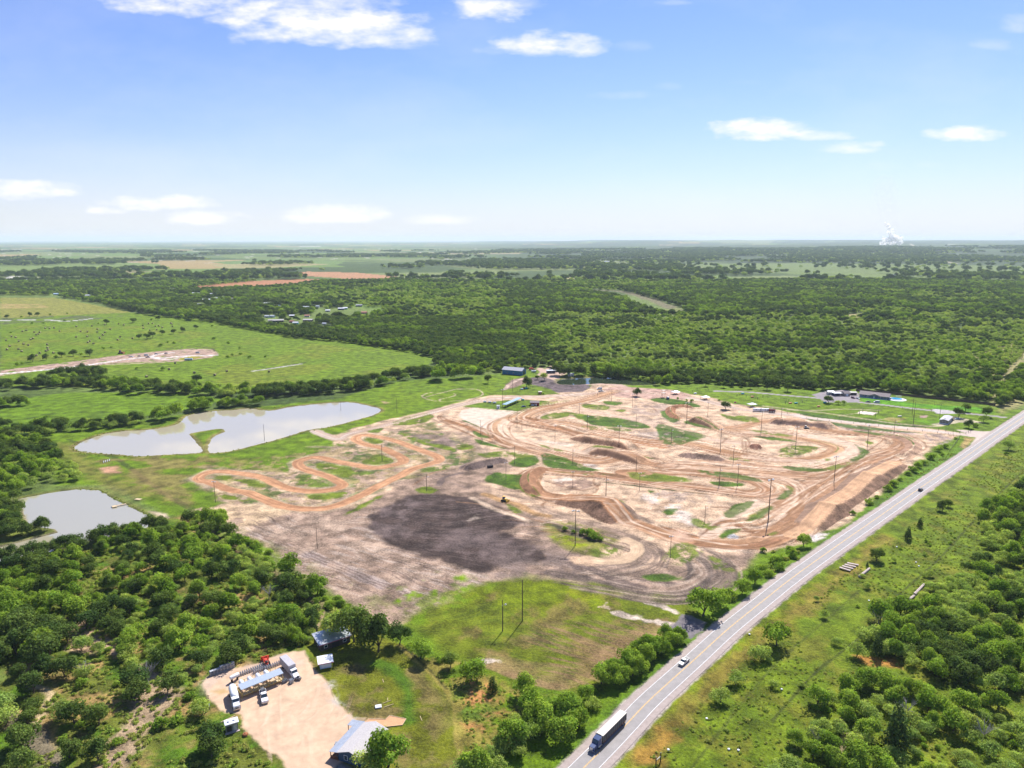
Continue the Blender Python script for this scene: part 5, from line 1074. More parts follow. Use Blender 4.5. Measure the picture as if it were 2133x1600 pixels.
# right woods
xs, ys = scatter_poly([(1790, 1330), (1830, 1290), (1900, 1262), (1940, 1225), (2000, 1205), (2133, 1190), (2300, 1180), (2300, 1420), (2133, 1445), (2040, 1440), (1960, 1420), (1880, 1390), (1830, 1370)], 5.3); wood('right_near', xs, ys, {'oak': .25, 'elm': .3, 'mesquite': .45}, .75, 1.15, 16, clr=False, ns=24)
xs, ys = scatter_poly([(1620, 1560), (1700, 1470), (1740, 1420), (1830, 1420), (1960, 1450), (2133, 1480), (2300, 1480), (2300, 1680), (1600, 1680)], 5.8); wood('right_open', xs, ys, {'elm': .16, 'mesquite': .74, 'bush': .1}, .55, 1.05, 17, clr=False, ns=24)
xs, ys = scatter_poly([(2040, 1110), (2070, 1060), (2133, 1010), (2300, 960), (2300, 1190), (2133, 1195), (2090, 1180), (2050, 1150)], 5.8); wood('right_upper', xs, ys, {'oak': .5, 'elm': .3, 'mesquite': .2}, .8, 1.25, 18, clr=False)
xs, ys = scatter_poly([(2065, 1215), (2000, 1190), (2040, 1160), (2080, 1160)], 6); wood('right_upper', xs, ys, {'oak': 1}, .7, 1.0, 18, clr=False)
xs, ys = scatter_poly([(1480, 1440), (1700, 1240), (1960, 1080), (2050, 1100), (1880, 1230), (1720, 1400), (1600, 1530)], 17); wood('meadow', xs, ys, {'mesquite': .6, 'bush': .4}, .35, .65, 19, clr=False)
xs, ys = scatter_poly([(2066, 850), (2080, 815), (2133, 770), (2300, 760), (2300, 830), (2133, 835), (2090, 852)], 7); wood('right_far', xs, ys, {'oak': .5, 'elm': .5}, .9, 1.3, 20)
nnear = len(IND)
# the big forest behind
FOR = [(255, 646), (330, 660), (430, 670), (520, 687), (600, 703), (700, 712), (800, 725), (905, 745), (912, 768), (1040, 776), (1130, 764), (1200, 778), (1240, 785), (1300, 790), (1380, 800), (1450, 798), (1560, 806), (1660, 808), (1720, 815), (1830, 812), (1900, 824), (2040, 836), (2062, 838), (2080, 790), (2133, 735), (2500, 640), (2500, 585), (-400, 585), (-400, 615), (0, 616), (110, 617), (200, 632)]
FZ = [  # (polygon, brightness shift)
    ([(250, 600), (520, 612), (620, 625), (760, 645), (900, 655), (1000, 648), (1090, 612), (1140, 640), (1125, 700), (1130, 790), (900, 790), (600, 710), (250, 660)], -.13),
    ([(520, 604), (600, 594), (760, 590), (960, 596), (1090, 608), (1050, 632), (960, 645), (830, 652), (740, 640), (620, 622)], .2),
    ([(700, 632), (860, 640), (1000, 650), (1040, 665), (900, 662), (760, 652)], .08),
    ([(1130, 660), (1500, 662), (2200, 690), (2200, 780), (1800, 785), (1450, 775), (1130, 758)], .10),
    ([(1130, 658), (1420, 660), (1700, 665), (1700, 690), (1400, 700), (1130, 690)], .10),
    ([(1130, 760), (1450, 780), (1800, 795), (2060, 815), (2060, 850), (1130, 810)], -.10),
    ([(1080, 585), (1200, 600), (1300, 628), (1400, 655), (1120, 655), (1060, 620)], -.2), ([(1200, 590), (1400, 592), (1700, 610), (1720, 645), (1500, 662), (1420, 645), (1340, 610)], -.2),
    ([(1700, 600), (2200, 600), (2200, 650), (1700, 650)], -.02), ([(1080, 588), (1160, 572), (1330, 572), (1500, 570), (1560, 584), (1480, 598), (1160, 598)], .22),
    ([(1480, 565), (1800, 580), (2200, 590), (2200, 605), (1700, 600), (1480, 590)], -.12)]
FZ = [(W(p), v*1.45) for p, v in FZ]
VPX = [(384, 615), (409, 613), (430, 625), (441, 613), (453, 622), (471, 622), (485, 623), (416, 635), (556, 633), (638, 641), (582, 638), (662, 639), (711, 644), (719, 643), (748, 637), (759, 652), (557, 660), (568, 660), (580, 669), (564, 669), (616, 674), (608, 671), (642, 668), (608, 659), (640, 659), (676, 676), (683, 648), (183, 616), (118, 613), (265, 609), (362, 603), (2012, 524), (1862, 573), (1265, 545)]
VW = np.array([G(a, b) for a, b in VPX])
def village_clear(xs, ys):
    k = np.ones(len(xs), bool)
    for vx, vy in VW:
        dd = vy-ys; lim = 10+vy*.004; k &= ~((np.abs(xs-vx*ys/vy) < lim) & (dd > -12) & (dd < 18+vy*.045))
    return k
def light_of(xs, ys):
    v = fbm(xs, ys, 110, 77, 4, .6)*.5+fbm(xs, ys, 420, 79, 2, .5)*.5
    for P, dv in FZ:
        P_ = P; v = v+dv*sst(-25, 25, sd_poly(xs, ys, P_)+(fbm(xs, ys, 90, 78)-.5)*60)
    return v
for sp_, lo_, hi_, sm, sx_, mp in ((7.0, 0, 1500, .85, 1.35, 1.0), (11.5, 1500, 3300, 1.25, 2.0, 1.0)):
    xs, ys = scatter_poly(FOR, sp_); d_ = np.hypot(xs, ys); k = (d_ >= lo_) & (d_ < hi_) & (ys > 300); xs, ys = xs[k], ys[k]
    PX = 1066.5+F*xs/(ys*CP+CH*SP); k = (PX > -250) & (PX < 2400); xs, ys = xs[k], ys[k]
    k = village_clear(xs, ys); xs, ys = xs[k], ys[k]
    li = light_of(xs, ys)+.03+rng.normal(0, .045, len(xs))
    k = li < .445; wood('forest', xs[k], ys[k], {'oak': .85, 'elm': .15}, sm*1.05, sx_*1.05, 21, ns=60, indiv=False)
    k = (li >= .445) & (li < .51); wood('forest', xs[k], ys[k], {'oak': .3, 'mesquite': .5, 'elm': .2}, sm*.9, sx_*.95, 22, ns=40, indiv=False)
    k = (li >= .51) & (rng.uniform(size=len(xs)) < .93); wood('forest', xs[k], ys[k], {'oak': .05, 'mesquite': .87, 'elm': .08}, sm*.8, sx_*.85, 23, ns=60, indiv=False)
xs, ys = scatter_line([(1165, 784), (1200, 781), (1250, 782), (1300, 785), (1360, 789), (1400, 793)], 14, 7); wood('creek', xs, ys, {'oak': .5, 'elm': .5}, 1.46, 2.01, 30)
# and beyond, only the woods between the fields
xs, ys = scatter_poly([(-500, 587), (2600, 587), (2600, 524), (-500, 524)], 34, .5)
n_ = fbm(xs, ys, 520, 81, 3, .5)+.05*(xs/np.maximum(ys, 1) > .05)-.13*(xs < -300)*(ys > 1500); k = (n_ > .5)
k &= (sd_poly(xs, ys, W([(1413, 548), (2600, 546), (2600, 578), (1800, 574), (1413, 566)]))+(fbm(xs, ys, 300, 84)-.5)*500 < 0) | (rng.uniform(size=len(xs)) < .15)
xs, ys = xs[k], ys[k]; wood('far_forest', xs, ys, {'oak': .75, 'mesquite': .25}, 2.6, 4.2, 25, indiv=False)
# hedges between far fields
for pts in ([(0, 600), (120, 596), (300, 590), (460, 578), (620, 563)], [(0, 586), (200, 583), (420, 575)], [(820, 585), (900, 580), (1080, 575)], [(560, 600), (700, 596), (830, 588)]):
    xs, ys = scatter_line(pts, 60, 16); wood('far_forest', xs, ys, {'oak': 1}, 1.6, 2.4, 26, indiv=False)

# choose the individuals: those that show largest
WL = {'left_near': ('tree in the dense wood between the lower pond and the gas yard', 'trees of the lower left wood'),
      'left_open': ('tree in the open brush at the lower left corner', 'trees in the lower left brush'),
      'left_edge': ('bright shrub on the wood edge along the bare field', 'shrubs along the bare field edge'),
      'left_bank': ('tree on the wooded bank above the lower pond', 'trees on the lower pond bank'),
      'left_point': ('tree on the wooded point reaching into the lower pond', 'trees on the pond point'),
      'creek': ('tree in the creek belt crossing the pastures', 'trees of the creek belts'),
      'corner': ('bright leafy tree in the belt between green square and highway', 'trees between green square and highway'),
      'right_near': ('tree in the dense wood at the right edge', 'trees of the right wood'),
      'right_open': ('thin pale tree in the open brush at the lower right', 'trees in the lower right brush'),
      'right_upper': ('dark tree in the clump at the right edge above the wood', 'trees of the upper right clump'),
      'meadow': ('small sparse shrub scattered over the roadside meadow', 'shrubs on the roadside meadow'),
      'right_far': ('tree beside the highway at the far right', 'trees by the far highway'),
      'forest': ('', ''), 'far_forest': ('', '')}
ADJ = {'oak': 'dark oak ', 'elm': 'full green ', 'mesquite': 'light mesquite ', 'bush': 'low leafy ', 'cedar': 'cedar ', 'brush': 'low '}
cand = []
for i, (x, y, kd, s, wn, ok) in enumerate(IND):
    if not ok: continue
    px, py = pix(x, y); dep = y*CP+CH*SP
    if px < -30 or px > 2160 or py > 1640: continue
    cand.append((-(SPEC[kd][1]*s/dep), i))
cand.sort(); chosen = set(i for _, i in cand[:215])
ROADBAN = RS
def banned(x, y, r):
    s, l, t__ = sd_line(np.array([x]), np.array([y]), RS)
    if abs(s[0]) < 8+r*.6: return True
    return any(inpoly(x, y, P) for P in BAN)
BAN = [W(p) for p in ([(415, 1440), (425, 1405), (540, 1375), (640, 1352), (680, 1372), (700, 1330), (650, 1340), (690, 1290), (760, 1310), (900, 1390), (950, 1480), (960, 1620), (600, 1620), (500, 1530), (440, 1470)], [(655, 1335), (665, 1285), (730, 1290), (730, 1345)])]
BANW = [P1, P2, P3]
buck = {}
for i, (x, y, kd, s, wn, ok) in enumerate(IND):
    if i < nnear:
        if banned(x, y, SPEC[kd][1]*s): continue
        if wn not in ('left_point',) and any(inpoly(x, y, P) for P in BANW): continue
        if wn == 'left_point' and not inpoly(x, y, S2): continue
    if i in chosen:
        if any((x-a)**2+(y-b)**2 < (.7*r)**2 for a, b, r in USED[:60]): continue
        lab, grp = WL[wn]; nm = ADJ[kd]+lab.replace('bright leafy tree', 'tree').replace('dark tree', 'tree').replace('thin pale tree', 'tree').replace('bright shrub', 'shrub').replace('small sparse shrub', 'shrub')
        if kd == 'bush': nm = nm.replace(' tree ', ' shrub ')
        if kd != 'bush': nm = nm.replace(' shrub ', ' tree ')
        plant(kd, x, y, s, nm, grp+' ('+ADJ[kd].strip()+')')
    else: buck.setdefault((wn, kd), []).append((x, y, s))
MASSLAB = {'oak': 'dark oaks', 'elm': 'fresh green trees', 'mesquite': 'light green mesquite', 'bush': 'leafy shrubs', 'cedar': 'cedars', 'brush': 'brush'}
def mass_obj(name, label, cat, kd, arr):
    arr = np.array(arr); n = len(arr); me = bpy.data.meshes.new(name); me.vertices.add(n)
    z = ground_z(arr[:, 0], arr[:, 1]); me.vertices.foreach_set('co', np.stack([arr[:, 0], arr[:, 1], z], 1).astype(np.float32).ravel())
    a = me.attributes.new('scl', 'FLOAT', 'POINT'); a.data.foreach_set('value', arr[:, 2].astype(np.float32))
    a = me.attributes.new('rot', 'FLOAT', 'POINT'); a.data.foreach_set('value', rng.uniform(0, 6.28, n).astype(np.float32))
    o = link(name, me); tag(o, label, cat, kind='stuff')
    ng = bpy.data.node_groups.new(name, 'GeometryNodeTree'); ng.interface.new_socket('Geometry', in_out='INPUT', socket_type='NodeSocketGeometry'); ng.interface.new_socket('Geometry', in_out='OUTPUT', socket_type='NodeSocketGeometry')
    gi = ng.nodes.new('NodeGroupInput'); go = ng.nodes.new('NodeGroupOutput'); ip = ng.nodes.new('GeometryNodeInstanceOnPoints')
    ci = ng.nodes.new('GeometryNodeCollectionInfo'); ci.inputs['Collection'].default_value = KC[kd]; ci.inputs['Separate Children'].default_value = True; ci.inputs['Reset Children'].default_value = True
    ra = ng.nodes.new('GeometryNodeInputNamedAttribute'); ra.data_type = 'FLOAT'; ra.inputs['Name'].default_value = 'rot'
    sa_ = ng.nodes.new('GeometryNodeInputNamedAttribute'); sa_.data_type = 'FLOAT'; sa_.inputs['Name'].default_value = 'scl'
    cx = ng.nodes.new('ShaderNodeCombineXYZ'); ng.links.new(ra.outputs[0], cx.inputs[2])
    rv = ng.nodes.new('FunctionNodeRandomValue'); rv.data_type = 'INT'; rv.inputs['Min'].default_value = 0; rv.inputs['Max'].default_value = 40
    ng.links.new(gi.outputs[0], ip.inputs['Points']); ng.links.new(ci.outputs[0], ip.inputs['Instance']); ip.inputs['Pick Instance'].default_value = True
    ng.links.new(rv.outputs[2], ip.inputs['Instance Index']); ng.links.new(cx.outputs[0], ip.inputs['Rotation']); ng.links.new(sa_.outputs[0], ip.inputs['Scale'])
    ng.links.new(ip.outputs[0], go.inputs[0]); md = o.modifiers.new('scatter', 'NODES'); md.node_group = ng
    return o
# two shrubs the brush masses are grown from
for i in range(4):
    x, y = G(1475+i*40, 1545-i*22); plant('brush', x, y, 1.0, 'low weedy tuft in the grass right of the highway', 'weedy tufts by the highway', name='weed_tuft')
KC = {}
for (kd, i), ob in FIRST.items():
    if kd not in KC: KC[kd] = bpy.data.collections.new(kd+'_crowns')
    KC[kd].objects.link(ob)
WN = {'left_near': 'lower_left_wood', 'left_open': 'open_brush', 'left_edge': 'wood_edge', 'left_bank': 'bank_wood', 'left_point': 'pond_wood', 'creek': 'creek_wood', 'corner': 'roadside_wood', 'right_near': 'right_wood', 'right_open': 'pale_brush', 'right_upper': 'right_clump', 'meadow': 'meadow_shrubs', 'right_far': 'highway_wood', 'forest': 'forest', 'far_forest': 'far_forest'}
WD = {'left_near': 'in the wood between lower pond and gas yard', 'left_open': 'in the lower left brush', 'left_edge': 'on the edge of the bare field', 'left_bank': 'on the bank above the lower pond', 'left_point': 'on the point in the lower pond', 'creek': 'along the creek through the pastures', 'corner': 'between the green square and the highway', 'right_near': 'in the dense wood at the right', 'right_open': 'in the lower right brush', 'right_upper': 'in the clump at the right edge', 'meadow': 'dotted over the roadside meadow', 'right_far': 'beside the far highway', 'forest': 'of the wide forest behind the motocross grounds', 'far_forest': 'of the distant woods below the horizon'}
merge = {}
for (wn, kd), arr in buck.items():
    merge[(wn, kd)] = arr
for (wn, kd), arr in merge.items():
    mass_obj(WN[wn], 'mass of '+MASSLAB[kd]+' '+WD[wn], 'forest' if 'forest' in wn else 'woodland', kd, arr)
# bare dead trees
def dead(px, py, s_, lb):
    x, y = G(px, py); o = thing('dead_tree', lb, 'tree', (x, y), R.uniform(0, 6)); o.scale = (s_,)*3; g = random.Random(px); a = MB(); b = MB()
    a.tube((0, 0, -.2), (.3, 0, 2.6), .22, .15, 7)
    for k in range(9):
        t = k*2.4; e = Vector((math.cos(t)*g.uniform(1.4, 2.8), math.sin(t)*g.uniform(1.4, 2.8), g.uniform(3.8, 5.8))); b.tube((.3, 0, 2.3), e, .11, .04, 5)
        for j in range(5): q = e+Vector((g.uniform(-1, 1), g.uniform(-1, 1), g.uniform(.1, 1.1))); b.tube(tuple(Vector((.3, 0, 2.3)).lerp(e, .5+.1*j)), q, .05, .02, 4)
    gb = mat('grey_dead_bark', (.34, .31, .29), rough=.95, var=.2); a.build('trunk', gb, o); b.build('branches', gb, o)
for a_ in ((310, 1428, 1.4, 'bare grey tree above the sandy track in the lower left brush'), (180, 1410, 1.0, 'bare grey tree left of the sandy track'), (1885, 1500, 1.2, 'bare grey tree in the middle of the pale right brush'), (2045, 1545, 1.2, 'bare grey tree near the lower right corner'), (1700, 1555, 1.0, 'bare grey tree left of the pale path in the right brush'), (1830, 1300, 1.1, 'bare grey tree at the upper edge of the right wood'), (560, 1250, 1.1, 'bare grey tree inside the lower left wood')): dead(*a_)
# brush and weeds on the rough ground
def brush(name, label, pts, sp, smin, smax, thr=.0, seed=1):
    xs, ys = scatter_poly(pts, sp, .5); n = fbm(xs, ys, 25, seed, 3); k = n > thr
    k &= np.array([not banned(a, b, 1) for a, b in zip(xs, ys)]) if len(xs) else k
    xs, ys = xs[k], ys[k]; arr = np.stack([xs, ys, rng.uniform(smin, smax, len(xs))], 1)
    mass_obj(name, label, 'weeds', 'brush', arr)
brush('meadow_weeds', 'tall weeds and tufts over the meadow right of the highway', [(1290, 1640), (1480, 1440), (1700, 1240), (1900, 1090), (2133, 920), (2300, 900), (2400, 1700), (1290, 1700)], 2.7, .2, .62, .36, 5)
brush('ditch_weeds', 'tall weeds along the verge left of the highway', [(1130, 1640), (1260, 1500), (1400, 1375), (1530, 1270), (1730, 1125), (1850, 1035), (1980, 940), (2005, 950), (1740, 1140), (1560, 1270), (1430, 1385), (1290, 1520), (1200, 1620)], 2.2, .25, .7, .3, 6)
brush('corner_weeds', 'golden weeds between the lawn and the leafy belt', [(880, 1390), (1000, 1420), (1090, 1450), (1060, 1540), (980, 1600), (960, 1500), (925, 1430)], 2.4, .25, .7, .35, 7)
brush('understorey', 'low brush under and between the lower left trees', [(-100, 1200), (230, 1140), (400, 1085), (700, 1285), (640, 1345), (420, 1410), (410, 1470), (590, 1620), (-100, 1700)], 2.6, .4, 1.1, .36, 8)
xs, ys = scatter_line([(235, 948), (190, 945), (160, 938), (156, 928), (175, 920), (215, 904), (260, 897)], 7, 2.4); x2, y2 = scatter_line([(235, 948), (300, 951), (350, 948), (415, 944), (440, 945), (500, 936), (560, 922), (620, 905), (700, 886)], 3.5, 2.6); x3, y3 = scatter_line([(165, 1018), (205, 1021), (240, 1038), (275, 1055), (325, 1085), (300, 1100)], 2.5, 2.6); x4, y4 = scatter_line([(340, 892), (370, 884), (400, 862), (440, 857), (520, 851), (600, 848)], 4, 2.8)
xs = np.concatenate([xs, x2, x3, x4]); ys = np.concatenate([ys, y2, y3, y4]); mass_obj('pond_reeds', 'short reeds and weeds along the muddy pond edges', 'reeds', 'brush', np.stack([xs, ys, rng.uniform(.25, .6, len(xs))], 1))
# ------------------------------------------------------------------ materials of things
WHT = mat('white_paint', (.74, .75, .77), rough=.35, var=.06, vs=.8); WHT2 = mat('weathered_white_metal', (.62, .64, .66), rough=.45, var=.14, vs=.9)
GALV = mat('galvanised_metal', (.50, .54, .60), rough=.35, metal=.35, var=.10, vs=.7, wave=('X', 2.2)); SHING = mat('pale_shingle', (.44, .415, .41), rough=.9, var=.12, vs=2)
SHGR = mat('grey_brown_shingle', (.27, .225, .22), rough=.9, var=.15, vs=2); BLUEW = mat('blue_siding', (.03, .085, .15), rough=.6, var=.12, vs=1.2, wave=('Z', 3))
BLUEB = mat('bright_blue_sheeting', (.02, .17, .36), rough=.45, var=.12, wave=('X', 2)); DARKW = mat('dark_weathered_wood', (.07, .055, .05), rough=.9, var=.3)
WOODP = mat('pole_wood', (.115, .085, .065), rough=.9, var=.25, vs=2); LUMB = mat('raw_lumber', (.52, .40, .24), rough=.8, var=.12); BRNW = mat('stained_wood', (.22, .085, .035), rough=.7, var=.2)
GLS = mat('dark_glass', (.03, .05, .06), rough=.08, var=.1, spec=.8); TIRE = mat('rubber', (.02, .02, .021), rough=.85, var=.1); CHRM = mat('bright_metal', (.6, .6, .62), rough=.25, metal=.8, var=.05)
REDP = mat('red_orange_paint', (.62, .06, .03), rough=.4, var=.1); REDB = mat('red_barn_board', (.19, .025, .02), rough=.7, var=.2); RUST = mat('rust', (.33, .12, .05), rough=.9, var=.3)
GRYS = mat('grey_steel', (.25, .26, .28), rough=.5, metal=.3, var=.15); LGR = mat('light_grey_wire', (.48, .50, .53), rough=.5, metal=.3, var=.2); BLKM = mat('black_paint', (.025, .026, .03), rough=.4, var=.1)
YEL = mat('yellow_frame_paint', (.50, .37, .12), rough=.6, var=.15); CONC = mat('old_concrete', (.45, .37, .34), rough=.9, var=.2, vs=.8); TANS = mat('tan_siding', (.27, .26, .22), rough=.7, var=.1, wave=('Z', 3))
BLUC = mat('dark_blue_paint', (.03, .06, .16), rough=.3, var=.08); SILV = mat('silver_paint', (.50, .52, .55), rough=.3, metal=.3, var=.06); MARO = mat('maroon_paint', (.12, .02, .03), rough=.3)
TEAL = mat('teal_paint', (.03, .38, .42), rough=.5); ORNG = mat('orange_paint', (.75, .26, .12), rough=.5); LBLU = mat('light_blue_paint', (.42, .56, .68), rough=.5); CREAM = mat('cream_siding', (.58, .54, .46), rough=.7)
HAY = mat('hay', (.30, .25, .14), rough=.95, var=.25, vs=3, bump=.5); DKGR = mat('dark_green_canvas', (.03, .12, .09), rough=.8); POOLW = mat('pool_water', (.03, .33, .62), rough=.05, spec=.9, var=.08); FENCEB = mat('brown_board_fence', (.12, .075, .055), rough=.85, var=.3)
TERRA = mat('red_roof_tin', (.42, .17, .12), rough=.7, var=.15); YELM = mat('machine_yellow', (.62, .38, .04), rough=.5, var=.1); PINKR = mat('pink_trim', (.40, .12, .18), rough=.6)
def ang(a, b):                           # world heading between two ground pixels
    p = G(*a); q = G(*b); return math.atan2(q[1]-p[1], q[0]-p[0])
def part(mb, name, m, p, smooth_=False): return mb.build(name, m, p, smooth_)
def wheel(parent, x, y, r, w_=.3, hub=True):
    o = MB().lathe([(r*.55, -w_/2), (r*.94, -w_/2), (r, -w_*.3), (r, w_*.3), (r*.94, w_/2), (r*.55, w_/2)], (x, y, r), 14, 'y').build('wheel', TIRE, parent, True)
    if hub: MB().lathe([(r*.2, -w_/2-.02), (r*.55, -w_/2-.01), (r*.55, w_/2+.01), (r*.2, w_/2+.02)], (x, y, r), 10, 'y').build('rim', CHRM, o)
    return o

# ------------------------------------------------------------------ light poles of the track
def lamp_head(mb, x, y, z, a):           # floodlight bowl facing down-outwards
    d = Vector((math.cos(a)*.75, math.sin(a)*.75, -.65)).normalized(); p = Vector((x, y, z))
    mb.tube(p, p+d*.30, .16, .42, 9); mb.tube(p+d*.30, p+d*.55, .42, .46, 9)
def pole(kind, h, label, loc, rz=0, group=None):
    nm = {'flood': 'floodlight_pole', 'bare': 'wooden_pole', 'lamp': 'lamp_pole'}[kind]
    t = thing(nm, label, 'light pole' if kind != 'bare' else 'wooden pole', loc, rz, group)
    MB().tube((0, 0, -.5), (0, 0, h), .24, .15, 9).build('shaft', WOODP, t)
    if kind == 'flood':
        MB().box(-1.9, 1.9, -.08, .08, h-.7, h-.5).build('crossarm', GRYS, t)
        for k, x in enumerate((-1.7, -.95, .95, 1.7)):
            m = MB(); lamp_head(m, x, 0, h-.45, math.pi/2 if k % 2 else -math.pi/2); m.build('floodlight', WHT2, t, True)
        MB().box(-.25, .25, -.3, -.1, 2.0, 2.8).build('switch_box', GRYS, t)
    if kind == 'lamp':
        MB().tube((0, 0, h-2.2), (.9, 0, h-1.8), .05, .05, 6).build('arm', GRYS, t)
        m = MB(); lamp_head(m, .95, 0, h-1.75, 0); m.build('floodlight', WHT2, t, True)
        MB().lathe([(.2, 0), (.2, .5)], (0, -.32, h-2.6), 8).build('transformer', GRYS, t)
    return t
PROT = {}
def place_pole(kind, px, pyb, pyt, label, rz=0):
    x, y = G(px, pyb); d = ray(px, pyt); h = CH+y*d[2]/d[1]-GZ(x, y)
    if kind not in PROT: PROT[kind] = (pole(kind, h, label, (x, y), rz, 'poles around the motocross track'), h); return
    p0, h0 = PROT[kind]; dup(p0, (x, y), rz, label, scale=h/h0)
POLES = [('lamp', 1047, 1315, 1250, 'left pole of the pair on the green square'), ('bare', 1088, 1294, 1208, 'right and taller pole of the pair on the green square'),
    ('flood', 1198, 1137, 1062, 'floodlight pole in the weedy hollow, with a long shadow'), ('flood', 1396, 1163, 1116, 'floodlight pole on the grey ground near the highway bend'),
    ('flood', 1600, 1086, 997, 'tallest floodlight pole, beside the cross over by the track'), ('lamp', 1468, 1088, 1053, 'short lamp pole above the wheel worn crossing'),
    ('bare', 661, 1142, 1096, 'lone pole on the mauve bare ground'), ('flood', 449, 1047, 1002, 'pole at the left end of the small loop track'),
    ('lamp', 889, 1023, 988, 'pole on the yellow grass above the dark soil'), ('lamp', 796, 960, 926, 'pole inside the bend of the small loop track'),
    ('bare', 551, 917, 884, 'pole standing at the pond edge'), ('bare', 710, 855, 836, 'thin pole rising out of the pond water'), ('bare', 827, 861, 830, 'pole on the lawn right of the pond'),
    ('bare', 1001, 908, 875, 'left pole of the close pair beside the practice field'), ('flood', 1004, 922, 887, 'right pole of the close pair beside the practice field'),
    ('bare', 1072, 967, 928, 'pole at the round grass patch in the track'), ('flood', 1054, 1000, 963, 'floodlight pole on the grass below the dark ridge'),
    ('bare', 1077, 889, 858, 'pole on the inner edge of the pale sweep'), ('bare', 1087, 896, 874, 'short pole right of the pale sweep pole'),
    ('flood', 1156, 921, 886, 'floodlight pole in front of the rutted turn'), ('lamp', 1193, 966, 935, 'pole on the long grass strip beside the second jump'),
    ('flood', 1193, 1016, 982, 'floodlight pole inside the bermed hairpin'), ('lamp', 1262, 1036, 993, 'pole on the track edge above the big jump'),
    ('bare', 1325, 985, 951, 'pole on the verge below the second jump'), ('flood', 1332, 1022, 984, 'floodlight pole on the pale clay below the straight'),
    ('flood', 1289, 934, 886, 'floodlight pole on top of the first dark jump'), ('lamp', 1223, 894, 863, 'pole by the grass strip in the middle of the infield'),
    ('flood', 1207, 863, 840, 'floodlight pole on the upper infield grass'), ('bare', 1274, 836, 810, 'pole by the upper sandy patch'), ('flood', 1317, 850, 820, 'floodlight pole right of the upper sandy patch'),
    ('bare', 1325, 890, 862, 'pole at the far end of the infield grass'), ('lamp', 1398, 924, 892, 'pole on the right infield grass'), ('flood', 1430, 882, 838, 'floodlight pole beside the small bowl turn'),
    ('flood', 1474, 869, 837, 'floodlight pole behind the small bowl turn'), ('flood', 1500, 944, 893, 'floodlight pole beside the four circle marks'), ('flood', 1527, 967, 928, 'floodlight pole in the middle right of the track'),
    ('flood', 1536, 1013, 966, 'right pole of the pair on the oval grass island'), ('lamp', 1498, 1014, 974, 'left pole of the pair on the oval grass island'),
    ('flood', 1585, 901, 857, 'floodlight pole by the fork near the red trailer'), ('lamp', 1627, 875, 849, 'pole at the parking edge right of the red trailer'),
    ('flood', 1657, 935, 888, 'floodlight pole inside the right hand infield'), ('flood', 1806, 932, 885, 'floodlight pole inside the big right turn'), ('lamp', 1862, 903, 874, 'pole at the fence above the big right turn'),
    ('flood', 1737, 1006, 950, 'floodlight pole between the long jumps and the infield'),
    ('flood', 1047, 847, 810, 'floodlight pole beside the long blue shelter'), ('bare', 1068, 816, 787, 'pole on the mulch bank track'),
    ('bare', 1374, 784, 763, 'lamp pole by the shaded drive behind the small pond'),
    ('bare', 1900, 862, 829, 'utility pole on the lawn below the round pool'), ('bare', 1902, 884, 838, 'pole left of the mobile home'), ('bare', 1957, 872, 841, 'pole just behind the mobile home'), ('bare', 1946, 846, 835, 'pole on the bright lawn by the board fence'), ('bare', 2059, 843, 812, 'pole behind the board fence near the highway'),
    ('bare', 2000, 905, 893, 'short gate pole on the entrance drive'), ('bare', 2090, 812, 781, 'roadside utility pole, nearest of the far line'), ('bare', 2112, 778, 757, 'roadside utility pole, next of the far line'), ('bare', 2128, 750, 731, 'roadside utility pole, farthest in the corner')]
for i, p in enumerate(POLES):
    if i == 0: PROT.clear()
    place_pole(*p, rz=[0, .3, -.2, .15, .5][i % 5])
# pole at the yard fence with its box
t = thing('utility_pole', 'thin pole with a meter box at the left edge of the gas yard', 'wooden pole', G(436, 1478))
MB().tube((0, 0, -.3), (0, 0, 5.6), .13, .09, 8).build('shaft', WOODP, t); MB().box(-.3, .3, -.3, -.1, 1.2, 2.2).build('meter_box', LGR, t); MB().box(-.5, .5, -.05, .05, 5.2, 5.35).build('crossarm', WOODP, t)

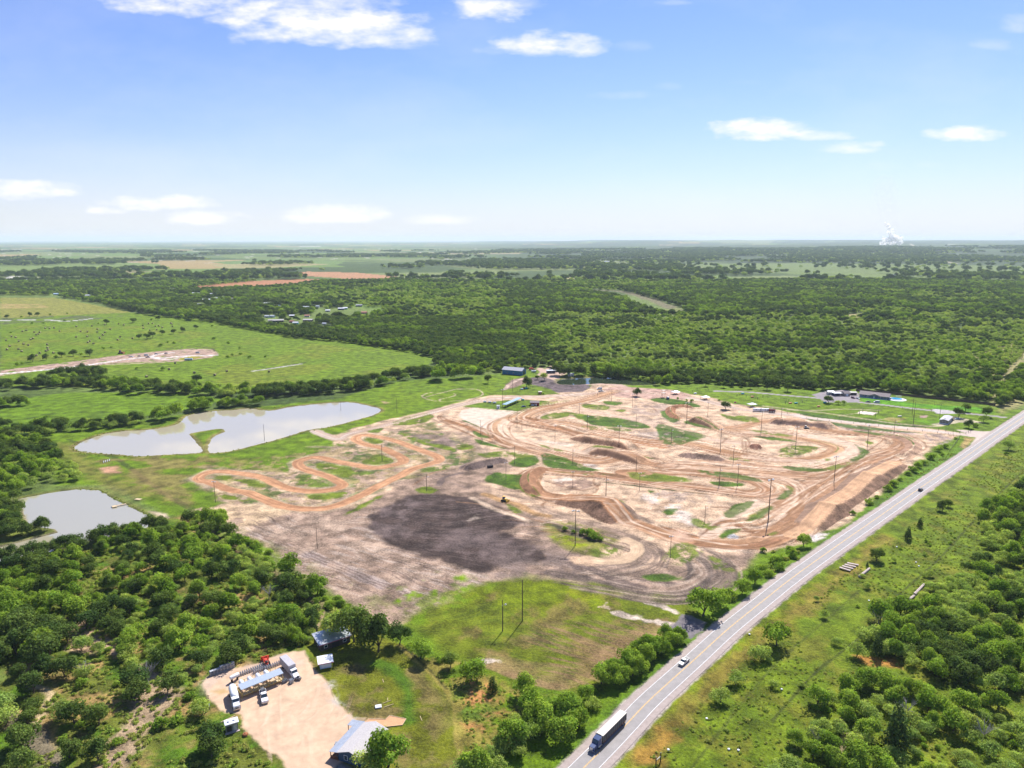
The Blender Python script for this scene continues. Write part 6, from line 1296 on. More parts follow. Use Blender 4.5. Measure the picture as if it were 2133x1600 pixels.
# ------------------------------------------------------------------ vehicles
def car(label, loc, rz, body, name='parked_car', cat='car', kind='sedan', group=None, glass=GLS):
    t = thing(name, label, cat, loc, rz, group)
    L_ = {'sedan': 4.6, 'suv': 4.8, 'pickup': 5.9, 'van': 5.6}[kind]; h = {'sedan': 1.4, 'suv': 1.75, 'pickup': 1.85, 'van': 2.2}[kind]; a = L_/2; w_ = .95
    if kind == 'pickup':
        lo = [(-a, .45), (a-.1, .45), (a, .7), (a-.1, 1.05), (a-1.4, 1.2), (-a, 1.15)]
        cab = [(-.55, 1.12), (1.45, 1.15), (.75, h), (-.45, h)]
    elif kind == 'van':
        lo = [(-a, .4), (a, .4), (a, .9), (a-.9, 1.25), (-a, 1.3)]; cab = [(-a+.05, 1.27), (a-.95, 1.24), (a-1.6, h), (-a+.15, h)]
    else:
        lo = [(-a, .35), (a-.05, .35), (a, .65), (a-.25, .85), (a-1.3, .98), (-a+.2, 1.0), (-a, .8)]
        cab = [(-a+(.25 if kind == 'suv' else .75), .97), (1.1, .97), (.35, h), (-a+(.5 if kind == 'suv' else 1.35), h)]
    b = MB().hull(lo, -w_, w_, .08).build('body', body, t, True)
    MB().hull(cab, -w_+.06, w_-.06, .16).build('window_glass', glass, t, True)
    xs_ = [p[0] for p in cab[2:]]; MB().box(min(xs_)+.05, max(xs_)-.05, -w_+.26, w_-.26, h-.02, h+.05).build('roof', body, t)
    if kind == 'pickup': MB().box(-a+.12, -.75, -w_+.15, w_-.15, .9, 1.17).build('load_bed', BLKM, t)
    for sx in (-a+.95, a-.95):
        for sy in (-w_+.08, w_-.08): wheel(t, sx, sy, .36 if kind != 'pickup' else .42, .24)
    for sy in (-.62, .62):
        MB().box(a-.06, a+.03, sy-.17, sy+.17, .62, .8).build('headlight', CHRM, t); MB().box(-a-.02, -a+.05, sy-.14, sy+.14, .65, .85).build('tail_light', REDP, t)
    MB().box(a-.02, a+.06, -.8, .8, .4, .55).build('bumper', CHRM, t)
    return t
rd = math.atan2(*(G(1298, 1516)[k]-G(1447, 1375)[k] for k in (1, 0)))          # highway heading, towards the viewer
def on_road(px, py, off):
    x, y = G(px, py); s, l, tt_ = sd_line(np.array([x]), np.array([y]), RS)
    i = int(np.argmin(((RS-np.array([x, y]))**2).sum(1))); e = RS[i+1]-RS[i-1]; e = e/np.linalg.norm(e); n = np.array((-e[1], e[0]))
    p = RS[i]; q = np.array([x, y]); q = p+e*np.dot(q-p, e)+n*off; return (q[0], q[1], .11), math.atan2(e[1], e[0])
lc, an_ = on_road(1427, 1383, 1.9); car('silver pickup driving down the highway below the dark gravel pad', lc, an_+math.pi, SILV, 'pickup_truck', 'pickup', 'pickup')
lc, an_ = on_road(1929, 1025, -1.9); car('dark car driving up the highway in the far lane', lc, an_, BLKM, 'car', 'car', 'suv')
lc, an_ = on_road(2122, 853, 1.9); car('small red brown car far up the highway at the right edge', lc, an_+math.pi, MARO, 'car', 'car', 'suv')
# the semi truck
lc, an_ = on_road(1262, 1540, 1.95)
t = thing('semi_truck', 'blue semi truck pulling a long dark trailer with pale cover down the highway', 'truck', lc, an_+math.pi)
tr = MB().box(-11.5, 3.4, -1.28, 1.28, 1.15, 3.5).build('trailer', mat('trailer_dark', (.07, .065, .065), rough=.6, var=.2), t)
MB().box(-11.55, 3.45, -1.32, 1.32, 3.5, 3.66, bev=.05).build('load_cover', mat('load_cover', (.60, .56, .48), rough=.7, var=.08), tr)
for k in range(12): MB().box(-11.2+k*1.3, -11.08+k*1.3, -1.36, 1.36, 1.0, 3.5).build('side_rib', GRYS, tr)
MB().box(-11.4, 3.3, -1.33, 1.33, 1.0, 1.16).build('side_rail', RUST, tr); MB().box(-11.45, 3.35, -1.12, 1.12, .78, 1.0).build('chassis', GRYS, tr)
cab = MB().hull([(3.9, .9), (6.3, .9), (6.3, 2.2), (6.1, 2.4), (5.75, 3.25), (3.9, 3.6)], -1.2, 1.2, .12).build('cab', BLUC, t, True)
MB().hull([(6.3, .8), (8.2, .8), (8.25, 1.9), (6.3, 2.15)], -1.0, 1.0, .15).build('hood', BLUC, cab, True); MB().hull([(6.34, 2.25), (5.82, 3.2), (5.75, 3.2), (6.2, 2.25)], -1.02, 1.02, .0).build('windscreen', GLS, cab)
MB().box(8.2, 8.3, -.6, .6, .85, 1.8).build('grille', CHRM, t); MB().box(8.1, 8.4, -1.15, 1.15, .45, .8).build('bumper', CHRM, t)
for sy in (-1.0, 1.0):
    wheel(t, 7.4, sy, .52, .3)
    for x in (4.9, 3.6, -9.2, -10.5): wheel(t, x, sy, .52, .5)
    MB().tube((4.0, sy*1.12, 1.3), (4.0, sy*1.12, 4.1), .09, .09, 8).build('exhaust_stack', CHRM, t); MB().tube((4.2, sy*1.0, .9), (5.9, sy*1.0, .9), .3, .3, 10).build('fuel_tank', CHRM, t)
# parked vehicles of the grounds
car('white van parked on the dirt at the upper track gate', G(1249, 811), math.pi*.97, WHT, 'van', 'van', 'van')
car('silver pickup parked in front of the white van at the upper track', G(1252, 816), .1, SILV, 'pickup_truck', 'pickup', 'pickup')
car('dark blue old car left of the red shed', G(1091, 848), .2, BLUC, 'parked_car', 'car', 'sedan')
car('maroon suv parked on the gravel before the grey house', G(1777, 830), -1.3, MARO, 'parked_car', 'car', 'suv')
car('silver car parked right of the maroon suv', G(1787, 831), -1.35, SILV, 'parked_car', 'car', 'sedan')
car('white pickup with camper top on the drive before the house', G(1826, 839), math.pi-.12, WHT, 'pickup_truck', 'pickup', 'van')
car('black car at the edge of the drive left of the white pickup', G(1808, 838), math.pi-.2, BLKM, 'parked_car', 'car', 'sedan')
car('black car parked beside the mobile home', G(1982, 876), .2, BLKM, 'parked_car', 'car', 'suv')
car('light blue car parked right of the mobile home', G(1994, 874), .05, LBLU, 'parked_car', 'car', 'sedan')
car('dark car under the metal carport by the tree', G(1748, 823), .4, BLUC, 'parked_car', 'car', 'sedan')
for (a, b, r_, m_, k_, lb) in [(273, 744, .1, WHT, 'pickup', 'white pickup on the new street in the pasture'), (290, 742.5, .1, BLKM, 'sedan', 'black car on the new street in the pasture'), (305, 741, .15, WHT, 'van', 'white van at the mouth of the new street loop'), (308, 745, .1, MARO, 'pickup', 'dark red truck beside the white van at the loop'), (325, 738, .2, BLUC, 'sedan', 'dark blue car at the upper arm of the loop'), (346, 736.5, .2, BLUC, 'sedan', 'second dark blue car on the upper arm of the loop'), (412, 736, .1, SILV, 'van', 'silver van on the dirt inside the loop')]:
    car(lb, G(a, b), r_, m_, 'parked_car', 'car', k_)
def trailer(label, loc, rz, m, L_=9, h=2.9, w_=2.5, name='travel_trailer', cat='trailer'):
    t = thing(name, label, cat, loc, rz); MB().box(-L_/2, L_/2, -w_/2, w_/2, .6, h, bev=.15).build('body', m, t)
    for x in (-.5, .5):
        for sy in (-w_/2+.15, w_/2-.15): wheel(t, x, sy, .36, .22)
    for k in range(3): MB().box(-L_*.35+k*L_*.28, -L_*.35+k*L_*.28+1.0, -w_/2-.03, -w_/2+.02, 1.5, 2.2).build('window', GLS, t)
    MB().box(L_*.38, L_*.38+.7, -w_/2-.03, -w_/2+.02, .75, 2.6).build('door', GRYS, t); MB().box(-.5, .4, -.4, .4, h, h+.25).build('roof_vent', GRYS, t); MB().tube((L_/2, 0, .65), (L_/2+1.2, 0, .6), .07, .07, 6).build('hitch', GRYS, t)
    return t
trailer('long white travel trailer parked left of the red shed trailer', G(1585, 857), -.12, WHT, 15)
t = trailer('red box trailer with two drums at the end of the white trailer', G(1608, 859), -.12, REDB, 5.5, 3.3, 3.0, 'box_trailer')
for k in (-1.4, .6): MB().lathe([(.5, 0), (.5, 1.5), (.1, 1.8)], (k, -2.3, 0), 12).build('drum', CREAM, t)
trailer('small silver trailer with canopy boat frame by the red shed', G(1110, 846), -.1, LBLU, 3, 1.3, 1.8, 'utility_trailer')
trailer('white camper next to the blue barn door', G(1112, 776), .1, WHT, 6, 2.6, 2.4)
trailer('white and blue camper by the construction loop', G(393, 751), .15, LBLU, 10, 3, 2.6)

# ------------------------------------------------------------------ buildings
def windows(t, w_, d_, lst, glass=GLS, frame=WHT):
    for (side, u, z0, ww, hh) in lst:
        m = MB(); f = MB(); e = .06
        if side in 'fb':
            y = -d_/2 if side == 'f' else d_/2; s = -1 if side == 'f' else 1
            f.box(u-ww/2-.12, u+ww/2+.12, min(y, y+s*e), max(y, y+s*e), z0-.12, z0+hh+.12); m.box(u-ww/2, u+ww/2, min(y, y+s*.09), max(y, y+s*.09), z0, z0+hh)
        else:
            x = -w_/2 if side == 'l' else w_/2; s = -1 if side == 'l' else 1
            f.box(min(x, x+s*e), max(x, x+s*e), u-ww/2-.12, u+ww/2+.12, z0-.12, z0+hh+.12); m.box(min(x, x+s*.09), max(x, x+s*.09), u-ww/2, u+ww/2, z0, z0+hh)
        fo = f.build('window', frame, t); m.build('pane', glass, fo)
def gable(mb, w_, d_, z, rise, ov=.5, th=.18, along='x'):
    if along == 'x':
        for s in (-1, 1):
            y0 = s*(d_/2+ov); zz = z-rise*ov/(d_/2)
            mb.add([(-w_/2-ov, y0, zz), (w_/2+ov, y0, zz), (w_/2+ov, 0, z+rise), (-w_/2-ov, 0, z+rise), (-w_/2-ov, y0, zz+th), (w_/2+ov, y0, zz+th), (w_/2+ov, 0, z+rise+th), (-w_/2-ov, 0, z+rise+th)],
                   [(0, 1, 2, 3), (4, 5, 6, 7), (0, 1, 5, 4), (1, 2, 6, 5), (2, 3, 7, 6), (3, 0, 4, 7)])
    return mb
def wallbox(w_, d_, z, rise):
    mb = MB(); x, y = w_/2, d_/2
    mb.add([(-x, -y, -.3), (x, -y, -.3), (x, y, -.3), (-x, y, -.3), (-x, -y, z), (x, -y, z), (x, y, z), (-x, y, z), (-x, 0, z+rise), (x, 0, z+rise)],
           [(0, 1, 5, 4), (2, 3, 7, 6), (1, 2, 6, 9, 5), (3, 0, 4, 8, 7), (0, 3, 2, 1)]); return mb
def house(label, loc, rz, w_, d_, z, rise, wm, rm, wins=(), door=None, name='house', cat='house', ov=.5, group=None):
    t = thing(name, label, cat, loc, rz, group); wallbox(w_, d_, z, rise).build('wall', wm, t); gable(MB(), w_, d_, z+.02, rise, ov).build('roof', rm, t)
    windows(t, w_, d_, wins)
    if door:
        s, u, ww, hh, dm = door; m = MB()
        if s == 'f': m.box(u-ww/2, u+ww/2, -d_/2-.07, -d_/2+.02, 0, hh)
        elif s == 'r': m.box(w_/2-.02, w_/2+.07, u-ww/2, u+ww/2, 0, hh)
        elif s == 'l': m.box(-w_/2-.07, -w_/2+.02, u-ww/2, u+ww/2, 0, hh)
        m.build('door', dm, t)
    return t
# the blue house at the bottom edge
hx, hy = G(757, 1560); hr = ang((712, 1580), (756, 1530))
t = house('blue house with pale roof at the bottom edge by the sandy yard', (hx, hy, 0), hr, 14.5, 8.6, 3.0, 1.5, BLUEW, SHING, [('l', 1.6, 1.0, 1.1, 1.5), ('l', -2.2, 1.0, .5, 1.3), ('b', 2, 1, 1.4, 1.3), ('f', 2, 1, 1.4, 1.3)], ('b', -1.5, 1.0, 2.1, WHT), ov=.45)
po = MB().add([(-7.6, 4.6, 2.9), (8.2, 4.6, 2.9), (8.2, 7.6, 2.45), (-7.6, 7.6, 2.45), (-7.6, 4.6, 3.0), (8.2, 4.6, 3.0), (8.2, 7.6, 2.55), (-7.6, 7.6, 2.55)], [(0, 1, 2, 3), (4, 5, 6, 7), (0, 1, 5, 4), (1, 2, 6, 5), (2, 3, 7, 6), (3, 0, 4, 7)]).build('porch_roof', GALV, t)
MB().add([(5.2, 7.6, 2.5), (8.2, 7.6, 2.5), (8.2, 9.6, 2.3), (5.2, 9.6, 2.3), (5.2, 7.6, 2.58), (8.2, 7.6, 2.58), (8.2, 9.6, 2.38), (5.2, 9.6, 2.38)], [(0, 1, 2, 3), (4, 5, 6, 7), (0, 1, 5, 4), (1, 2, 6, 5), (2, 3, 7, 6), (3, 0, 4, 7)]).build('entry_roof', GALV, t)
for x, y in ((-7.2, 7.3), (-3, 7.3), (1, 7.3), (5.4, 9.3), (8.0, 9.3)): MB().box(x-.09, x+.09, y-.09, y+.09, -.2, 2.4).build('porch_post', BRNW, po)
MB().box(-7.4, 5.0, 4.35, 7.4, -.1, .25).build('porch_floor', BRNW, t); m = MB()
for k in range(5): m.box(-7.45, -7.35, 4.5, 7.3, .35+k*.22, .42+k*.22)
m.build('porch_railing', BRNW, t); MB().box(-.1, 4.9, -.06, .06, 4.62, 4.68).build('ridge_vent', GRYS, t)
tag(MB().box(-.6, .6, -.5, .5, 0, .9, bev=.1).build('trash_bin', BLKM), 'black bin by the porch corner of the blue house', 'bin').location = (*G(703, 1580), 0)
tag(MB().box(-1, 1, -.7, .7, 0, .25).build('metal_hatch', GRYS), 'dark flat hatch lying on the sand beside the porch', 'hatch').location = (*G(704, 1549), 0)
# deck being built
dk = thing('timber_deck', 'orange unfinished deck frame behind the blue house', 'deck', (*G(797, 1513), 0), hr)
P_ = [np.array(G(*p)) for p in ((757, 1512), (768, 1499), (803, 1500), (812, 1492), (846, 1499), (838, 1512), (800, 1516))]
c_ = np.array(G(797, 1513)); cr, sr = math.cos(-hr), math.sin(-hr)
loc_ = [((p-c_)[0]*cr-(p-c_)[1]*sr, (p-c_)[0]*sr+(p-c_)[1]*cr) for p in P_]
MB().add([(a, b, .1) for a, b in loc_]+[(a, b, .28) for a, b in loc_], [tuple(range(7)), tuple(range(7, 14))]+[(i, (i+1) % 7, 7+(i+1) % 7, 7+i) for i in range(7)]).build('deck_floor', mat('orange_dirt_fill', (.55, .29, .15), rough=.9, var=.12, vs=1.5), dk)
m = MB()
for i in range(7):
    a, b = loc_[i], loc_[(i+1) % 7]; m.tube((a[0], a[1], .32), (b[0], b[1], .32), .12, .12, 4)
m.build('rim_board', LUMB, dk)
for k in range(4):
    o = MB().box(-1.7, 1.7, -.1, .1, .02, .14).build('lumber_board', LUMB); x, y = G(750+k*1.0, 1501-k*1.6); o.location = (x, y, 0); o.rotation_euler = (0, 0, -.1+.03*k); tag(o, 'pale board in the small stack beside the deck frame', 'board', 'boards stacked by the deck')
# septic lid with boards, stakes
o = MB().box(-1.1, 1.1, -.9, .9, 0, .45, bev=.08).build('concrete_lid', WHT2); o.location = (*G(788, 1473), 0); o.rotation_euler = (0, 0, .25); tag(o, 'white square tank lid on the lawn with two boards', 'lid')
for (a, b, lb) in (((797, 1466), (815, 1459), 'upper board lying against the white lid'), ((800, 1474), (820, 1467), 'lower board lying against the white lid'), ((875, 1492), (879, 1502), 'short board alone on the lawn left of the dirt path'), ((808, 1454), (807, 1460), 'short upright stake above the white lid'), ((797, 1415), (799, 1422), 'short stake on the lawn below the oaks')):
    x, y = G(*a); x2, y2 = G(*b); o = MB().tube((0, 0, .1), (x2-x, y2-y, .12), .11, .11, 4).build('board', LUMB); o.location = (x, y, 0); tag(o, lb, 'board')
# metal barn and small white shed
br_ = ang((668, 1336), (712, 1322))
t = thing('metal_barn', 'low dark barn with shiny metal roof below the tree', 'barn', (*G(692, 1338), 0), br_)
MB().box(-6.2, 6.2, -4, 4, -.2, 3.0).build('wall', DARKW, t); MB().add([(-6.8, -4.6, 3.0), (6.8, -4.6, 3.0), (6.8, 4.6, 3.7), (-6.8, 4.6, 3.7), (-6.8, -4.6, 3.15), (6.8, -4.6, 3.15), (6.8, 4.6, 3.85), (-6.8, 4.6, 3.85)], [(0, 1, 2, 3), (4, 5, 6, 7), (0, 1, 5, 4), (1, 2, 6, 5), (2, 3, 7, 6), (3, 0, 4, 7)]).build('roof', mat('roof_tin', (.55, .58, .62), rough=.3, metal=.4, var=.2, vs=.35, wave=('X', 1.5)), t)
MB().box(-6.85, 6.85, -4.66, -4.6, 2.85, 3.15).build('fascia', PINKR, t); MB().box(-1.5, 1.5, -4.06, -3.98, 0, 2.5).build('door', BLKM, t); windows(t, 12.4, 8, [('f', -4, 1.1, 1.2, 1.0), ('f', 3.8, 1.1, 1.2, 1.0), ('l', 0, 1.1, 1.4, 1.0)])
t = thing('small_shed', 'small blue shed with a flat white roof at the yard edge', 'shed', (*G(678, 1387), 0), .35)
MB().box(-2.1, 2.1, -1.7, 1.7, -.1, 2.5).build('wall', LBLU, t); MB().add([(-2.9, -2.5, 2.45), (2.9, -2.5, 2.45), (2.9, 2.5, 2.9), (-2.9, 2.5, 2.9), (-2.9, -2.5, 2.65), (2.9, -2.5, 2.65), (2.9, 2.5, 3.1), (-2.9, 2.5, 3.1)], [(0, 1, 2, 3), (4, 5, 6, 7), (0, 1, 5, 4), (1, 2, 6, 5), (2, 3, 7, 6), (3, 0, 4, 7)]).build('roof', WHT, t)
MB().box(-2.95, 2.95, -2.56, -2.5, 2.35, 2.65).build('fascia', PINKR, t); MB().box(-1.6, 1.9, -1.78, -1.69, .3, 1.9).build('service_hatch', WHT, t); MB().box(-2.18, -2.08, -.9, .2, 0, 2.1).build('door', WHT, t)
# ------------------------------------------------------------------ the gas yard
yr = ang((500, 1458), (598, 1418))
def yard(px, py): return (*G(px, py), 0)
t = thing('filling_station', 'long tank rack with yellow frame and blue grey canopy in the yard', 'tank station', yard(543, 1431), yr); t.scale = (.9, 1, 1.05)
MB().add([(-8.6, -2.6, 3.3), (8.6, -2.6, 3.3), (8.6, .6, 3.8), (-8.6, .6, 3.8), (-8.6, -2.6, 3.45), (8.6, -2.6, 3.45), (8.6, .6, 3.95), (-8.6, .6, 3.95)], [(0, 1, 2, 3), (4, 5, 6, 7), (0, 1, 5, 4), (1, 2, 6, 5), (2, 3, 7, 6), (3, 0, 4, 7)]).build('canopy', mat('blue_grey_canopy', (.36, .43, .53), rough=.5, var=.07, wave=('X', 1.2)), t)
for x in (-8.2, -2.8, 2.8, 8.2):
    for y in (-2.3, .4): MB().box(x-.08, x+.08, y-.08, y+.08, -.1, 3.4).build('canopy_post', YEL, t)
for i, x in enumerate((-6.0, -2.6, .8, 4.2)): MB().lathe([(.05, -3.0), (.55, -2.85), (.85, -2.4), (.9, -1.8), (.9, 1.8), (.85, 2.4), (.55, 2.85), (.05, 3.0)], (x, 2.6, 1.9), 16, 'y').build('gas_tank', WHT, t, True)
m = MB()
for x in (-8.2, -4.3, -.9, 2.5, 7.6): m.box(x-.1, x+.1, -2.4, 5.4, .85, 1.05)
for y in (-2.5, 5.3): m.box(-8.6, 8.6, y-.08, y+.08, .8, 1.0); m.box(-8.6, 8.6, y-.08, y+.08, 1.9, 2.0)
for x in np.arange(-8.6, 8.7, 2.15):
    m.box(x-.06, x+.06, -2.56, -2.44, -.1, 2.0); m.box(x-.06, x+.06, 5.24, 5.36, -.1, 2.0)
m.build('frame', YEL, t); MB().box(-8.4, 8.4, -2.3, -.2, .7, .82).build('loading_deck', LUMB, t)
m = MB()
for k in range(6):
    for j in range(5): m.tube((-8.3+k*.42, -1.0+j*1.1, .1), (-8.3+k*.42, -1.0+j*1.1, 1.3), .02, .02, 3)
m.build('side_rack', YEL, t)
def cyl_group(label, n, m_, loc, rz, dx, r=.2, h=1.3, rows_=2):
    o0 = None
    for k in range(n):
        a, b = (k//rows_)*dx, (k % rows_)*dx; x = loc[0]+math.cos(rz)*a-math.sin(rz)*b; y = loc[1]+math.sin(rz)*a+math.cos(rz)*b
        if o0 is None:
            o0 = thing('gas_cylinder', label[0], 'gas cylinder', (x, y, loc[2] if len(loc) > 2 else 0), 0, label[1])
            MB().lathe([(r*.9, 0), (r, .06), (r, h*.85), (r*.6, h*.96), (.05, h)], (0, 0, 0), 10).build('bottle', m_, o0, True); MB().lathe([(r*.5, h*.9), (r*.5, h*1.1)], (0, 0, 0), 8).build('collar', GRYS, o0)
        else: dup(o0, (x, y, loc[2] if len(loc) > 2 else 0), R.uniform(0, 3))
for (a, b, n) in ((498, 1409, 24), (530, 1403, 16), (553, 1396, 18)):
    x, y = G(a, b); cyl_group(('upright grey gas cylinder in the rows behind the tank rack', 'gas cylinders behind the tank rack'), n, LGR, (x, y, 0), yr, .8, .22, 1.3)
x, y = G(590, 1424); cyl_group(('small gas cylinder clustered at the right end of the station', 'cylinders at the right end of the station'), 12, GRYS, (x, y, 0), yr, .5, .2, 1.1, 3)
t = thing('gas_tank', 'separate white tank on stand left of the tank rack', 'tank', yard(489, 1418), yr+.2)
MB().lathe([(.1, -1.9), (.6, -1.7), (.75, -1.2), (.75, 1.2), (.6, 1.7), (.1, 1.9)], (0, 0, 1.9), 14, 'x').build('tank', WHT, t, True); m = MB()
for x in (-1.1, 1.1): m.box(x-.1, x+.1, -.6, .6, 0, 1.4)
m.build('stand', DARKW, t)
# cages along the brush
for k in range(7):
    f = k/6; px_, py_ = 442+f*42, 1406-f*15
    x, y = G(px_, py_)
    if k == 0:
        cg = thing('cylinder_cage', 'grey wire cage in the row along the brush', 'cage', (x, y, 0), yr+.02, 'cages along the upper edge of the gas yard')
        m = MB()
        for a in (-.75, .75):
            for b in (-.5, .5): m.box(a-.05, a+.05, b-.05, b+.05, 0, 1.8)
        for z in (0, .88, 1.76): m.box(-.78, .78, -.53, .53, z, z+.05)
        for q in np.arange(-.6, .7, .3): m.box(q-.02, q+.02, -.54, -.5, 0, 1.8)
        m.build('wire_frame', LGR, cg); MB().box(-.78, .78, .48, .54, 0, 1.8).build('back_panel', WHT2, cg); MB().box(-.6, .6, -.35, .35, .1, .8).build('stored_bottles', GRYS, cg)
    else:
        hgt = 1.35 if k > 2 else 1; c = dup(cg, (x, y, 0), yr+.02, 'taller wire cage in the row along the brush' if k > 2 else None); c.scale = (1, 1, hgt)
# trucks of the yard
def bobtail(label, loc, rz):
    t = thing('tank_truck', label, 'tank truck', loc, rz); t.scale = (1.16,)*3
    MB().box(-5.0, 3.6, -.9, .9, .75, 1.0).build('chassis', GRYS, t)
    MB().lathe([(.1, -5.1), (.8, -4.9), (1.1, -4.4), (1.18, -3.6), (1.18, .2), (1.1, .9), (.8, 1.35), (.1, 1.5)], (0, 0, 2.25), 20, 'x').build('tank', WHT, t, True)
    cb = MB().hull([(1.7, .9), (3.3, .9), (3.3, 1.9), (2.95, 2.75), (1.7, 2.85)], -1.15, 1.15, .15).build('cab', WHT, t, True)
    MB().hull([(3.33, 1.95), (3.02, 2.68), (2.95, 2.68), (3.2, 1.95)], -.98, .98).build('windscreen', GLS, cb); MB().box(2.0, 2.9, -1.14, 1.14, 1.95, 2.5).build('side_window', GLS, cb)
    MB().hull([(3.3, .8), (5.0, .75), (5.1, 1.3), (4.9, 1.6), (3.3, 1.95)], -1.05, 1.05, .22).build('hood', WHT, t, True); MB().box(5.02, 5.14, -.5, .5, .8, 1.4).build('grille', GRYS, t); MB().box(5.0, 5.25, -1.15, 1.15, .45, .75).build('bumper', CHRM, t)
    for sy in (-1, 1):
        wheel(t, 4.3, sy, .5, .3); wheel(t, -3.2, sy, .5, .55); MB().box(5.0, 5.12, sy*.85-.16, sy*.85+.16, .95, 1.2).build('headlight', CHRM, t); MB().box(3.1, 3.25, sy*1.25-.1, sy*1.25+.1, 1.7, 2.2).build('mirror', BLKM, t)
    return t
bobtail('white tank truck with rounded tank parked left in the gas yard', yard(489, 1461), ang((484, 1440), (494, 1478)))
ba = ang((583, 1392), (607, 1418)); t = thing('box_truck', 'white box truck parked right of the tank rack', 'truck', yard(604, 1400), ba); t.scale = (1.12,)*3
MB().box(-5.2, 2.2, -1.25, 1.25, 1.0, 3.75, bev=.06).build('cargo_box', mat('box_grey', (.50, .48, .52), rough=.5, var=.1, wave=('Y', 1)), t); MB().box(-5.0, 5.0, -.8, .8, .6, 1.0).build('chassis', GRYS, t)
cb = MB().hull([(2.5, .8), (4.0, .8), (4.0, 1.75), (3.7, 2.6), (2.5, 2.65)], -1.1, 1.1, .14).build('cab', WHT, t, True); MB().hull([(4.03, 1.8), (3.76, 2.52), (3.68, 2.52), (3.9, 1.8)], -.95, .95).build('windscreen', GLS, cb); MB().box(2.8, 3.6, -1.09, 1.09, 1.8, 2.35).build('side_window', GLS, cb)
MB().hull([(4.0, .7), (5.5, .65), (5.6, 1.2), (4.0, 1.75)], -1.0, 1.0, .2).build('hood', WHT, t, True); MB().box(5.5, 5.75, -1.1, 1.1, .4, .7).build('bumper', CHRM, t); MB().box(-5.3, -5.2, -1.1, 1.1, 1.1, 3.6).build('rear_door', REDP, t)
for sy in (-1, 1): wheel(t, 4.8, sy, .48, .3); wheel(t, -3.4, sy, .48, .55); MB().box(5.52, 5.62, sy*.8-.15, sy*.8+.15, .85, 1.1).build('headlight', CHRM, t)
t = car('white pickup loaded with gas cylinders in front of the station', yard(550, 1455), ang((546, 1440), (552, 1466)), WHT, 'pickup_truck', 'pickup', 'pickup'); t.scale = (1.25,)*3
pa = ang((546, 1440), (552, 1466)); x, y = yard(550, 1455)[:2]
cyl_group(('grey gas cylinder standing in the pickup bed', 'cylinders in the pickup bed'), 8, LGR, (x-math.cos(pa)*3.2+math.sin(pa)*.55, y-math.sin(pa)*3.2-math.cos(pa)*.55, 1.45), pa, .42, .17, 1.0, 3)
# red loader tractor
t = thing('loader_tractor', 'bright red tractor with a raised front bucket by the brush', 'tractor', yard(555, 1385), ang((557, 1392), (552, 1374))); t.scale = (1.2,)*3
MB().hull([(-1.5, .7), (1.6, .7), (1.6, 1.5), (-.1, 1.6), (-.2, 1.2), (-1.5, 1.2)], -.5, .5, .1).build('body', REDP, t, True); MB().box(-1.2, -.5, -.35, .35, 1.2, 1.9, bev=.05).build('seat', BLKM, t)
m = MB()
for sy in (-.7, .7): m.tube((-.2, sy, 1.3), (1.6, sy, 1.9), .1, .1, 6); m.tube((1.6, sy, 1.9), (2.8, sy, .9), .1, .1, 6)
m.build('loader_arm', REDP, t); MB().hull([(2.7, .3), (3.9, .3), (3.8, .45), (2.95, .5), (2.95, 1.5), (2.7, 1.5)], -1.25, 1.25).build('bucket', REDP, t)
for sy in (-.85, .85): wheel(t, -.9, sy, .75, .42); wheel(t, 1.3, sy, .45, .3)
m = MB()
for sy in (-.5, .5): m.tube((-1.4, sy, 1.2), (-1.4, sy, 2.6), .05, .05, 6)
m.tube((-1.4, -.5, 2.6), (-1.4, .5, 2.6), .05, .05, 6); m.build('roll_bar', REDP, t)
t = thing('hand_truck_cart', 'small dark machine beside the box truck nose', 'machine', yard(622, 1416)); MB().box(-.8, .8, -.5, .5, .3, 1.1, bev=.1).build('engine_block', GRYS, t); MB().box(-.5, .3, -.3, .3, 1.1, 1.5).build('seat', BLKM, t)
for a in (-.6, .6):
    for b in (-.55, .55): wheel(t, a, b, .35, .2)
t = thing('cylinder_pallet', 'pallet of grey cylinders in front of the box truck', 'pallet', yard(607, 1422), ba); MB().box(-.9, .9, -.8, .8, 0, .15).build('pallet', LUMB, t); m = MB()
for a in (-.6, -.2, .2, .6):
    for b in (-.5, 0, .5): m.lathe([(.17, .15), (.17, 1.3), (.06, 1.5)], (a, b, 0), 8)
m.build('cylinders', LGR, t)
t = thing('ice_unit', 'grey cabin unit with white rounded roof on the left yard edge', 'cabin', yard(483, 1520), .5)
MB().box(-1.9, 1.9, -1.3, 1.3, .2, 3.0).build('wall', GRYS, t); MB().box(-2.2, 2.2, -1.55, 1.55, 3.0, 3.3, bev=.12).build('roof', WHT, t); MB().box(.4, 1.5, -1.36, -1.28, .3, 2.6).build('door', LGR, t); MB().box(-1.6, -.1, -1.36, -1.28, .5, 2.4).build('grille', BLKM, t); MB().box(-2.3, 2.3, -2.0, -1.3, 0, .2).build('step', CONC, t); MB().lathe([(.5, 0), (.45, .35), (.1, .5)], (-.8, 0, 3.3), 12).build('roof_fan', WHT, t); MB().lathe([(.5, 0), (.45, .35), (.1, .5)], (.9, 0, 3.3), 12).build('roof_fan', WHT, t)
o = MB().lathe([(.7, 0), (.95, .3), (.8, .7), (.2, .95)], (0, 0, 0), 9).build('rusty_drum', RUST); o.location = yard(511, 1532); tag(o, 'rusty orange drum lying at the lower left yard edge', 'drum')
for k in range(3):
    o = MB().box(-2.2, 2.2, -.12, .12, 0, .12).build('plank', LUMB); o.location = (*G(468+k*4, 1503-k*2.2), .02+k*.12); o.rotation_euler = (0, 0, .55+.1*k); tag(o, 'pale plank in the pile behind the grey cabin unit', 'plank', 'planks behind the grey cabin unit')
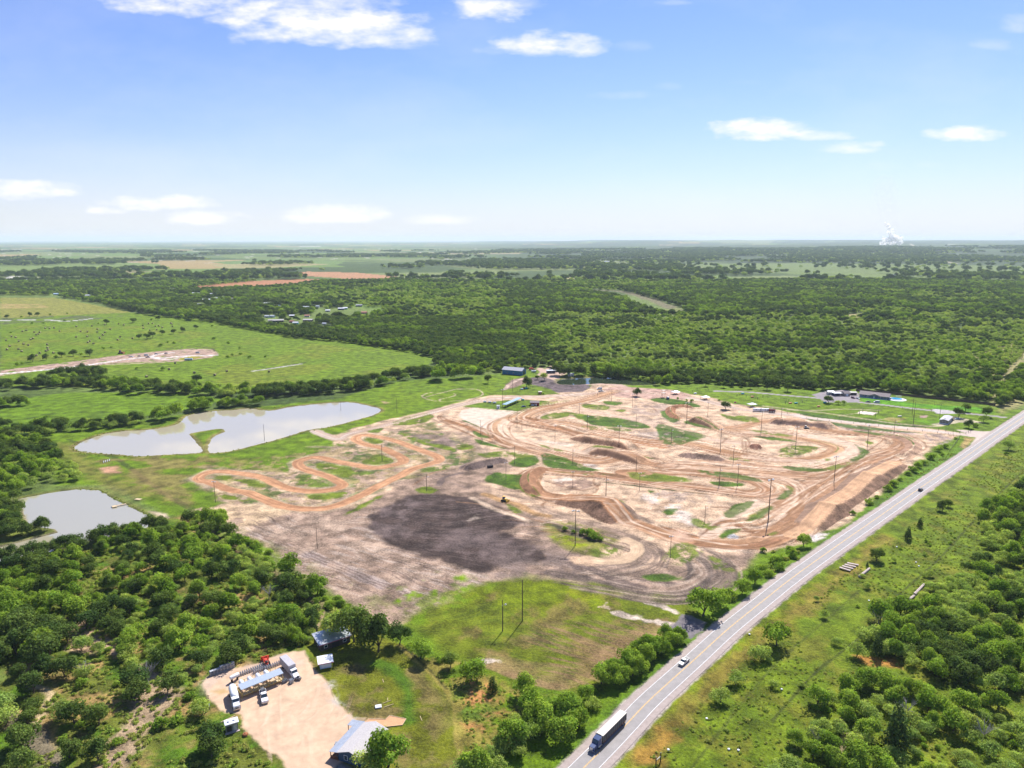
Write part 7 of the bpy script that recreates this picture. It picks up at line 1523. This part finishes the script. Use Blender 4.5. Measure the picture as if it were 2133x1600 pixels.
# ------------------------------------------------------------------ across the highway
for k in range(4):
    x, y = G(1760+k*5.5, 1186-k*3.5); o = MB().box(-2.6, 2.6, -.7, .7, .05, .35).build('concrete_slab', CONC); o.location = (x, y, 0); o.rotation_euler = (.05, .02*k, 2.35+.06*k); tag(o, 'broken grey concrete slab in the pile right of the highway', 'concrete slab', 'broken slabs right of the highway')
for (a, b, lb) in (((1790, 1203), (1811, 1186), 'long grey log lying right of the broken slabs'), ((1887, 1256), (1904, 1243), 'lower grey beam at the wood edge'), ((1905, 1240), (1925, 1219), 'upper grey beam at the wood edge')):
    x, y = G(*a); x2, y2 = G(*b); o = MB().tube((0, 0, .4), (x2-x, y2-y, .4), .7, .6, 7).build('fallen_log', CONC); o.location = (x, y, 0); tag(o, lb, 'log')
t = thing('sign_frame', 'two black posts with a pale board at the bottom verge', 'sign frame', (*G(1371, 1590), 0), .8)
for s in (-1.3, 1.3): MB().box(s-.13, s+.13, -.13, .13, -.2, 3.0).build('post', BLKM, t)
MB().box(-1.2, 1.2, -.08, .08, 1.6, 1.9).build('board', CREAM, t)
for (a, b) in ((1392, 1563), (1518, 1562), (1538, 1564), (1628, 1437), (1561, 1322), (1472, 1498), (1908, 1172), (1914, 1180), (1868, 1140), (1810, 1252)):
    o = MB().lathe([(.2, 0), (.45, .15), (.4, .4), (.1, .5)], (0, 0, 0), 7).build('litter_bag', WHT); o.location = (*G(a, b), .02); tag(o, 'small white bag lying in the meadow grass', 'bag', 'white litter in the meadow')
# ------------------------------------------------------------------ upper middle yard
t = house('large blue barn with a grey roof at the forest edge', G(1071, 779), ang((1052, 779), (1087, 782)), 26, 13, 5.6, 2.6, BLUEB, mat('barn_roof', (.45, .45, .50), rough=.5, var=.12, wave=('X', 1)), [('f', -6, 1.5, 1.5, 1.2), ('f', 2, 1.5, 1.5, 1.2)], ('r', 0, 4.5, 4.4, BLKM), 'barn', 'barn', .6)
t = thing('long_shelter', 'long low shelter with a light blue roof beside the drive', 'shelter', G(1067, 842), ang((1052, 845), (1082, 832)))
MB().box(-17, 17, -2.3, 2.3, 3.0, 3.25).build('roof', mat('light_blue_roof', (.30, .46, .66), rough=.45, var=.1, wave=('X', 1)), t)
for x in np.linspace(-16, 16, 7):
    for y in (-2, 2): MB().box(x-.12, x+.12, y-.12, y+.12, -.2, 3.0).build('post', YEL, t)
house('dark red shed with a grey roof right of the long shelter', G(1114, 844), -.1, 8.5, 6, 3.2, 1.2, REDB, SHGR, [('f', -2.4, 1, 1, 1), ('l', 0, 1, 1, 1)], ('f', 1.5, 1.2, 2.1, WHT), 'shed', 'shed')
house('tiny white ticket hut at the corner of the practice field', G(1038, 851), -.2, 2.6, 2.6, 2.8, .5, WHT, WHT2, [('f', .4, 1, .8, .9)], ('l', 0, .9, 2.1, BLKM), 'ticket_hut', 'hut', .2)
house('small wooden hut on the grass below the mulch bank', G(1125, 821), 0, 3.4, 3, 2.6, .5, BRNW, CREAM, [('f', 0, 1, 1, .8)], ('r', 0, .9, 2, DARKW), 'wooden_hut', 'hut', .3)
T_(1131, 822, 'bush', .8, 'small dark shrub beside the wooden hut')
house('white boathouse on the far bank of the small pond', G(1189, 783), -.1, 7, 5, 2.6, 1.0, CREAM, WHT2, [('f', -2, 1, 1, 1), ('f', 1.8, 1, 1, 1)], ('f', 0, 1, 2, WHT), 'cottage', 'cottage')
for a, b, lb in ((1148, 777, 'lower metal roofed shed under the trees by the small pond'), (1164, 774, 'upper metal roofed shed under the trees by the small pond')):
    t = thing('open_shed', lb, 'shed', G(a, b), .15); MB().box(-6, 6, -3, 3, 3.2, 3.5).build('roof', WHT2, t); MB().box(-5.5, 5.5, 1, 2.8, -.2, 3.1).build('wall', BLUC, t)
    for x in (-5.6, 0, 5.6): MB().box(x-.1, x+.1, -2.8, -2.6, -.2, 3.2).build('post', GRYS, t)
t = thing('red_combine', 'old red farm machine behind the white camper', 'farm machine', G(1107, 771), .2); MB().hull([(-3, 1), (3, 1), (2.4, 2.6), (-1, 3.2), (-3, 2.2)], -1.3, 1.3, .3).build('body', REDP, t); MB().box(3, 4.2, -2, 2, .3, 1.2).build('header', REDB, t)
for a in (-1.8, 1.8):
    for b in (-1.4, 1.4): wheel(t, a, b, .8, .4)
def flat_boat(px, py, m_, label, rz=0.2, s=1.0, name='barrel', cat='barrel', grp=None):
    o = MB().lathe([(.05, -1.3), (.5, -1.25), (.62, -.7), (.62, .7), (.5, 1.25), (.05, 1.3)], (0, 0, .6), 12, 'x').build(name, m_, None, True); x, y = G(px, py); o.location = (x, y, GZ(x, y)); o.rotation_euler = (0, 0, rz); o.scale = (s,)*3; tag(o, label, cat, grp)
for a, b, m_, lb in [(1087, 812, LBLU, 'pale blue barrel tub below the blue barn'), (1092, 809, ORNG, 'orange barrel tub below the blue barn'), (1096, 810, TEAL, 'teal barrel tub below the blue barn'),
    (1448, 821, WHT, 'white barrel tub between the two left pavilions'), (1547, 821, TEAL, 'teal barrel tub by the far drive'), (1567, 828, ORNG, 'orange barrel tub near the third pavilion'), (1646, 841, ORNG, 'orange barrel tub left of the teal one on the lawn'), (1658, 841, TEAL, 'teal barrel tub right of the orange one on the lawn'), (1705, 848, ORNG, 'orange barrel tub nearest to the parking corner'), (1718, 840, TEAL, 'teal barrel tub under the parking corner tree'), (1089, 834, TEAL, 'teal barrel tub at the end of the long shelter'), (1010, 838, WHT, 'white barrel tub left of the long shelter'), (1020, 839, WHT, 'middle white barrel tub left of the long shelter'), (1030, 840, WHT, 'right white barrel tub left of the long shelter')]:
    flat_boat(a, b, m_, lb, .1, 1.25)
for i, (a, b, lb) in enumerate([(1407, 821, 'leftmost white roofed picnic pavilion'), (1469, 832, 'middle white roofed picnic pavilion'), (1566, 847, 'rightmost white roofed picnic pavilion near the trailers')]):
    t = thing('picnic_pavilion', lb, 'pavilion', G(a, b), .35); MB().add([(-4, -3.2, 2.6), (4, -3.2, 2.6), (4, 3.2, 2.6), (-4, 3.2, 2.6), (-1, 0, 3.9), (1, 0, 3.9)], [(0, 1, 5, 4), (1, 2, 5), (2, 3, 4, 5), (3, 0, 4), (3, 2, 1, 0)]).build('roof', WHT, t)
    for x in (-3.6, 3.6):
        for y in (-2.8, 2.8): MB().box(x-.1, x+.1, y-.1, y+.1, -.2, 2.62).build('post', DKGR, t)
    MB().box(-1.5, 1.5, -.5, .5, .7, .8).build('table', LUMB, t)
t = thing('flagpole', 'flagpole with a faded red flag by the dome shaped tree', 'flagpole', G(1528, 853)); MB().tube((0, 0, 0), (0, 0, 8), .09, .05, 8).build('mast', WHT2, t); MB().box(.05, 2.2, -.02, .02, 6.4, 7.7).build('flag', PINKR, t)
t = thing('lookout_frame', 'tall timber frame stand on the dirt near the drive junction', 'frame', G(1382, 827), .2)
for x in (-2, 2):
    for y in (-1.5, 1.5): MB().tube((x, y, 0), (x*.7, y*.7, 7), .12, .1, 6).build('leg', RUST, t)
MB().box(-2, 2, -1.6, 1.6, 4.4, 4.6).build('platform', CREAM, t); MB().box(-1.7, 1.7, -1.3, 1.3, 7, 7.2).build('top_board', CREAM, t)
t = thing('marker_buoy', 'round dark tank on the grass strip near the small trees', 'tank', G(1391, 832)); MB().lathe([(.3, -1.6), (1.2, -1.4), (1.5, 0), (1.2, 1.4), (.3, 1.6)], (0, 0, 1.5), 14, 'x').build('tank', BLUC, t, True); MB().box(-.9, .9, -.8, .8, 0, .4).build('cradle', GRYS, t)
# culvert pipe through the dark ridge and dumped box on the jump
o = MB().lathe([(1.0, -2), (1.0, 2), (.8, 2), (.8, -2)], (0, 0, .9), 16, 'x').build('culvert_pipe', DARKW); x, y = G(1021, 974); o.location = (x, y, GZ(x, y)*.3); o.rotation_euler = (0, 0, .4); tag(o, 'dark culvert pipe sticking out of the grey dirt ridge', 'pipe')
def dozer(label, px, py, rz, m_, s=1.0, name='bulldozer'):
    x, y = G(px, py); t = thing(name, label, 'bulldozer', (x, y), rz); t.scale = (s,)*3
    for sy in (-1, 1): MB().hull([(-2, .1), (-1.7, 0), (1.7, 0), (2, .35), (1.7, .9), (-1.7, .9), (-2, .6)], sy*1.1-.3, sy*1.1+.3).build('track', BLKM, t)
    MB().hull([(-1.4, .6), (1.7, .6), (1.7, 1.7), (.2, 1.8), (.2, 1.4), (-1.4, 1.4)], -.75, .75, .05).build('body', m_, t); cb = MB().box(-1.2, .2, -.7, .7, 1.4, 2.9, .1, .1).build('cab', BLUC, t); MB().box(-1.3, .3, -.8, .8, 2.9, 3.05).build('cab_roof', m_, cb)
    MB().hull([(2.3, .05), (2.6, .05), (2.55, 1.2), (2.3, 1.2)], -1.8, 1.8).build('blade', m_, t); m = MB()
    for sy in (-1.0, 1.0): m.tube((0, sy, .5), (2.3, sy, .5), .12, .12, 6)
    m.build('push_arm', m_, t); return t
dozer('small bulldozer with a blue cab on the brown dirt strip', 1051, 1044, -.6, YELM, 1.0)
dozer('dump box machine half buried on the far dark jump', 1679, 893, 0, CREAM, .9, 'dump_machine')['category'] = 'machine'
dozer('rusty excavator at the start of the construction strip', 252, 737, .1, RUST, 1.7, 'excavator')['category'] = 'excavator'
# ------------------------------------------------------------------ the house with the pool
t = house('long grey blue house with a brown shingle roof by the pool', G(1822, 828), ang((1797, 828), (1850, 834)), 27, 11, 3.2, 2.4, mat('slate_siding', (.09, .13, .20), rough=.7), SHGR, [('f', -10, .9, 1.4, 1.3), ('f', -6, .9, 1.4, 1.3), ('f', 5, .9, 1.4, 1.3), ('f', 9.5, .9, 1.4, 1.3), ('r', 0, .9, 1.3, 1.3)], ('f', 0, 1.1, 2.1, WHT), ov=.8)
MB().add([(-4, -5.8, 3.3), (5, -5.8, 3.3), (.5, -5.8, 4.9), (.5, 0, 5.0)], [(0, 1, 2), (0, 2, 3), (2, 1, 3)]).build('roof_gable', SHGR, t); MB().box(-13, 13, -7.6, -5.4, -.2, .2).build('porch', LBLU, t)
for x in (-12, -6, 6, 12): MB().box(x-.1, x+.1, -7.4, -7.2, .2, 2.8).build('porch_post', WHT, t)
t = thing('swimming_pool', 'round above ground pool with a white rim behind the house', 'pool', (*G(1867, 832), 0)); MB().lathe([(9.2, 0), (9.2, .2), (5.6, .25), (5.6, .9), (5.3, .95), (5.3, .5)], (0, 0, 0), 36).build('deck', WHT, t); MB().lathe([(5.3, .6), (5.28, .78)], (0, 0, 0), 36).build('pool_water', POOLW, t)
o = MB().box(-3, 3, -.5, .5, .3, .5).build('bench', WHT); o.location = (*G(1872, 826), 0); tag(o, 'white bench against the board fence behind the pool', 'bench')
t = thing('carport', 'metal carport with a white roof beside the parking corner', 'carport', G(1743, 824), .1); MB().box(-4.5, 4.5, -3, 3, 2.9, 3.1).build('roof', WHT, t)
for x in (-4.2, 4.2):
    for y in (-2.7, 2.7): MB().box(x-.08, x+.08, y-.08, y+.08, -.2, 2.9).build('post', GRYS, t)
MB().box(-4.3, 4.3, 2.5, 2.7, 0, 2.9).build('back_wall', BLUC, t)
house('small white house left of the metal carport', G(1729, 821), 0, 6, 5, 2.8, .8, CREAM, WHT2, [('f', 1.4, 1, 1, 1)], ('f', -1.5, 1, 2, GRYS), 'shed', 'shed')
house('garden shed with a white double door by the maroon suv', G(1761, 824), .1, 6.5, 6, 3, 1.8, mat('shed_siding', (.25, .22, .21)), SHGR, [('r', 0, 1, 1, 1)], ('f', 0, 2.6, 2.4, WHT), 'garden_shed', 'shed')
house('dark lean to shed between garden shed and grey house', G(1776, 822), 0, 6, 5, 2.6, .6, DARKW, BLKM, [('f', 1.2, 1, 1, 1)], ('f', -1, 1.2, 2, BLKM), 'shed', 'shed')
mr_ = ang((1965, 887), (1985, 868))
t = house('tan mobile home with a white skirt near the highway', G(1970, 879), mr_, 20, 6.6, 3.4, .9, TANS, mat('mobile_roof', (.42, .41, .44), rough=.7, var=.1), [('f', -7, 1.3, 1.2, 1), ('f', -2, 1.3, 1.2, 1), ('f', 5, 1.3, 1.2, 1), ('l', 0, 1.3, 2.2, 1.1)], ('f', 2, 1, 2.3, WHT), 'mobile_home', 'mobile home', .3)
MB().box(-10.06, 10.06, -3.36, 3.36, -.2, .75).build('skirting', WHT, t); MB().box(-7, -5.5, -.8, .8, 4.0, 4.8).build('roof_unit', WHT2, t)
o = MB().box(-1.6, 1.6, -.9, .9, .0, .9, bev=.05).build('storage_box', CREAM); o.location = (*G(1874, 868), 0); tag(o, 'cream storage box alone on the lawn below the pool', 'box')
# fences
def fence(name, label, pts, sp, h, m_, boards=0, post=.09, rail=None, cat='fence', wire=False):
    P = W(pts); t = thing(name, label, cat, (P[0][0], P[0][1], 0)); o0 = P[0]; n = 0
    for i in range(len(P)-1):
        e = P[i+1]-P[i]; ln = np.linalg.norm(e); k = max(1, int(ln/sp)); e = e/ln; nx_ = np.array((-e[1], e[0]))
        for j in range(k+(i == len(P)-2)):
            p = P[i]+e*ln*j/k-o0; n += 1
            if n < 95: MB().box(p[0]-post, p[0]+post, p[1]-post, p[1]+post, -.2, h).build('post', m_, t)
        a = P[i]-o0; b = P[i+1]-o0; m = MB()
        if boards:
            q = nx_*.05; m.add([(a[0]-q[0], a[1]-q[1], .05), (b[0]-q[0], b[1]-q[1], .05), (b[0]-q[0], b[1]-q[1], h-.05), (a[0]-q[0], a[1]-q[1], h-.05), (a[0]+q[0], a[1]+q[1], .05), (b[0]+q[0], b[1]+q[1], .05), (b[0]+q[0], b[1]+q[1], h-.05), (a[0]+q[0], a[1]+q[1], h-.05)], [(0, 1, 2, 3), (4, 5, 6, 7), (3, 2, 6, 7), (0, 1, 5, 4)]); m.build('boards', m_, t)
        else:
            for z in ((.5, 1.0) if wire else (.5, .95)): m.tube((a[0], a[1], z*h/1.1), (b[0], b[1], z*h/1.1), .02 if wire else .06, None, 4)
            m.build('wire' if wire else 'rail', GRYS if wire else m_, t)
    return t
fence('board_fence', 'long brown board fence between house lawn and forest', [(1783, 815), (1855, 821), (1920, 829), (1990, 836), (2055, 843), (2073, 846)], 6, 2.6, FENCEB, boards=1)
fence('wire_fence', 'post and wire fence along the entrance drive', [(1679, 872), (1752, 880), (1830, 888), (1921, 899), (1985, 906)], 9, 1.5, WOODP, wire=True)
fence('wire_fence', 'post and wire fence on the upper side of the entrance drive', [(1640, 862), (1723, 870), (1800, 877), (1900, 889), (1955, 895)], 9, 1.5, WOODP, wire=True)
fence('rail_fence', 'grey rail fence beside the entrance drive below the lawn', [(1955, 897), (1985, 901), (2012, 904), (2022, 899)], 4, 1.8, DARKW, rail=1)
fence('wire_fence', 'post fence by the highway end of the big right turn', [(1975, 905), (1998, 913), (1990, 925), (1978, 940)], 4, 1.6, WOODP, wire=True)
fence('wire_fence', 'wire fence following the far drive past the pavilions', [(1540, 823), (1600, 829), (1680, 836), (1760, 842), (1850, 848), (1940, 857)], 12, 1.4, WOODP, wire=True)
for a, b, hh in [(1790, 864, 3.4), (1797, 858, 3.4), (1830, 861, 3.2), (1823, 868, 3.2)]:
    t = thing('net_post', 'dark post at a corner of the sandy volleyball court', 'post', G(a, b), 0, 'posts of the sandy court'); MB().box(-.15, .15, -.15, .15, -.2, hh).build('shaft', DARKW, t); MB().box(-.2, .2, -.2, .2, hh, hh+.15).build('cap', GRYS, t)
for k, (a, b) in enumerate([(1452, 812), (1475, 814), (1442, 818), (1535, 826), (1554, 828), (1578, 832), (1589, 828), (1636, 841), (1643, 836), (1664, 844), (1671, 840), (1083, 816), (1110, 808), (1135, 808), (1245, 824), (1105, 852), (1143, 843)]):
    t = thing('short_post', 'short dark post in the grass around the picnic grounds', 'post', G(a, b), 0, 'short posts of the picnic grounds'); MB().box(-.15, .15, -.15, .15, -.2, 2.6).build('shaft', DARKW, t); MB().box(-.2, .2, -.2, .2, 2.6, 2.72).build('cap', GRYS, t)
# docks on the lower pond
t = thing('fishing_dock', 'pale wooden dock reaching into the lower pond', 'dock', (*G(253, 1052), 0), ang((243, 1054), (262, 1050)))
MB().box(-2.8, 2.6, -.6, .6, .05, .25).build('walkway', LUMB, t); MB().box(-5.2, -2.6, -1.6, 1.6, .04, .24).build('platform', LUMB, t)
for x in (-5, -2.7, 0, 2.4): MB().tube((x, .7, -1.2), (x, .7, .6), .1, .1, 6).build('pile', WOODP, t)
o = MB().box(-2, 2, -1.2, 1.2, 0, .2).build('wooden_platform', LUMB); x, y = G(288, 1041); o.location = (x, y, GZ(x, y)+.1); o.rotation_euler = (0, 0, -.2); tag(o, 'pale wooden platform on the bank beside the lower pond', 'platform')
for k in range(4):
    x, y = G(216+k*4, 961-k*1.2); o = MB().tube((0, 0, .3), (2.5, -4.5, .3), .25, .25, 6).build('drain_pipe', LGR); o.location = (x, y, GZ(x, y)); tag(o, 'grey pipe in the bundle between the two ponds', 'pipe', 'pipes between the ponds')
# ------------------------------------------------------------------ hay bales
bales = [(x*.3375, 480+y*.3375) for x, y in [(38, 679), (60, 716), (44, 736), (97, 661), (72, 656), (116, 686), (146, 702), (115, 735), (134, 748), (176, 709), (139, 624), (163, 618), (212, 628), (245, 629), (225, 645), (237, 641), (190, 674), (204, 667), (292, 705), (294, 725), (284, 745), (297, 739), (246, 758), (330, 757), (226, 773), (280, 604), (307, 607), (368, 622), (335, 602), (472, 594), (498, 625), (470, 658), (540, 627), (539, 656), (555, 684), (543, 692), (578, 699), (568, 590), (602, 610), (601, 628), (648, 629), (616, 665), (635, 645), (681, 610), (648, 583), (732, 577), (765, 584), (727, 676), (742, 658), (818, 667), (882, 587), (885, 605), (917, 575), (941, 575), (960, 592), (981, 590), (1055, 573), (1064, 592), (1060, 577), (1003, 600), (968, 613), (925, 616), (1200, 880), (1326, 895), (1400, 871), (1661, 873), (1045, 859), (1082, 820), (905, 905)]]
hb = None
for a, b in bales:
    x, y = G(a, b+1)
    if hb is None:
        hb = MB().lathe([(1.0, -.95), (1.15, -.85), (1.15, .85), (1.0, .95)], (0, 0, 1.05), 16, 'x').build('hay_bale', HAY, None, True); tag(hb, 'round grey hay bale lying in the big left pasture', 'hay bale', 'hay bales in the left pasture'); o = hb
    else: o = hb.copy(); col_main.objects.link(o)
    o.location = (x, y, GZ(x, y)); o.rotation_euler = (0, 0, R.uniform(0, 3)); o.scale = (1.25,)*3
# ------------------------------------------------------------------ settlement in the forest
VH = [(384, 615, 14, TERRA, TERRA, 'red roofed house at the left end of the hamlet'), (409, 613.5, 24, CREAM, WHT, 'long white shed roof in the upper row of the hamlet'), (441, 613, 14, CREAM, WHT, 'white shed right of the long white shed'), (430, 625, 18, BLUC, WHT2, 'pale roofed house, left of the pair in the hamlet'), (453, 622, 18, BLUC, WHT2, 'pale roofed house, right of the pair in the hamlet'), (471, 622, 9, DARKW, GRYS, 'small grey roofed house beside the pale pair'), (485, 623, 12, DARKW, SHGR, 'brown roofed house right of the small grey one'), (416, 635, 9, CREAM, WHT, 'small white roof among trees below the hamlet'), (556, 633, 14, WHT, WHT, 'white house alone in the dark trees'), (638, 641, 14, LBLU, WHT2, 'two storey pale house in the dark trees'), (582, 638, 3, WHT, WHT, 'tiny white tower like hut between two houses'), (662, 639, 8, WHT, WHT2, 'small white house right of the two storey one'), (711, 644, 14, BLUC, WHT2, 'grey roofed house at the field edge'), (719, 643, 10, TEAL, WHT, 'white roofed house with a teal wall'), (748, 637, 15, BLUC, GRYS, 'long house with a blue grey roof by the field'), (759, 652, 12, TERRA, TERRA, 'red house between two big dark trees'), (557, 660, 10, LBLU, WHT2, 'left pale roof at the near edge of the hamlet'), (568, 660, 9, LBLU, WHT2, 'second pale roof at the near edge of the hamlet'), (580, 669, 20, BLKM, SHING, 'wide pale roofed house at the pasture edge'), (564, 669, 9, CREAM, CREAM, 'cream shed left of the wide pale roofed house'), (616, 674, 10, TEAL, WHT, 'small teal hut with a white roof at the pasture edge'), (608, 671, 8, TERRA, TERRA, 'reddish shed beside the teal hut'), (642, 668, 18, BLKM, SHING, 'pinkish roofed house right of the teal hut'), (608, 659, 10, BLKM, WHT, 'white roofed shed above the reddish shed'), (640, 659, 10, CREAM, TERRA, 'brown roofed shed above the pinkish house'), (676, 676, 7, CREAM, WHT, 'small white hut in the woods right of the hamlet'), (683, 648, 10, CREAM, WHT, 'white roof half hidden below the small white house'), (183, 616, 12, WHT, WHT, 'white farmhouse at the far end of the left track'), (118, 613, 14, LBLU, LBLU, 'pale blue roof in the trees at the far left'), (265, 609, 14, DARKW, BLKM, 'dark roofed barn beside the pale track at the left'), (362, 603, 8, WHT, WHT, 'white roof beneath the orange field'), (2012, 524, 70, WHT, WHT, 'large white building on the distant clearing'), (1862, 573, 25, WHT, WHT, 'white roof in the far bright brush'), (1265, 545, 45, WHT, WHT, 'white building on the far pale clearing')]
for (a, b, w_, wm, rm, lb) in VH:
    x, y = G(a, b+1.5); z_ = GZ(x, y); hh = 3.4 if w_ < 24 else 6
    t = thing('house', lb, 'house', (x, y, z_), R.uniform(-.3, .3)); d_ = min(w_*.6, 10)+(w_ > 40)*10
    wallbox(w_, d_, hh, 1.6).build('wall', wm, t); gable(MB(), w_, d_, hh+.05, 1.6, .6).build('roof', rm, t); windows(t, w_, d_, [('f', -w_*.28, 1.1, 1.4, 1.2), ('f', w_*.28, 1.1, 1.4, 1.2)]); MB().box(-.6, .6, -d_/2-.1, -d_/2, 0, 2.2).build('door', DARKW, t)
# smoke from the fire on the ridge
def smoke():
    x, y = (ray(1856, 500)[0]*12500, ray(1856, 500)[1]*12500); z_ = GZ(x, y)
    m = bpy.data.materials.new('smoke'); m.use_nodes = True; t = m.node_tree; t.nodes.clear(); L_ = t.links.new
    o_ = t.nodes.new('ShaderNodeOutputMaterial'); d = t.nodes.new('ShaderNodeBsdfDiffuse'); d.inputs[0].default_value = (.95, .93, .91, 1)
    tr = t.nodes.new('ShaderNodeBsdfTranslucent'); tr.inputs[0].default_value = (.97, .95, .92, 1); mx = t.nodes.new('ShaderNodeMixShader'); mx.inputs[0].default_value = .68
    tp = t.nodes.new('ShaderNodeBsdfTransparent'); m2 = t.nodes.new('ShaderNodeMixShader'); nz = t.nodes.new('ShaderNodeTexNoise'); nz.inputs['Scale'].default_value = .022; nz.inputs['Detail'].default_value = 5
    rp = t.nodes.new('ShaderNodeMapRange'); rp.inputs[1].default_value = .42; rp.inputs[2].default_value = .6; rp.inputs[3].default_value = .3; rp.inputs[4].default_value = .7
    tcn = t.nodes.new('ShaderNodeTexCoord'); L_(tcn.outputs['Object'], nz.inputs['Vector']); L_(nz.outputs['Fac'], rp.inputs[0])
    L_(d.outputs[0], mx.inputs[1]); L_(tr.outputs[0], mx.inputs[2]); L_(rp.outputs[0], m2.inputs[0]); L_(tp.outputs[0], m2.inputs[1]); L_(mx.outputs[0], m2.inputs[2]); L_(m2.outputs[0], o_.inputs[0])
    g = random.Random(4)
    def puff(mb, px, py, r, n=8, dy=60):
        c = (g.uniform(-3, 3)+(px-1856)/F*12500, g.uniform(-dy, dy), (514-py)/F*12500)
        k0 = len(mb.v); mb.lathe([(r*math.sin(math.pi*k/n)+.5, -r*math.cos(math.pi*k/n)) for k in range(n+1)], c, 12)
        for i in range(k0, len(mb.v)):
            v = Vector(mb.v[i]); q = 1+.22*math.sin(v.x*.05+v.z*.07)+.15*math.sin(v.z*.13+v.y*.05); mb.v[i] = tuple(Vector(c)+(v-Vector(c))*q)
    mb = MB()
    for k in range(10): puff(mb, 1834+k*5.0, 511-g.uniform(0, 2), 30+g.uniform(0, 10))
    for k in range(7): puff(mb, 1840+k*5.8, 504-g.uniform(0, 4), 40+g.uniform(0, 14))
    for k in range(12): puff(mb, 1866-k*2.2+g.uniform(-5, 5)*(1-k/20), 499-k*2.6, 44-k*2.0)
    o = mb.build('smoke_plume', m, None, True); o.location = (x, y, z_); tag(o, 'white smoke rising from a brush fire on the far ridge', 'smoke', kind='stuff')
    m3 = bpy.data.materials.new('thin_smoke'); m3.use_nodes = True; t = m3.node_tree; t.nodes.clear(); o_ = t.nodes.new('ShaderNodeOutputMaterial'); v = t.nodes.new('ShaderNodeVolumePrincipled')
    v.inputs['Color'].default_value = (.93, .90, .87, 1); v.inputs['Density'].default_value = .0006; t.links.new(v.outputs[0], o_.inputs['Volume'])
    mb = MB()
    for k in range(13): puff(mb, 1858-k*2.4+g.uniform(-6, 6), 480-k*7, 60+k*11)
    o = mb.build('thin_smoke', m3); o.location = (x, y, z_); tag(o, 'thin drifting smoke column above the white plume', 'smoke', kind='stuff')
smoke()
# ------------------------------------------------------------------ the air
hz_m = bpy.data.materials.new('air'); hz_m.use_nodes = True; t_ = hz_m.node_tree; t_.nodes.clear()
o_ = t_.nodes.new('ShaderNodeOutputMaterial'); pv = t_.nodes.new('ShaderNodeVolumePrincipled')
pv.inputs['Color'].default_value = (.76, .89, 1.0, 1); pv.inputs['Density'].default_value = 3.4e-5; pv.inputs['Anisotropy'].default_value = .1
t_.links.new(pv.outputs[0], o_.inputs['Volume'])
mbh = MB().box(-60000, 60000, -4500, 41500, -30, 300); hz_o = mbh.build('haze', hz_m); hz_o['kind'] = 'stuff'; hz_o['label'] = 'thin blue summer haze over the plain'; hz_o['category'] = 'haze'
